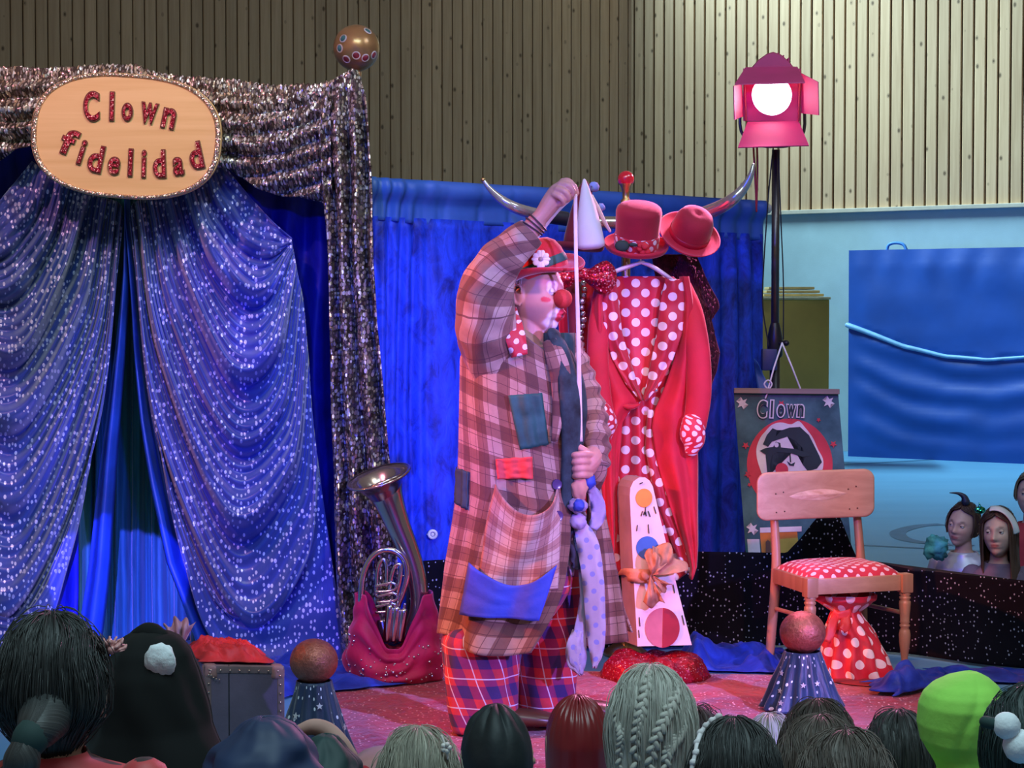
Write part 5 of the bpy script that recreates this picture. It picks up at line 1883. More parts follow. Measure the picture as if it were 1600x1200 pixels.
def scarf(u, v):
    x, b = lerp(-0.02, 0.235, u), lerp(0.02, 0.34, v)
    e = min(1, min(u, 1 - u) * 5) * min(1, min(v, 1 - v) * 5)
    r = 1 - abs(nz(u * 3.2 + 2, v * 6 + 3 * u, 1)) * 2.2
    r2 = 1 - abs(nz(u * 8, v * 12 + 4 * u, 5)) * 2
    h = 0.010 + e * (0.030 * r + 0.012 * r2 + 0.020 * (1 - u))
    return S(x + 0.02 * nz(v * 5, 1), b + 0.02 * nz(u * 5, 9), hz + max(0.005, h)), (u * .3, v * .3)


o = mk('red_scarf', grid(scarf, 70, 60), m_redchif, thick=0.003)
tag(o, 'crumpled coral red scarf lying on top of the suitcase', 'scarf')
o = mk('lilac_cloth', fan(284, 1012, 6.66, 62, 132, 44, 3, 3, 0.03, 0.02), m_lilac, thick=0.004)
tag(o, 'greyish lilac satin cloth poking up behind the red scarf on the suitcase', 'cloth')

# ================================================================== PEOPLE: shared builders
def head_mesh(s, nu, nv, M, detail=1.0, pucker=0.0, jaw=0.30, full=0.0):
    """a head looking along local -Y, centre at the middle of the skull-to-chin height"""
    v, f = [], []
    for j in range(nv + 1):
        th = pi * j / nv
        for i in range(nu):
            a = 2 * pi * i / nu
            d = Vector((sin(th) * sin(a), -sin(th) * cos(a), cos(th)))
            x, y, z = d.x * 0.075, d.y * 0.096, d.z * 0.118
            if d.z < 0:
                t = -d.z
                x *= 1 - jaw * t ** 1.6 + full * t * (1 - t)
                if y > 0:
                    y *= 1 - 0.5 * t
                else:
                    y *= 1 + 0.10 * t
                    y -= 0.022 * t * t
            else:
                y += 0.008 * d.z
            fr = sstep(0.15, 0.55, -d.y)
            if fr > 0:
                y -= detail * fr * 0.006 * gauss(z - 0.030, 0.011) * gauss(x, 0.045)
                for sx in (-1, 1):
                    y += detail * fr * 0.010 * gauss(x - sx * 0.031, 0.014) * gauss(z - 0.010, 0.010)
                    y -= detail * fr * 0.006 * gauss(x - sx * 0.040, 0.017) * gauss(z + 0.024, 0.016)
                y -= fr * detail * (0.014 * gauss(x, 0.008) * gauss(z + 0.006, 0.018) + 0.017 * gauss(x, 0.0115) * gauss(z + 0.024, 0.0085))
                y += fr * detail * 0.004 * gauss(x, 0.02) * gauss(z + 0.037, 0.005)
                y -= fr * detail * 0.007 * gauss(x, 0.019) * (gauss(z + 0.0505, 0.0045) + 1.1 * gauss(z + 0.0615, 0.005))
                y += fr * detail * 0.005 * gauss(x, 0.020) * gauss(z + 0.056, 0.0025)
                y += fr * detail * 0.005 * gauss(x, 0.022) * gauss(z + 0.074, 0.006)
                y -= fr * detail * 0.009 * gauss(x, 0.020) * gauss(z + 0.097, 0.014)
                if pucker:
                    rr = sqrt(x * x + (z + 0.058) ** 2)
                    y -= fr * pucker * (gauss(rr - 0.012, 0.006) - 0.9 * gauss(rr, 0.005))
            v.append(M @ Vector((x * s, y * s, z * s)))
    for j in range(nv):
        for i in range(nu):
            k = (i + 1) % nu
            f.append((j * nu + i, j * nu + k, (j + 1) * nu + k, (j + 1) * nu + i))
    return v, f


def ear(M, s, sx):
    mb = MB()
    c = Vector((sx * 0.077, 0.004, -0.006)) * s
    mb.add(ball((0, 0, 0), 1, 14, 10))
    v = [M @ (c + Vector((p.x * 0.008, p.y * 0.017 + p.z * 0.003, p.z * 0.028)) * s) for p in mb.v]
    out = MB().add((v, mb.f))
    pts = [(0.0, -0.008, -0.028), (0, 0.004, -0.026), (0, 0.014, -0.012), (0, 0.020, 0.006), (0, 0.016, 0.024), (0, 0.002, 0.031), (0, -0.010, 0.024), (0, -0.012, 0.010)]
    out.add(tube([M @ (c + Vector((sx * (0.008 + 0.003 * (i > 1)), p[1], p[2])) * s) for i, p in enumerate(pts)], 0.0042 * s, 6, samples=18))
    return out.data()[:2]


def eyes(parent, M, s, look=(0, 0), iris=(0.10, 0.06, 0.04), r=0.0115, lid=None, open_=0.5, names=('eye', 'eye')):
    for sx in (-1, 1):
        c = Vector((sx * 0.031, -0.0785, 0.010)) * s
        rr = r * s
        e = mk('eye', tuple(ball((0, 0, 0), rr, 18, 12)[:2]) if False else ([M @ (c + p) for p in ball((0, 0, 0), rr, 18, 12)[0]], ball((0, 0, 0), rr, 18, 12)[1]), m_eyewhite, parent=parent)
        d = Vector((look[0], -1, look[1])).normalized()
        Q = d.to_track_quat('Z', 'Y').to_matrix().to_4x4()
        Mi = M @ Matrix.Translation(c + d * rr * 0.86) @ Q
        mi = iris_mat(iris)
        mk('iris', lathe([(0.0001, rr * 0.18), (rr * 0.34, rr * 0.13), (rr * 0.58, rr * 0.0)], 16, Mi, True, False), mi, parent=e)
        mk('pupil', lathe([(0.0001, rr * 0.20), (rr * 0.22, rr * 0.17), (rr * 0.24, rr * 0.14)], 12, Mi, True, False), m_pupil, parent=e)
        if lid is not None:
            R = []
            for j in range(7):
                el = radians(88) - j / 6 * radians(88 + 55 - 110 * open_)
                ring = []
                for i in range(13):
                    az = radians(-85 + 170 * i / 12)
                    ring.append(M @ (c + Vector((sin(az) * cos(el), -cos(az) * cos(el), sin(el))) * rr * 1.09))
                R.append(ring)
            vv, ff = [], []
            for ring in R:
                vv += ring
            for j in range(6):
                for i in range(12):
                    a = j * 13 + i
                    ff.append((a, a + 1, a + 14, a + 13))
            mk('eyelid', (vv, ff), lid, parent=parent, thick=0.0015)


m_eyewhite = plain('eye_white', (0.75, 0.72, 0.70), 0.2, var=0.02)
m_pupil = plain('pupil', (0.008, 0.008, 0.01), 0.1)
_iris = {}


def iris_mat(c):
    if c not in _iris:
        _iris[c] = plain('iris', c, 0.2)
    return _iris[c]


def hair_fn(M, rx, ry, rz, hang, open_deg, seed, ridge=0.004, taper=0.0, hairline=50, back_hang=None, flare=0.0, wav=0.0):
    """point on a head of hair: a azimuth 0..1 around from one side of the face to the other, v from crown to tips"""
    def fn(u, v):
        pol = min(v / 0.62, 1.0) * radians(98)
        op = radians(open_deg) * sstep(radians(hairline - 12), radians(hairline + 14), pol)
        a = op + u * (2 * pi - 2 * op)
        rr = 1 + (ridge / rx) * (nz(a * 7 + seed, pol * 0.7, seed) + 0.6 * nz(a * 19 + seed, pol * 0.8, seed + 4))
        x, y, z = sin(a) * sin(pol) * rx * rr, -cos(a) * sin(pol) * ry * rr, cos(pol) * rz * rr
        if v > 0.62:
            q = (v - 0.62) / 0.38
            h = hang
            if back_hang is not None:
                h = lerp(hang, back_hang, sstep(-0.2, 0.6, -cos(a)))
            z -= q * h
            k = 1 - taper * q + flare * q
            x *= k
            y *= k
            x += wav * sin(q * 9 + a * 3)
        return M @ Vector((x, y, z)), (a * 0.16, v * 0.9)
    return fn


def hair(parent, fn, mat, nu=64, nv=34, strands=260, seed=0, sr=0.0011, fly=0.006, thick=0.008, name='hair'):
    mk(name, grid(fn, nu, nv), mat, parent=parent, thick=thick)
    if strands:
        rnd = random.Random(seed)
        mb = MB()
        for k in range(strands):
            u0 = rnd.uniform(0.01, 0.99)
            v0 = rnd.uniform(0.02, 0.5)
            v1 = min(1.0, v0 + rnd.uniform(0.25, 0.6))
            drift = rnd.uniform(-0.015, 0.015)
            lift = rnd.random() ** 4 * fly + 0.0035
            pts = []
            c = fn(0.5, 0.6)[0]
            for q in range(7):
                t_ = q / 6
                p = fn(clamp(u0 + drift * t_), lerp(v0, v1, t_))[0]
                cen = fn(0.25, 0.6)[0].lerp(fn(0.75, 0.6)[0], 0.5)
                d = (p - cen)
                d.normalize()
                pts.append(p + d * (lift * sin(pi * (0.15 + 0.85 * t_)) + 0.003))
            part = tube(pts, [sr * 0.8] + [sr] * 5 + [sr * 0.3], 3, round_ends=False)
            mb.add((part[0], part[1], [(u0, t) for t in [0.1] * len(part[0])]))
        mk(name + '_strands', mb.data(), mat, parent=parent, kind='stuff')


def frame(center, yaw, pitch=0.0, roll=0.0):
    """yaw 0 looks at the camera (-Y); positive turns towards +X"""
    return Matrix.Translation(center) @ Matrix.Rotation(radians(yaw), 4, 'Z') @ Matrix.Rotation(radians(roll), 4, 'Y') @ Matrix.Rotation(radians(pitch), 4, 'X')


def kid_body(M, Mb, s, shoulder, legs=True, drop=0.185):
    """torso, neck and folded limbs of a seated child; Mb: body frame at the head centre, upright"""
    mb = MB()
    o = Mb.translation
    X = (Mb.to_3x3() @ Vector((1, 0, 0)))
    Yb = (Mb.to_3x3() @ Vector((0, 1, 0)))
    zsh = o.z - drop * s
    hip = 0.09
    R = []
    for z, rx, ry, dy in ((hip - 0.05, 0.12, 0.085, 0.03), (hip + 0.02, 0.125, 0.09, 0.03), (lerp(hip, zsh, 0.45), 0.105, 0.078, 0.025), (lerp(hip, zsh, 0.75), 0.118, 0.08, 0.02), (zsh - 0.035, shoulder, 0.07, 0.02), (zsh - 0.005, shoulder * 0.82, 0.055, 0.02), (zsh + 0.018, 0.052, 0.046, 0.018), (zsh + 0.04, 0.040, 0.040, 0.014), (o.z - 0.09 * s, 0.037, 0.039, 0.008), (o.z - 0.05 * s, 0.038, 0.04, 0.005)):
        R.append(ell(Vector((o.x, o.y, z)) + Yb * dy, rx, ry, 22, ax=X, ay=Yb))
    mb.add(rings(R))
    for sx in (-1, 1):
        a = Vector((o.x, o.y, zsh - 0.03)) + X * sx * shoulder * 0.9 + Yb * 0.02
        b = a + X * sx * (0.03 if drop > 0.15 and shoulder > 0.13 else 0.0) + Vector((0, 0, -0.16)) - Yb * 0.02
        c = b - X * sx * 0.07 - Yb * 0.14 + Vector((0, 0, -0.03))
        mb.add(tube([a, a.lerp(b, .5), b, b.lerp(c, .5), c], [0.036, 0.034, 0.029, 0.026, 0.021], 10, samples=14))
        mb.add(ball(c - Yb * 0.03 - X * sx * 0.01, 0.028, 10, 8, (1, 1.2, 0.6)))
        if not legs:
            continue
        h = Vector((o.x, o.y, hip)) + X * sx * 0.07 + Yb * 0.02
        k = h + X * sx * 0.14 - Yb * 0.20 + Vector((0, 0, 0.03))
        q = h - X * sx * 0.03 - Yb * 0.24 - Vector((0, 0, 0.035))
        mb.add(tube([h, h.lerp(k, .5), k, k.lerp(q, .5), q], [0.062, 0.058, 0.045, 0.042, 0.03], 10, samples=16))
    return mb


def shirt(parent, Mb, s, shoulder, mat, name='shirt', grow=0.012, collar=True, arms=True, drop=0.185):
    o = Mb.translation
    X = (Mb.to_3x3() @ Vector((1, 0, 0)))
    Yb = (Mb.to_3x3() @ Vector((0, 1, 0)))
    zsh = o.z - drop * s
    hip = 0.09
    g = grow
    mb = MB()

    def fn(u, v):
        tab = [(0, hip - 0.04, 0.135, 0.10, 0.03), (0.2, hip + 0.03, 0.132, 0.098, 0.03), (0.5, lerp(hip, zsh, 0.5), 0.112, 0.088, 0.025), (0.75, zsh - 0.05, shoulder * 0.98, 0.084, 0.02), (0.86, zsh - 0.008, shoulder * 0.84, 0.066, 0.02), (0.94, zsh + 0.014, 0.062, 0.056, 0.018), (1.0, zsh + 0.032, 0.050, 0.050, 0.015)]
        z, rx, ry, dy = itp(tab, v)
        a = 2 * pi * u
        w = 1 + 0.03 * nz(cos(a) * 2, sin(a) * 2, v * 6)
        return Vector((o.x, o.y, z)) + Yb * dy + X * ((rx + g) * w * cos(a)) + Yb * ((ry + g) * w * sin(a)), (u * 0.7, v * 0.4)
    mb.add(grid(fn, 36, 24))
    if arms:
        for sx in (-1, 1):
            a = Vector((o.x, o.y, zsh - 0.03)) + X * sx * shoulder * 0.85 + Yb * 0.02
            b = a + X * sx * (0.035 if shoulder > 0.13 else 0.0) + Vector((0, 0, -0.16)) - Yb * 0.02
            c = b - X * sx * 0.06 - Yb * 0.12 + Vector((0, 0, -0.03))
            mb.add(tube([a, a.lerp(b, .5), b, b.lerp(c, .5), c], [0.048, 0.048, 0.042, 0.038, 0.034], 12, samples=16))
    mk(name, mb.data(), mat, parent=parent, thick=0.003)


# ================================================================== THE PERFORMER
YQ = 6.80


def C(px, py, dy=0.0):
    return W(px, py, YQ + dy)


q = M_(YQ)
clown = thing('person', 'performer in patched plaid coat and red hat with red ball nose, one arm raised', 'person', C(800, 1150) * 1.0)
HS = 1.19
HM = frame(C(832, 459), 62, 4, 0)
HMi = HM.inverted()
m_skin = painted('painted_skin', 0.5, 0.08)
mb = MB()
mb.add(head_mesh(HS, 110, 90, HM, 1.0, 0.012, 0.22, 0.10))
for sx in (-1, 1):
    mb.add(ear(HM, HS, sx))
# neck, torso, limbs
mb.add(tube([C(828, 490), C(826, 520), C(822, 560)], [0.062, 0.066, 0.075], 18, samples=8))
R = []
for y, cx, rx, ry in ((545, 818, 0.10, 0.09), (560, 815, 0.17, 0.11), (600, 812, 0.19, 0.12), (680, 812, 0.17, 0.12), (780, 815, 0.16, 0.12), (870, 818, 0.17, 0.125), (900, 818, 0.15, 0.11)):
    R.append(ell(C(cx, y), rx * 0.75, ry, 22))
mb.add(rings(R))
# raised arm (towards the camera) and the arm that holds the cord
RA = [C(780, 540, -0.12), C(758, 490, -0.17), C(752, 445, -0.19), C(785, 402, -0.19), C(826, 362, -0.18), C(838, 348, -0.18)]
mb.add(tube(RA, [0.062, 0.056, 0.050, 0.046, 0.036, 0.034], 14, samples=24))
mb.add(tube([C(834, 352, -0.18), C(848, 335, -0.18), C(860, 318, -0.18), C(872, 302, -0.18), C(879, 294, -0.18)], [0.034, 0.036, 0.042, 0.044, 0.036], 14, samples=16, flat=0.8))
fing = [
    ([(879, 284, -0.17), (888, 283, -0.18), (897, 292, -0.18), (901, 302, -0.175)], 0.0115),
    ([(876, 289, -0.20), (889, 291, -0.215), (895, 301, -0.205), (887, 309, -0.19)], 0.0120),
    ([(871, 296, -0.215), (883, 300, -0.232), (888, 310, -0.22), (879, 315, -0.20)], 0.0115),
    ([(866, 304, -0.22), (876, 309, -0.236), (880, 317, -0.225), (872, 321, -0.205)], 0.0100),
    ([(862, 312, -0.155), (876, 311, -0.15), (889, 308, -0.155), (899, 304, -0.17)], 0.0125),
]
for pts, r in fing:
    mb.add(tube([C(*p) for p in pts], [r * 1.15, r, r * 0.95, r * 0.85], 10, samples=14))
LA = [C(868, 545, 0.13), C(900, 600, 0.14), C(926, 655, 0.08), C(930, 690, 0.0), C(924, 718, -0.09)]
mb.add(tube(LA, [0.06, 0.052, 0.046, 0.040, 0.034], 14, samples=22))
mb.add(tube([C(930, 706, -0.06), C(922, 718, -0.11), C(914, 728, -0.13)], [0.034, 0.040, 0.036], 14, samples=10))
mb.add(ball(C(917, 724, -0.12), 0.043, 16, 12, (0.95, 0.75, 1.1)))
for k, yy in enumerate((711, 722, 733, 743)):
    mb.add(tube([C(924 - k * 0.8, yy, -0.135), C(912, yy - 1, -0.175), C(899 + k, yy, -0.178), C(894 + k, yy + 1, -0.15), C(900, yy + 1, -0.125)], [0.0130, 0.0128, 0.0122, 0.0115, 0.0105], 10, samples=16))
mb.add(tube([C(924, 716, -0.10), C(915, 706, -0.145), C(906, 700, -0.15), C(902, 697, -0.14)], [0.016, 0.0145, 0.0130, 0.0115], 10, samples=12))
# legs and feet
for x0, x1, dy in ((790, 757, -0.07), (840, 858, 0.07)):
    mb.add(tube([C(x0, 890, dy), C(lerp(x0, x1, .5), 1000, dy), C(x1, 1098, dy), C(x1, 1111, dy)], [0.085, 0.068, 0.045, 0.042], 14, samples=14))


def clown_paint(p):
    l = HMi @ p
    l = Vector((l.x / HS, l.y / HS, l.z / HS))
    skin = Vector((0.60, 0.29, 0.22))
    if l.length > 0.16:
        return skin
    n = 0.006 * nz(l.x * 60, l.z * 60, 2)
    c = skin.copy()
    hairy = sstep(-0.062, -0.046, l.y + 0.25 * max(0, 0.03 - l.z)) * sstep(-0.004, 0.010, l.z + n) * sstep(0.02, 0.04, abs(l.x) + max(0, l.y))
    if l.y < 0.03:
        beard = sstep(-0.015, -0.045, l.z) * sstep(-0.10, -0.02, l.y + abs(l.x) * 0.0 - 0.03)
        c = c.lerp(Vector((0.30, 0.18, 0.18)), 0.6 * sstep(-0.02, -0.05, l.z) * sstep(0.03, 0.055, abs(l.x)))
        if l.y < -0.02:
            dm = sqrt((l.x / 1.0) ** 2 + ((l.z + 0.066) / 1.15) ** 2) + n
            c = c.lerp(Vector((0.82, 0.78, 0.80)), 1 - sstep(0.034, 0.042, dm))
            for sx in (-1, 1):
                de = sqrt((l.x - sx * 0.033) ** 2 + ((l.z - 0.026) / 1.25) ** 2) + n
                c = c.lerp(Vector((0.85, 0.80, 0.84)), 1 - sstep(0.013, 0.018, de))
                dc = sqrt((l.x - sx * 0.050) ** 2 + (l.z + 0.014) ** 2) + n
                c = c.lerp(Vector((0.62, 0.03, 0.04)), 1 - sstep(0.006, 0.009, dc))
                db = sqrt(((l.x - sx * 0.034) / 2.2) ** 2 + (l.z - 0.047) ** 2) + n * 0.5
                c = c.lerp(Vector((0.35, 0.20, 0.20)), 0.7 * (1 - sstep(0.004, 0.008, db)))
            dl = sqrt((l.x / 1.05) ** 2 + (l.z + 0.058) ** 2) + n * 0.5
            c = c.lerp(Vector((0.60, 0.03, 0.05)), 1 - sstep(0.019, 0.022, dl))
            c = c.lerp(Vector((0.10, 0.01, 0.015)), 1 - sstep(0.004, 0.007, dl))
    return c.lerp(Vector((0.20, 0.15, 0.16)), 0.85 * hairy)


mk('body', mb.data()[:2], m_skin, parent=clown, remesh=0.0036, relax=2, paint=clown_paint)
m_lid = plain('white_lid', (0.80, 0.74, 0.78), 0.5, var=0.04)
eyes(clown, HM, HS, look=(0.15, -0.35), lid=m_lid, open_=0.45)
m_nose = plain('red_foam_nose', (0.50, 0.03, 0.025), 0.75, bump=0.4, bscale=120)
mk('clown_nose', ball(C(879, 467, -0.075), 0.034, 26, 18), m_nose, parent=clown)
# grey side hair
m_greyhair = hairmat('greyish_hair', (0.16, 0.12, 0.13), (0.34, 0.27, 0.28))
hf = hair_fn(frame(C(831, 459), 62, 4, 0) @ Matrix.Translation((0, 0.006, 0.004)), 0.0915, 0.116, 0.142, 0.03, 86, 5, 0.003, 0.16, hairline=48)
hair(clown, hf, m_greyhair, 60, 26, 120, 5, 0.0008, 0.003, 0.004)
# hat
m_hatred = plain('red_wool_felt', (0.50, 0.018, 0.03), 0.85, bump=0.3, bscale=200, sheen=0.5)
m_hatgreen = plain('dark_green_band', (0.03, 0.11, 0.085), 0.7, var=0.2)
hx = (HM.to_3x3() @ Vector((0, -1, 0)))
up = Vector((-0.36, -0.03, 0.93)).normalized()
hf_ = (hx - up * hx.dot(up)).normalized()
hs_ = up.cross(hf_)
hc = C(842, 424)
HMX = Matrix(((hf_.x, hs_.x, up.x, hc.x), (hf_.y, hs_.y, up.y, hc.y), (hf_.z, hs_.z, up.z, hc.z), (0, 0, 0, 1)))
mk('hat_crown', lathe([(0.096, -0.012), (0.098, 0.02), (0.094, 0.055), (0.083, 0.084), (0.064, 0.102), (0.04, 0.110), (0.001, 0.112)], 40, HMX @ Matrix.Diagonal((1.15, 1, 1, 1)), False, True), m_hatred, parent=clown)
R = []
for r_, z_ in ((0.090, 0.000), (0.112, -0.008), (0.130, -0.009), (0.143, -0.002), (0.149, 0.008), (0.145, 0.010), (0.134, 0.000), (0.114, -0.001), (0.092, 0.006)):
    ring = []
    for k in range(48):
        a = 2 * pi * k / 48
        k_ = (r_ - 0.09) / 0.058
        ring.append(HMX @ Vector((1.13 * r_ * cos(a), r_ * sin(a), z_ - 0.034 * k_ * cos(a) ** 2 + 0.022 * k_ * sin(a) ** 2 - 0.012 * cos(a) ** 2)))
    R.append(ring)
mk('hat_brim', rings(R, False, False), m_hatred, parent=clown)
mk('hat_band', lathe([(0.0985, 0.004), (0.1005, 0.006), (0.0990, 0.030), (0.0965, 0.034)], 40, HMX @ Matrix.Diagonal((1.15, 1, 1, 1)), False, False), m_hatgreen, parent=clown)
m_petal = plain('white_petal', (0.80, 0.72, 0.66), 0.7)
m_fcent = plain('grey_flower_centre', (0.35, 0.25, 0.28), 0.7)
fc = C(845, 405, -0.125)
for k in range(10):
    a = 2 * pi * k / 10
    d = Vector((cos(a), -0.15, sin(a)))
    mk('flower_petal', ball(fc + d * 0.019, 1.0, 10, 7, (0.0072 + 0.008 * abs(cos(a)), 0.0035, 0.0072 + 0.008 * abs(sin(a)))), m_petal, parent=clown)
mk('flower_centre', ball(fc + Vector((0, -0.006, 0)), 0.0085, 12, 8, (1, 0.6, 1)), m_fcent, parent=clown)

# coat: stacked rows (y, left edge, right edge, depth, near opening angle, far opening angle)
m_coat = plaid('patched_coat_plaid', (0.40, 0.265, 0.21), (0.21, 0.10, 0.075), (0.11, 0.04, 0.03), (0.08, 0.025, 0.03), pitch=0.115, bw=0.44, lpitch=0.042, lw=0.055)
CROW = [(498, 776, 884, 0.10, -52, 70), (512, 752, 890, 0.15, -50, 60), (535, 728, 896, 0.185, -48, 50), (560, 720, 900, 0.20, -46, 44), (620, 719, 905, 0.205, -48, 36), (700, 717, 906, 0.21, -43, 30), (760, 715, 910, 0.215, -42, 26),
        (820, 707, 928, 0.225, -52, 22), (880, 697, 950, 0.24, -64, 20), (940, 690, 972, 0.25, -78, 16), (1000, 685, 988, 0.26, -93, 12)]


def coat_row(y):
    return itp(CROW, y)


def coat_at(phi, y, off=0.0):
    """phi in degrees, 0 towards +X, negative towards the camera"""
    l, r, ry, a0, a1 = coat_row(y)
    a = radians(phi)
    v = (y - 498) / 502
    cx, rx = (l + r) / 2, (r - l) / 2
    k = 1 + (0.010 + 0.045 * v) * sin(a * 8 + 1.4 * nz(v * 2.5, 4)) + (0.02 + 0.02 * v) * nz(cos(a) * 2.2, sin(a) * 2.2, v * 4)
    rxm = rx * q * (k if cos(a) > -0.8 else lerp(k, 1, 0.5)) + off
    rym = ry * k + off
    return C(cx, y) + Vector((rxm * cos(a), rym * sin(a), 0))


def coat_px(px, y, off=0.0):
    l, r = coat_row(y)[:2]
    cx, rx = (l + r) / 2, (r - l) / 2
    return coat_at(-math.degrees(math.acos(clamp((px - cx) / rx, -0.98, 0.98))), y, off)


def neck_y(phi):
    return 528 + 46 * cos(radians(phi))


def coat_fn(u, v):
    l, r, ry, a0, a1 = coat_row(lerp(498, 1000, v))
    phi = lerp(a0, a1 - 360, u)
    y = lerp(neck_y(phi), 1000, v)
    hem = 7 * sin(u * 20) * v ** 8 + lerp(0, -14, sstep(0.12, 0.35, u)) * v ** 6
    return coat_at(phi, y + hem), (u * 1.45 * lerp(0.75, 1.1, v), v * 1.14)


mk('coat', grid(coat_fn, 150, 110), m_coat, parent=clown, thick=0.006)
# shoulder yoke closing the coat top


def yoke(u, v):
    phi = lerp(-52, 70 - 360, u)
    p = coat_at(phi, neck_y(phi))
    n_ = C(824, neck_y(phi) + 2) + Vector((0.082 * cos(radians(phi)), 0.080 * sin(radians(phi)), 0))
    return p.lerp(n_, v) + Vector((0, 0, 0.012 * sin(pi * v))), (u * 1.1, v * 0.1)


mk('shoulder_yoke', grid(yoke, 60, 6), m_coat, parent=clown, thick=0.005)
# sleeves
SL = [C(800, 620, -0.0), C(782, 572, -0.07), C(764, 530, -0.125), C(757, 490, -0.165), C(762, 450, -0.18), C(778, 415, -0.185), C(803, 386, -0.185), C(830, 362, -0.18)]
_sl = tube(SL, [0.10, 0.115, 0.112, 0.102, 0.092, 0.082, 0.067, 0.052], 40, samples=80, round_ends=False)
_sl = ([p + Vector((nz(p.x * 14, p.y * 14, p.z * 9), nz(p.x * 11, p.y * 14 + 5, p.z * 9), 0)) * 0.016 + Vector((0, -0.006 * sin(p.z * 62 + p.x * 40), 0)) for p in _sl[0]], _sl[1], _sl[2])
mk('sleeve', _sl, m_coat, parent=clown)
SR = [C(868, 540, 0.12), C(896, 590, 0.13), C(918, 640, 0.08), C(928, 678, 0.01), C(930, 705, -0.05), C(930, 728, -0.08)]
sv = tube(SR, [0.09, 0.078, 0.066, 0.058, 0.052, 0.050], 24, samples=50, round_ends=False)
sv = ([p + Vector((1, 0, 0)) * 0.006 * sin(p.z * 120) for p in sv[0]], sv[1], sv[2])
mk('sleeve', sv, m_coat, parent=clown)
mk('sleeve_cuff', tube([C(934, 722, -0.07), C(936, 740, -0.06), C(934, 762, -0.05)], [0.034, 0.028, 0.012], 16, samples=12, round_ends=True, flat=0.6), m_coat, parent=clown)


def patch(name, quad, mat, off=0.010, nu=14, nv=14, seed=0, top=0.0):
    """piece of cloth sewn on the near side of the coat; quad in pixels tl tr br bl"""
    def fn(u, v):
        a = lerp(quad[0][0], quad[1][0], u), lerp(quad[0][1], quad[1][1], u)
        b = lerp(quad[3][0], quad[2][0], u), lerp(quad[3][1], quad[2][1], u)
        x, y = lerp(a[0], b[0], v), lerp(a[1], b[1], v)
        y += top * sin(pi * u) * (1 - v) + 2 * nz(u * 5, v * 5, seed)
        return coat_px(x, y, off + 0.004 * nz(u * 4, v * 6, seed) + 0.004 * sin(u * 14 + seed)), (u * 0.12, v * 0.15)
    return mk(name, grid(fn, nu, nv), mat, parent=clown, thick=0.004)


m_pgreen = plain('dark_green_patch', (0.012, 0.085, 0.075), 0.7, var=0.25, scale=12, bump=0.3)
m_predp = plain('orange_red_patch', (0.66, 0.055, 0.05), 0.7, var=0.15, bump=0.3)
m_pblue = plain('blue_patch', (0.04, 0.07, 0.55), 0.7, var=0.15, bump=0.3)
m_pdark = plain('dark_teal_patch', (0.015, 0.05, 0.05), 0.8)
m_pplaid = plaid('pocket_plaid', (0.58, 0.40, 0.36), (0.42, 0.22, 0.19), (0.30, 0.12, 0.10), (0.18, 0.06, 0.08), pitch=0.09, bw=0.4, lpitch=0.03, lw=0.06)
mk_ = patch('coat_patch', [(795, 614), (843, 610), (854, 688), (812, 696)], m_pgreen, 0.012, seed=1)
mk_['label'] = 'dark green patch'
o = patch('coat_patch', [(777, 711), (829, 706), (830, 739), (780, 741)], m_predp, 0.012, seed=2)
o['label'] = 'orange red patch'
o = patch('coat_patch', [(747, 866), (862, 868), (840, 950), (732, 946)], m_pblue, 0.034, seed=3, top=32, nu=24)
o['label'] = 'blue patch with curved top'
o = patch('coat_patch', [(716, 728), (735, 732), (733, 790), (716, 782)], m_pdark, 0.012, seed=4)
o['label'] = 'dark teal patch'


def pocket(u, v):
    x = lerp(lerp(777, 872, u), lerp(750, 868, u), v)
    y = lerp(748 + 44 * sin(pi * u) ** 0.9, 905, v)
    bul = 0.010 + 0.055 * sin(pi * u) * (1 - v) ** 1.3
    return coat_px(x, y, bul + 0.006 * sin(u * 11 + v * 6) + 0.005 * nz(u * 4, v * 4, 8)), (u * 0.26, v * 0.36)


mk('pocket', grid(pocket, 34, 34), m_pplaid, parent=clown, thick=0.006)
m_button = plain('dark_violet_button', (0.09, 0.05, 0.16), 0.25)
for x, y in ((867, 750), (868, 797)):
    p = coat_px(x, y, 0.012)
    mk('button', lathe([(0.001, -0.004), (0.014, -0.003), (0.019, 0.0), (0.018, 0.005), (0.013, 0.003), (0.001, 0.003)], 20, Matrix.Translation(p) @ Vector((0.5, -1, 0)).to_track_quat('Z', 'Y').to_matrix().to_4x4()), m_button, parent=clown, angle=50)
# shirt collar, scarf and tie cloth
m_khaki = plain('khaki_shirt', (0.30, 0.22, 0.13), 0.8, var=0.2)
m_darkscarf = plain('dark_green_scarf', (0.02, 0.045, 0.05), 0.85, var=0.5, scale=16, bump=0.3, bscale=90)
m_scarfdot = polka('scarf_polka_dot', (0.55, 0.015, 0.03), (0.78, 0.62, 0.66), 0.036, 0.27)
R = []
for y, cx, rx, ry in ((516, 822, 0.072, 0.070), (524, 823, 0.078, 0.078), (536, 826, 0.090, 0.090), (550, 830, 0.105, 0.105)):
    R.append(ell(C(cx, y) + Vector((0, 0, 0)), rx, ry, 30, ax=(cos(0.55), 0, -sin(0.55)), ay=(0, 1, 0)))
mk('shirt_collar', rings(R, False, False), m_khaki, parent=clown, thick=0.005)
mk('dotted_scarf', ribbon([C(797, 484, -0.115), C(800, 505, -0.175), C(806, 530, -0.212), C(812, 556, -0.222)], [0.045, 0.066, 0.068, 0.056], (0, -1, 0), 20, 0.008), m_scarfdot, parent=clown, thick=0.005)
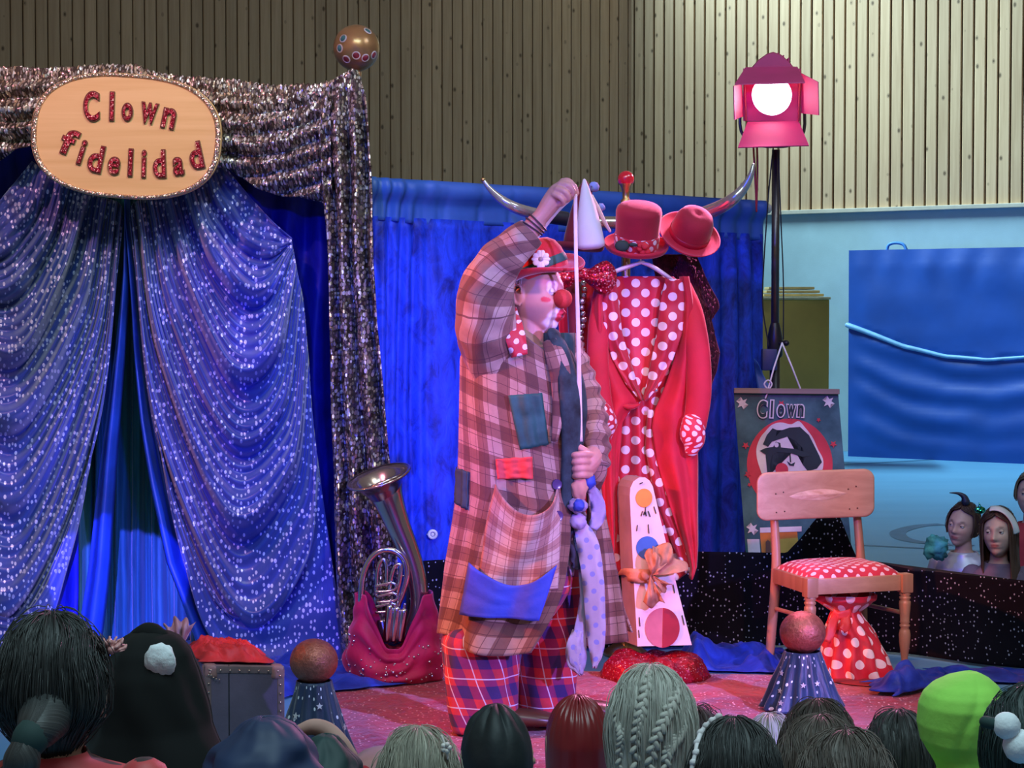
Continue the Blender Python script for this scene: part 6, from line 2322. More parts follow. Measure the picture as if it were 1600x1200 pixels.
mk('dark_scarf', tube([C(866, 524, -0.12), C(878, 552, -0.15), C(888, 600, -0.165), C(893, 650, -0.16), C(893, 705, -0.15), C(889, 770, -0.14), C(888, 835, -0.12)], [0.030, 0.036, 0.046, 0.048, 0.042, 0.036, 0.026], 16, samples=50, flat=0.55), m_darkscarf, parent=clown)
mk('dark_scarf', tube([C(880, 540, -0.08), C(900, 590, -0.11), C(906, 640, -0.12), C(903, 690, -0.10)], [0.026, 0.034, 0.036, 0.03], 14, samples=30, flat=0.6), m_darkscarf, parent=clown)
mk('shirt_front', grid(lambda u, v: (C(lerp(850, 898, u), lerp(520, 840, v), -0.02 - 0.10 * sin(pi * u) * 0.6 - 0.03), (u * .2, v * .6)), 12, 20), m_pdark, parent=clown, thick=0.004)
lap = [C(858, 532, -0.15), C(868, 556, -0.185), C(876, 590, -0.190), C(874, 640, -0.185), C(866, 690, -0.20)]
mk('lapel', ribbon(lap, [0.05, 0.07, 0.072, 0.05, 0.02], (0.25, -1, 0), 24, 0.004), m_coat, parent=clown, thick=0.005)
def flap(u, v):
    y = lerp(742, 1012 - 10 * u, v)
    xl, xr = itp([(742, 916, 934), (800, 918, 946), (850, 916, 956), (900, 912, 966), (950, 906, 975), (1012, 896, 984)], y)
    return C(lerp(xl, xr, u), y, -0.02 - 0.05 * (1 - u) + 0.02 * sin(u * 9 + v * 2) * v), (u * 0.2 + 0.03, v * 0.6)


mk('coat_flap', grid(flap, 24, 40), m_coat, parent=clown, thick=0.006)
# bracelets
m_brace = plain('dark_bracelet_cord', (0.04, 0.02, 0.03), 0.6)
bd = (C(848, 335, -0.18) - C(826, 362, -0.18)).normalized()
for k in range(3):
    p = C(832 + 4 * k, 357 - 5 * k, -0.18)
    Q = Vector((bd.x + 0.12 * (k - 1), bd.y, bd.z)).to_track_quat('Z', 'Y').to_matrix().to_4x4()
    mk('bracelet', lathe([(0.040, -0.003), (0.0435, 0.0), (0.040, 0.003), (0.0385, 0.0), (0.040, -0.003)], 24, Matrix.Translation(p) @ Q, False, False), m_brace, parent=clown)
# finger ring
mk('finger_ring', lathe([(0.0135, -0.003), (0.0148, 0.0), (0.0135, 0.003), (0.0125, 0.0), (0.0135, -0.003)], 16, Matrix.Translation(C(905, 733, -0.177)) @ Matrix.Rotation(pi / 2, 4, 'Y'), False, False), m_brass, parent=clown)
# trousers
m_trouser = plaid('trouser_tartan', (0.62, 0.035, 0.06), (0.26, 0.018, 0.12), (0.045, 0.018, 0.14), None, pitch=0.105, bw=0.42)
g = m_trouser
# add thin pale lines to the tartan
nt = g.node_tree
bs = nt.nodes['Principled BSDF']
src = bs.inputs['Base Color'].links[0].from_socket
uvn = nt.nodes.new('ShaderNodeTexCoord')
sp = nt.nodes.new('ShaderNodeSeparateXYZ')
nt.links.new(uvn.outputs['UV'], sp.inputs[0])
prev = src
for k in (0, 1):
    d1 = nt.nodes.new('ShaderNodeMath')
    d1.operation = 'DIVIDE'
    nt.links.new(sp.outputs[k], d1.inputs[0])
    d1.inputs[1].default_value = 0.105
    d2 = nt.nodes.new('ShaderNodeMath')
    d2.operation = 'ADD'
    nt.links.new(d1.outputs[0], d2.inputs[0])
    d2.inputs[1].default_value = 0.30
    d3 = nt.nodes.new('ShaderNodeMath')
    d3.operation = 'FRACT'
    nt.links.new(d2.outputs[0], d3.inputs[0])
    d4 = nt.nodes.new('ShaderNodeMath')
    d4.operation = 'LESS_THAN'
    nt.links.new(d3.outputs[0], d4.inputs[0])
    d4.inputs[1].default_value = 0.04
    mx = nt.nodes.new('ShaderNodeMix')
    mx.data_type = 'RGBA'
    nt.links.new(d4.outputs[0], mx.inputs[0])
    nt.links.new(prev, mx.inputs[6])
    mx.inputs[7].default_value = (0.62, 0.55, 0.70, 1)
    prev = mx.outputs[2]
nt.links.new(prev, bs.inputs['Base Color'])


def leg(rows, dy, seed):
    def fn(u, v):
        y = lerp(rows[0][0], rows[-1][0], v)
        cx, hw = itp(rows, y)
        a = 2 * pi * u
        w = 1 + (0.03 + 0.03 * v) * sin(a * 5 + seed + 2 * nz(v * 3, seed)) + 0.03 * nz(cos(a) * 2, sin(a) * 2, v * 5 + seed)
        return C(cx, y, dy) + Vector((hw * q * w * cos(a), hw * q * 0.85 * w * sin(a), 0)), (u * 6.28 * hw * q, y * q)
    return grid(fn, 60, 50)


mb = MB()
mb.add(leg([(850, 830, 62), (920, 822, 66), (960, 800, 64), (985, 762, 64), (1000, 752, 62), (1060, 750, 57), (1110, 752, 53), (1140, 754, 50)], -0.075, 1))
mb.add(leg([(850, 850, 52), (900, 858, 55), (960, 860, 54), (1000, 858, 50), (1060, 855, 47), (1110, 856, 44), (1131, 858, 42)], 0.075, 4))
mk('trousers', mb.data(), m_trouser, parent=clown, thick=0.004)
m_shoe = plain('dark_brown_shoe', (0.10, 0.035, 0.02), 0.35)
for x, dy in ((758, -0.075), (862, 0.075)):
    zf = 0.004
    c0 = C(x, 1140, dy)
    R = []
    for dx, w, h in ((-0.06, 0.035, 0.05), (-0.03, 0.048, 0.085), (0.03, 0.05, 0.095), (0.10, 0.055, 0.065), (0.18, 0.06, 0.058), (0.24, 0.045, 0.045), (0.27, 0.02, 0.025)):
        R.append([Vector((c0.x + dx, c0.y + w * cos(t), 0.026 + max(-0.014, h * 0.5 * (1 + sin(t)) - 0.0))) for t in [2 * pi * i / 16 for i in range(16)]])
    mk('shoe', rings(R), m_shoe, parent=clown)

# the cord and the bundle of rags it carries
m_cordw = plain('pale_cotton_tape', (0.78, 0.66, 0.60), 0.7)
m_ragw = polka('white_dotted_rag', (0.46, 0.38, 0.48), (0.24, 0.24, 0.55), 0.042, 0.22)
m_rago = plain('peach_rag', (0.62, 0.30, 0.20), 0.7)
m_ragb = plain('blue_rag', (0.03, 0.06, 0.40), 0.6)
m_ragv = plain('lilac_rag', (0.36, 0.30, 0.48), 0.7, var=0.2)
m_ragd = plain('dark_rag', (0.03, 0.03, 0.06), 0.8)
t = thing('rag_streamer', 'pale tape stretched between both hands of the performer with knotted rag strips below', 'streamer', C(910, 1060, -0.14))
mk('tape', ribbon([C(899, 303, -0.19), C(900, 400, -0.185), C(903, 500, -0.178), C(905, 600, -0.165), C(906, 690, -0.155)], [0.013, 0.013, 0.014, 0.016, 0.02], (0, -1, 0), 40, 0.0), m_cordw, parent=t, thick=0.003)
mk('tape_tail', ribbon([C(898, 306, -0.18), C(878, 322, -0.16), C(858, 344, -0.15), C(842, 366, -0.15), C(828, 385, -0.15)], [0.01, 0.014, 0.016, 0.016, 0.012], (0, -1, 0), 24), m_cordw, parent=t, thick=0.003)


def lump(c, rx, ry, rz, seed):
    qb = ball((0, 0, 0), 1, 22, 14)
    return [c + Vector((p.x * rx, p.y * ry, p.z * rz)) * (1 + 0.22 * nz(p.x * 2.5 + seed, p.y * 2.5, p.z * 2.5) - 0.12 * abs(nz(p.x * 6, p.y * 6, p.z * 6 + seed))) for p in qb[0]], qb[1]


mk('knot', lump(C(905, 762, -0.15), 0.030, 0.03, 0.045, 1), m_rago, parent=t)
mk('knot', lump(C(919, 752, -0.13), 0.028, 0.03, 0.028, 2), m_ragb, parent=t)
mk('knot', lump(C(903, 790, -0.16), 0.034, 0.034, 0.026, 3), m_ragv, parent=t)
mk('knot', lump(C(904, 790, -0.185), 0.022, 0.02, 0.022, 4), m_ragb, parent=t)
mk('knot', lump(C(903, 815, -0.15), 0.030, 0.03, 0.030, 5), m_ragv, parent=t)
mk('rag_strip', ribbon([C(922, 760, -0.13), C(932, 780, -0.13), C(935, 805, -0.13), C(926, 826, -0.14)], [0.03, 0.045, 0.05, 0.03], (0, -1, 0), 20, 0.01), m_ragv, parent=t, thick=0.004)
mk('rag_strip', ribbon([C(906, 820, -0.14), C(918, 850, -0.16), C(926, 900, -0.17), C(930, 960, -0.17), C(932, 1010, -0.17), C(929, 1044, -0.17)], [0.045, 0.075, 0.075, 0.07, 0.055, 0.012], (0, -1, 0), 40, 0.008), m_ragw, parent=t, thick=0.004)
mk('rag_strip', ribbon([C(904, 822, -0.13), C(908, 870, -0.14), C(912, 930, -0.14), C(906, 985, -0.15), C(903, 1030, -0.16), C(908, 1055, -0.16)], [0.04, 0.03, 0.025, 0.04, 0.06, 0.01], (0, -1, 0), 40, 0.008), m_ragv, parent=t, thick=0.004)
mk('rag_strip', ribbon([C(900, 824, -0.13), C(898, 850, -0.14), C(902, 878, -0.15), C(896, 888, -0.15)], [0.05, 0.05, 0.04, 0.02], (0, -1, 0), 20, 0.008), m_ragd, parent=t, thick=0.004)
mk('rag_strip', ribbon([C(902, 985, -0.15), C(896, 1010, -0.16), C(898, 1036, -0.16), C(904, 1052, -0.16)], [0.03, 0.05, 0.05, 0.01], (0, -1, 0), 20, 0.008), m_ragw, parent=t, thick=0.004)
mk('rag_strip', ribbon([C(892, 830, -0.12), C(890, 860, -0.13), C(894, 900, -0.13)], [0.03, 0.04, 0.01], (0, -1, 0), 20, 0.008), m_ragv, parent=t, thick=0.004)

# ================================================================== CHILDREN BEYOND THE BARRIER
def kid_paint(M, s, skin, lip=(0.45, 0.12, 0.12)):
    Mi = M.inverted()
    sk = Vector(skin)

    def fn(p):
        l = (Mi @ p) / s
        if l.length > 0.17 or l.y > 0:
            return sk
        c = sk.copy()
        for sx in (-1, 1):
            c = c.lerp(Vector((sk.x * 1.05, sk.y * 0.72, sk.z * 0.7)), 0.35 * gauss(sqrt((l.x - sx * 0.042) ** 2 + (l.z + 0.025) ** 2), 0.014))
            db = sqrt(((l.x - sx * 0.032) / 2.4) ** 2 + (l.z - 0.033 + 0.12 * (abs(l.x) - 0.032)) ** 2)
            c = c.lerp(sk * 0.4, 0.75 * (1 - sstep(0.003, 0.0065, db)))
        dl = sqrt((l.x / 2.3) ** 2 + (l.z + 0.056) ** 2)
        c = c.lerp(Vector(lip), 0.8 * (1 - sstep(0.007, 0.011, dl)))
        return c
    return fn


def child(label, M, Mb, s, shoulder, skin, voxel=0.006, detail=1.0, look=(0, 0), face=True, full=0.12, drop=0.185):
    o = Mb.translation
    t = thing('person', label, 'person', (o.x, o.y, 0.0))
    mb = kid_body(M, Mb, s, shoulder, legs=False, drop=drop)
    mb.add(head_mesh(s, 84 if face else 44, 70 if face else 36, M, detail, 0, 0.22, full))
    for sx in (-1, 1):
        mb.add(ear(M, s, sx))
    mk('body', mb.data()[:2], m_skin, parent=t, remesh=voxel, relax=1, paint=kid_paint(M, s, skin))
    if face:
        eyes(t, M, s, look, (0.07, 0.05, 0.05), lid=plain('kid_lid', skin, 0.5), open_=0.58, r=0.0120)
    return t


SK = (0.56, 0.36, 0.29)
# girl with the little horn and green sparkle
def upright(c, yaw):
    return frame(c, yaw)


c1 = W(1505, 820, 8.98)
M1 = frame(c1, -38, 4, 9)
t = child('seated girl with small dark horn and green sparkle in her hair behind the barrier', M1, upright(c1, -25), 0.86, 0.135, SK, 0.0042, look=(-0.3, 0.25))
m_brownh = hairmat('brown_hair', (0.045, 0.022, 0.015), (0.11, 0.06, 0.04))
hair(t, hair_fn(M1, 0.0735, 0.093, 0.108, 0.03, 66, 3, 0.003, 0.1, hairline=44), m_brownh, 60, 26, 160, 3, 0.0010, 0.004, 0.006)
m_silverc = plain('silver_satin', (0.45, 0.45, 0.55), 0.35, 0.2, var=0.2)
shirt(t, upright(c1, -25), 0.86, 0.135, m_silverc, 'silver_dress')
m_tealtulle = plain('turquoise_tulle', (0.05, 0.36, 0.40), 0.7, var=0.3, scale=18)
for x, y, r in ((1463, 856, 0.055), (1560, 862, 0.05)):
    qb = ball((0, 0, 0), r, 26, 16)
    cc = W(x, y, 8.85)
    mk('tulle_puff', ([cc + p * (1 + 0.45 * nz(p.x * 34 + x, p.y * 34, p.z * 34) + 0.3 * nz(p.x * 80 + x, p.y * 80, p.z * 80)) for p in qb[0]], qb[1]), m_tealtulle, parent=t)
m_horn = plain('dark_horn', (0.02, 0.025, 0.05), 0.4)
mk('hair_horn', tube([W(1509, 784, 8.93), W(1506, 776, 8.93), W(1497, 771, 8.93), W(1484, 770, 8.93)], [0.020, 0.014, 0.007, 0.002], 10, samples=14), m_horn, parent=t)
m_greens = sequin('green_sparkle', [(0.0, 0.35, 0.15), (0.02, 0.6, 0.3), (0.3, 0.9, 0.6), (0.0, 0.25, 0.12)], 160, (0.01, 0.2, 0.1), 0.6, 0.2, coord='Object')
mk('hair_clip', ball(W(1531, 797, 8.85), 0.03, 16, 10, (0.9, 0.5, 0.6)), m_greens, parent=t)
mk('clip_tip', tube([W(1531, 792, 8.85), W(1530, 786, 8.85)], [0.008, 0.002], 8), m_greens, parent=t)
# girl with the white headband
c2 = W(1561, 832, 8.50)
M2 = frame(c2, -28, 0, -3)
t = child('seated girl with long brown hair and white headband beside the horned girl', M2, upright(c2, -15), 0.90, 0.135, (0.58, 0.40, 0.34), 0.0042, look=(-0.25, 0.1))
hair(t, hair_fn(M2, 0.078, 0.097, 0.115, 0.20, 50, 8, 0.003, -0.05, hairline=52), m_brownh, 64, 34, 220, 8, 0.0010, 0.004, 0.006)
m_band = plain('white_satin_band', (0.72, 0.74, 0.78), 0.4)
bp = []
for k in range(15):
    a = radians(-14 + 108 * k / 14)
    bp.append(M2 @ Vector((0.084 * sin(a), -0.030 - 0.034 * cos(a), 0.108 * cos(a) + 0.006)))
mk('headband', ribbon(bp, 0.034, tuple((bp[5] - c2).normalized()), 40), m_band, parent=t, thick=0.004)
m_mauve = plain('mauve_shirt', (0.15, 0.11, 0.19), 0.8, var=0.2)
shirt(t, upright(c2, -15), 0.90, 0.135, m_mauve)
# child at the very edge
c3 = W(1612, 772, 9.3)
M3 = frame(c3, -22, 2, 4)
t = child('seated child in a red top with short hair partly past the frame edge', M3, upright(c3, -15), 0.92, 0.145, (0.56, 0.36, 0.30), 0.0042, look=(-0.35, 0.1))
m_fairh = hairmat('dark_blond_hair', (0.10, 0.075, 0.045), (0.24, 0.19, 0.12))
hair(t, hair_fn(M3, 0.079, 0.099, 0.117, 0.02, 66, 9, 0.003, 0.1, hairline=46), m_fairh, 60, 26, 140, 9, 0.0010, 0.004, 0.005)
shirt(t, upright(c3, -15), 0.92, 0.145, plain('red_top', (0.42, 0.03, 0.04), 0.8))

# ================================================================== CHILDREN IN THE AUDIENCE, FROM BEHIND
m_blackh = hairmat('black_brown_hair', (0.012, 0.015, 0.017), (0.055, 0.060, 0.062))
m_dkbrown = hairmat('dark_brown_hair', (0.022, 0.014, 0.012), (0.08, 0.055, 0.048))
m_midbrown = hairmat('ash_brown_hair', (0.05, 0.038, 0.032), (0.15, 0.12, 0.105))
m_blond = hairmat('ash_blond_hair', (0.20, 0.19, 0.15), (0.48, 0.46, 0.38))
m_blond2 = hairmat('pale_blond_hair', (0.30, 0.30, 0.27), (0.62, 0.62, 0.57))


def back_kid(label, cx, top, wpx, hairm, shirtm, yaw=180, hang=0.10, wid=0.168, taper=0.25, ridge=0.004, strands=340, pitch=6, roll=0, seed=0, sy=1.0, fly=0.012, cover=None, cloth=None, nosh=False, drop=0.185):
    Y = wid * 3000 / wpx
    rx = wid / 2
    s = (rx - 0.008) / 0.0765
    rz = 0.128 * s
    c = W(cx, top, Y) - Vector((0, 0, rz))
    M = frame(c, yaw, pitch, roll)
    Mb = frame(c, yaw)
    t = child(label, M, Mb, s, (0.115 if drop > 0.15 else 0.165) * s / 0.95, (0.56, 0.36, 0.29), 0.009, face=False, drop=drop)
    if not nosh:
        shirt(t, Mb, s, (0.115 if drop > 0.15 else 0.165) * s / 0.95, shirtm, drop=drop)
    fn = hair_fn(M, rx, 0.106 * s, rz, hang, 58, seed, ridge, taper, hairline=50)
    if cover is None:
        hair(t, fn, hairm, 84, 40, strands, seed, 0.0011, fly, 0.007)
    return t, M, Mb, s, Y, fn


def cap(t, fn, mat, name, wr, seed, nu=90, nv=50, thick=0.006):
    def f2(u, v):
        p, uv = fn(u, v)
        return p, uv
    mk(name, grid(fn, nu, nv), mat, parent=t, thick=thick)


m_reddots = polka('red_top_with_black_spots', (0.60, 0.05, 0.06), (0.02, 0.012, 0.015), 0.13, 0.26, rot=0.5)
m_navy_c = plain('navy_jacket', (0.012, 0.035, 0.11), 0.6, var=0.2, scale=4)
m_dteal = plain('dark_teal_jacket', (0.008, 0.045, 0.05), 0.65, var=0.2, scale=4)
m_blackv = velvet('black_velvet', (0.003, 0.004, 0.005), (0.005, 0.007, 0.008), 0.9, (5, 5, 3), 0.03, (0.2, 0.5, 0.5), 0.2)
m_grey_s = plain('grey_shirt', (0.16, 0.16, 0.18), 0.85)
m_plum = plain('plum_shirt', (0.16, 0.03, 0.08), 0.85)
m_white_s = plain('white_shirt', (0.55, 0.55, 0.58), 0.85)

# 1 dark haired girl, low ponytail
t, M, Mb, s, Y, fn = back_kid('dark haired child with low ponytail in red top with black spots in the audience', 79, 962, 166, m_blackh, m_reddots, 185, 0.085, 0.180, 0.62, 0.005, 520, 4, 0, 1, fly=0.02, drop=0.115)
tail = [W(70, 1120, Y - 0.10), W(58, 1142, Y - 0.15), W(44, 1160, Y - 0.17), W(34, 1190, Y - 0.18), W(30, 1225, Y - 0.17)]
mk('ponytail', tube(tail, [0.045, 0.034, 0.024, 0.030, 0.022], 18, samples=30), m_blackh, parent=t)
mk('hair_tie', tube([W(50, 1150, Y - 0.163), W(46, 1157, Y - 0.167)], 0.030, 14), m_pdark, parent=t)
st = MB()
rnd = random.Random(2)
for k in range(60):
    a = rnd.uniform(-1, 1)
    x0 = 150 + rnd.uniform(-16, 10)
    y0 = 985 + rnd.uniform(0, 90)
    p = [W(x0, y0, Y), W(x0 + 10, y0 + 14, Y - 0.01), W(x0 + 14 + 8 * a, y0 + 34, Y), W(x0 + 8 + 14 * a, y0 + 56, Y)]
    st.add(tube(p, [0.0008, 0.0008, 0.0007, 0.0003], 3, round_ends=False, samples=8))
mk('loose_hair', st.data(), m_dkbrown, parent=t, kind='stuff')
m_pinks = plain('pink_satin', (0.62, 0.30, 0.30), 0.35)
mk('hair_bow', fan(174, 1018, Y + 0.05, 70, 150, 22, 2, 3, 0.012, 0.01), m_pinks, parent=t, thick=0.003)
mk('hair_bow', fan(174, 1018, Y + 0.05, 5, 62, 24, 5, 2, 0.012, 0.01), m_pinks, parent=t, thick=0.003)
mk('hair_bow_knot', ball(W(174, 1016, Y + 0.04), 0.008, 10, 8), m_pinks, parent=t)


def hood(t, cx, top, Y, rows, mat, name='hood', seed=0, fold=0.012, lean=0.0, nu=72, nv=44, depth=1.25):
    """hood or wrap as stacked rows (y, cx, half width) in front view, closed at the top"""
    def fn(u, v):
        y = lerp(rows[0][0], rows[-1][0], v)
        c0, hw = itp(rows, y)
        a = 2 * pi * u
        w = 1 + (fold / (hw * M_(Y) + 0.02)) * (sin(a * 6 + seed + 3 * nz(v * 2, seed)) * v + 1.4 * nz(cos(a) * 1.8 + seed, sin(a) * 1.8, v * 4))
        rr = hw * M_(Y) * w
        return W(c0, y, Y) + Vector((rr * cos(a), rr * depth * sin(a), 0)), (u * 0.7, v * 0.5)
    mk(name, grid(fn, nu, nv), mat, parent=t, thick=0.005)


# 2 black velvet hood with a white patch
t, M, Mb, s, Y, fn = back_kid('child in a black velvet hooded cape with one round white patch', 240, 1000, 122, None, m_blackv, 175, 0.1, 0.146, cover=1)
hood(t, 240, 985, Y, [(985, 236, 6), (988, 236, 26), (998, 238, 44), (1016, 238, 60), (1050, 236, 74), (1090, 236, 82), (1130, 238, 90), (1160, 242, 102), (1200, 246, 118), (1260, 250, 130)], m_blackv, 'hooded_cape', 2, 0.008)
mk('hood_peak', tube([W(205, 1006, Y + 0.02), W(232, 994, Y + 0.0), W(252, 997, Y - 0.01)], [0.018, 0.026, 0.018], 14, samples=14), m_blackv, parent=t)
qb = ball((0, 0, 0), 1, 28, 16)
cc = W(250, 1033, Y - 0.085)
m_fleece = plain('white_fleece', (0.80, 0.88, 0.95), 0.9, var=0.06, bump=0.5, bscale=90)
mk('white_patch', ([cc + Vector((p.x * 0.029, p.y * 0.020, p.z * 0.032)) * (1 + 0.14 * nz(p.x * 3, p.y * 3, p.z * 3)) for p in qb[0]], qb[1]), m_fleece, parent=t)
# 3 burgundy back between them
t, M, Mb, s, Y, fn = back_kid('child with red brown hair in burgundy top between spotted girl and black hood', 150, 1030, 104, hairmat('red_brown_hair', (0.05, 0.012, 0.012), (0.12, 0.035, 0.03)), m_plum, 180, 0.06, 0.160, seed=12)
# 4 navy and teal hoods
t, M, Mb, s, Y, fn = back_kid('child huddled in a navy blue jacket hood before the suitcase', 412, 1142, 130, None, m_navy_c, 180, 0.1, 0.140, cover=1)
hood(t, 412, 1122, Y, [(1122, 412, 5), (1124, 414, 22), (1134, 416, 42), (1150, 416, 58), (1172, 412, 74), (1200, 410, 88), (1260, 412, 96)], m_navy_c, 'jacket_hood', 3, 0.014)
t, M, Mb, s, Y, fn = back_kid('child huddled in a dark teal jacket hood before the left starry cone', 506, 1170, 118, None, m_dteal, 180, 0.1, 0.140, cover=1)
hood(t, 506, 1148, Y, [(1148, 510, 4), (1152, 509, 16), (1164, 508, 30), (1180, 505, 44), (1200, 500, 62), (1260, 500, 80)], m_dteal, 'jacket_hood', 5, 0.010)
m_beige = plain('beige_pink_hood_lining', (0.52, 0.30, 0.26), 0.8)
mk('hood_lining', tube([W(468, 1142, Y + 0.05), W(490, 1136, Y + 0.05), W(512, 1143, Y + 0.05), W(530, 1160, Y + 0.04), W(548, 1182, Y + 0.04)], [0.012, 0.016, 0.018, 0.018, 0.014], 10, samples=24), m_beige, parent=t)
# 5 ash blond with a clip
t, M, Mb, s, Y, fn = back_kid('ash blond child with a small white flower hair clip in the audience', 653, 1140, 122, m_blond, m_white_s, 178, 0.08, 0.168, 0.2, 0.004, 480, seed=4, fly=0.02)
cp = W(697, 1168, Y - 0.055)
for k in range(5):
    a = 2 * pi * k / 5
    mk('clip_petal', ball(cp + Vector((cos(a) * 0.007, -0.002, sin(a) * 0.007)), 0.006, 8, 6), m_eyewhite, parent=t)
mk('clip_bar', tube([W(690, 1150, Y - 0.05), cp, W(700, 1185, Y - 0.055)], 0.003, 6), m_eyewhite, parent=t)
# pink dotted cloth at the stage edge
m_pinkdot = polka('pink_and_red_dots', (0.62, 0.30, 0.30), (0.62, 0.04, 0.06), 0.11, 0.27, rot=0.1)
t5 = thing('pink_cushion', 'pink cushion with red dots on the floor at the carpet edge behind the blond child', 'cushion', FL(600, 1225))
qb = ball((0, 0, 0), 1, 30, 18)
cc = FL(626, 1222)
mk('cushion_cover', ([cc + Vector((math.copysign(abs(p.x) ** 0.6, p.x) * 0.15, math.copysign(abs(p.y) ** 0.6, p.y) * 0.12, 0.055 + p.z * 0.052)) for p in qb[0]], qb[1], [(p.x * 0.2, p.z * 0.1) for p in qb[0]]), m_pinkdot, parent=t5)
mk('piping', tube([cc + Vector((0.152 * cos(a), 0.122 * sin(a), 0.055)) for a in [2 * pi * k / 32 for k in range(33)]], 0.006, 6), m_pinks, parent=t5)

# 6 black cap and 7 red satin cap
m_capblack = plain('black_jersey_cap', (0.006, 0.014, 0.018), 0.6, var=0.3, scale=6, bump=0.4, bscale=30)
m_capred = plain('dark_red_satin', (0.20, 0.012, 0.018), 0.33, var=0.12, scale=3, bump=0.15, bscale=20)


def satin_cap(t, M, rx, ry, rz, hang, mat, name, gather, seed, folds=0.004):
    def fn(u, v):
        pol = min(v / 0.62, 1.0) * radians(92)
        op = radians(52) * sstep(radians(48), radians(74), pol)
        a = op + u * (2 * pi - 2 * op)
        rr = 1 + (folds / rx) * (sin(a * gather + 2 * nz(a * 2, pol, seed)) * gauss(pol - radians(38), radians(22)) + 0.8 * nz(a * 2.2 + seed, pol * 2.5, seed))
        x, y, z = sin(a) * sin(pol) * rx * rr, -cos(a) * sin(pol) * ry * rr, cos(pol) * rz * rr
        if v > 0.62:
            qv = (v - 0.62) / 0.38
            z -= qv * hang
            x *= 1 - 0.06 * qv
            y *= 1 - 0.22 * qv
        return M @ Vector((x, y, z)), (a * 0.08, v * 0.3)
    mk(name, grid(fn, 110, 50), mat, parent=t, thick=0.005)


t, M, Mb, s, Y, fn = back_kid('child in a close fitting black cap seen from behind', 776, 1103, 112, None, m_capblack, 184, 0.1, 0.165, cover=1)
satin_cap(t, M, 0.0825, 0.106 * s, 0.128 * s, 0.13, m_capblack, 'cap', 9, 3, 0.003)
mk('cap_seam', tube([M @ Vector((0.012, 0.106 * s * sin(a), 0.130 * s * cos(a))) for a in [radians(5 + 11 * k) for k in range(8)]], 0.0016, 6), m_capblack, parent=t)
t, M, Mb, s, Y, fn = back_kid('child in a shiny dark red satin cap seen from behind', 903, 1088, 101, None, m_plum, 184, 0.1, 0.165, cover=1)
satin_cap(t, M, 0.0825, 0.108 * s, 0.128 * s, 0.14, m_capred, 'satin_cap', 26, 6, 0.0022)

# 8 the braided blond
t, M, Mb, s, Y, fn = back_kid('pale blond child with four tight braids along the head in the audience', 1018, 1043, 134, m_blond2, m_grey_s, 178, 0.16, 0.175, 0.12, 0.003, 420, 8, 0, 7, fly=0.012)


def braid(t, pts, r, n, mat, off=0.0):
    P = [Vector(p[:3]) for p in catmull([tuple(p) for p in pts], n)]
    mb = MB()
    for k, p in enumerate(P[:-1]):
        d = (P[k + 1] - p).normalized()
        side = d.cross(Vector((0, -1, 0))).normalized()
        sg = 1 if k % 2 else -1
        ax = (d * 0.9 + side * sg * 0.75).normalized()
        rr = r * (0.55 + 0.45 * min(1, k / 5)) * (1 - 0.25 * k / n)
        Q = ax.to_track_quat('Z', 'Y').to_matrix()
        qb = ball((0, 0, 0), 1, 10, 7)
        mb.add(([p + side * sg * rr * 0.42 + Q @ Vector((v.x * rr * 0.62, v.y * rr * 0.62, v.z * rr * 1.25)) for v in qb[0]], qb[1], [(v.x * 0.01, v.z * 0.02) for v in qb[0]]))
    mk('braid', mb.data(), mat, parent=t)


def surf(px, py, off=0.006):
    """point on the hair surface under a pixel"""
    d = raydir(px, py)
    best = None
    for u in [k / 60 for k in range(12, 49)]:
        for v in [k / 40 for k in range(2, 41)]:
            p = fn(u, v)[0]
            e = p - Vector((0, 0, H))
            t_ = e.y / d.y
            dd = (e - d * t_).length
            if best is None or dd < best[0]:
                best = (dd, p)
    return best[1] + Vector((0, -off, 0.3 * off))


for path, r in (([(1016, 1052), (1012, 1075), (1004, 1105), (996, 1140), (994, 1175)], 0.0125), ([(1060, 1070), (1050, 1098), (1038, 1125), (1026, 1155), (1018, 1190)], 0.0125), ([(962, 1100), (968, 1125), (972, 1150), (970, 1180)], 0.010), ([(1070, 1132), (1062, 1150), (1048, 1168), (1040, 1190)], 0.0115)):
    pts = [surf(x, y) for x, y in path]
    e = pts[-1] + Vector((0, -0.004, -0.09))
    braid(t, [tuple(p) for p in pts] + [tuple(e)], r, 24, m_blond2)

# 9 dark hair with white lace band
t, M, Mb, s, Y, fn = back_kid('child with straight black hair and a white lace hairband in the audience', 1148, 1126, 138, m_blackh, m_grey_s, 176, 0.12, 0.160, 0.0, 0.004, 480, seed=21, fly=0.01)
m_lace = plain('white_lace', (0.70, 0.68, 0.72), 0.8, bump=0.5)
lb = []
for k in range(16):
    p = fn(0.235, 0.12 + 0.80 * k / 15)[0]
    lb.append(p + (p - M.translation).normalized() * 0.010)
mk('lace_band', tube(lb, 0.0055, 8), m_lace, parent=t)
for k in range(16):
    mk('lace_scallop', ball(lb[k], 0.0078, 8, 6), m_lace, parent=t)
# 10 - 12 brown heads in a row
t, M, Mb, s, Y, fn = back_kid('dark brown head at the rear of three brown heads below the right starry cone', 1280, 1096, 118, m_dkbrown, m_grey_s, 180, 0.10, 0.176, 0.15, 0.004, 380, seed=31, fly=0.01)
t, M, Mb, s, Y, fn = back_kid('ash brown head in the middle of three brown heads below the right starry cone', 1286, 1122, 138, m_midbrown, m_grey_s, 186, 0.10, 0.178, 0.1, 0.005, 420, seed=33, fly=0.012)
t, M, Mb, s, Y, fn = back_kid('brown head at the front of three brown heads below the right starry cone', 1322, 1146, 150, m_midbrown, m_plum, 180, 0.10, 0.160, 0.1, 0.005, 480, seed=35, fly=0.015)
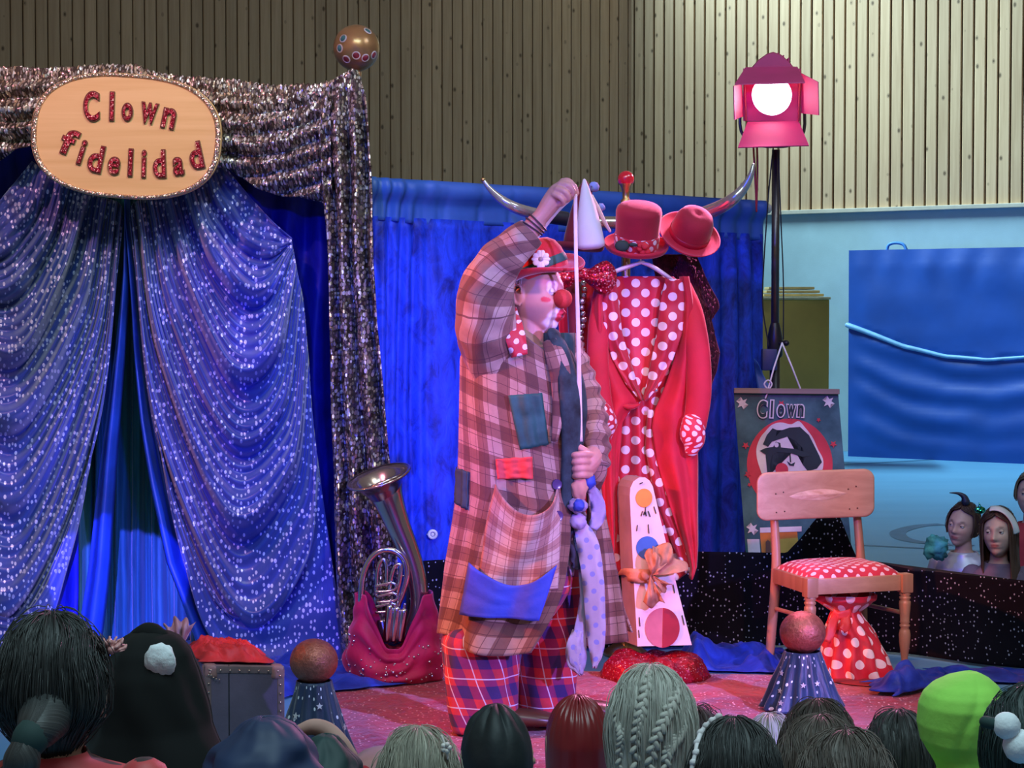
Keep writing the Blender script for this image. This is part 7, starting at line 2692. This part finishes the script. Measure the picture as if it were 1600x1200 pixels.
# 13 dark wavy hair
t, M, Mb, s, Y, fn = back_kid('black wavy haired child just left of the bright green hood', 1406, 1114, 108, m_blackh, m_navy_c, 180, 0.12, 0.165, -0.05, 0.009, 300, seed=41)
# 14 green hood
t, M, Mb, s, Y, fn = back_kid('child wearing a bright lime green hood in the audience', 1502, 1064, 102, None, m_grey_s, 170, 0.1, 0.142, cover=1, nosh=True)
m_lime = plain('lime_fleece', (0.34, 0.82, 0.12), 0.85, var=0.10, scale=6, bump=0.25, bscale=70)
shirt(t, Mb, s, 0.14, m_lime)


def green(u, v):
    y = lerp(1050, 1230, v)
    c0, hw = itp([(1050, 1516, 3), (1053, 1516, 14), (1060, 1512, 32), (1072, 1508, 50), (1084, 1506, 60), (1100, 1504, 65), (1130, 1498, 62), (1155, 1499, 58), (1180, 1508, 50), (1200, 1514, 48), (1230, 1518, 52)], y)
    a = 2 * pi * u
    w = 1 + 0.035 * nz(cos(a) * 1.7, sin(a) * 1.7, v * 3) - 0.05 * gauss(((a - 5.2) - (v - 0.3) * 1.6), 0.10) * sstep(0.1, .3, v) - 0.045 * gauss(((a - 4.5) + (v - 0.5) * 0.9), 0.09) + 0.03 * sin(v * 26 + a * 3) * sstep(0.55, 0.8, v)
    rr = hw * M_(Y) * w
    return W(c0, y, Y) + Vector((rr * cos(a), rr * 1.25 * sin(a), 0)), (u * .6, v * .4)


mk('hood', grid(green, 110, 70), m_lime, parent=t, thick=0.006)
0 and mk('hood_seam', tube([W(1492, 1092, Y - 0.095), W(1500, 1097, Y - 0.1), W(1506, 1108, Y - 0.1), W(1500, 1116, Y - 0.098)], [0.003, 0.006, 0.007, 0.003], 8, samples=14), m_lime, parent=t)
# 15 pompom antennae at the edge
t, M, Mb, s, Y, fn = back_kid('dark haired child with white pompom hair ties at the frame edge beside the green hood', 1612, 1074, 140, hairmat('teal_black_hair', (0.006, 0.016, 0.018), (0.03, 0.06, 0.06)), m_dteal, 175, 0.10, 0.172, 0.1, 0.004, 420, seed=51, fly=0.014)
for x, y, r in ((1573, 1134, 21), (1594, 1166, 26)):
    qb = ball((0, 0, 0), 1, 24, 16)
    cc = W(x, y, Y - 0.12)
    rr = r * M_(Y)
    mk('pompom', ([cc + p * rr * (1 + 0.05 * nz(p.x * 5, p.y * 5, p.z * 5)) for p in qb[0]], qb[1]), m_fleece, parent=t)
mk('hair_tie_band', tube([W(1540, 1128, Y - 0.10), W(1554, 1131, Y - 0.115)], 0.012, 10), m_pdark, parent=t)
# 16, 17 small glimpses between the heads
t, M, Mb, s, Y, fn = back_kid('red brown tousled head peeping between the braided child and the lace hairband child', 1088, 1110, 90, m_dkbrown, m_plum, 180, 0.04, 0.160, 0.2, 0.010, 300, seed=61, fly=0.03)
t, M, Mb, s, Y, fn = back_kid('light haired head peeping between the lace hairband child and the three brown heads', 1203, 1118, 84, m_blond, m_grey_s, 180, 0.05, 0.160, 0.2, 0.005, 200, seed=63)
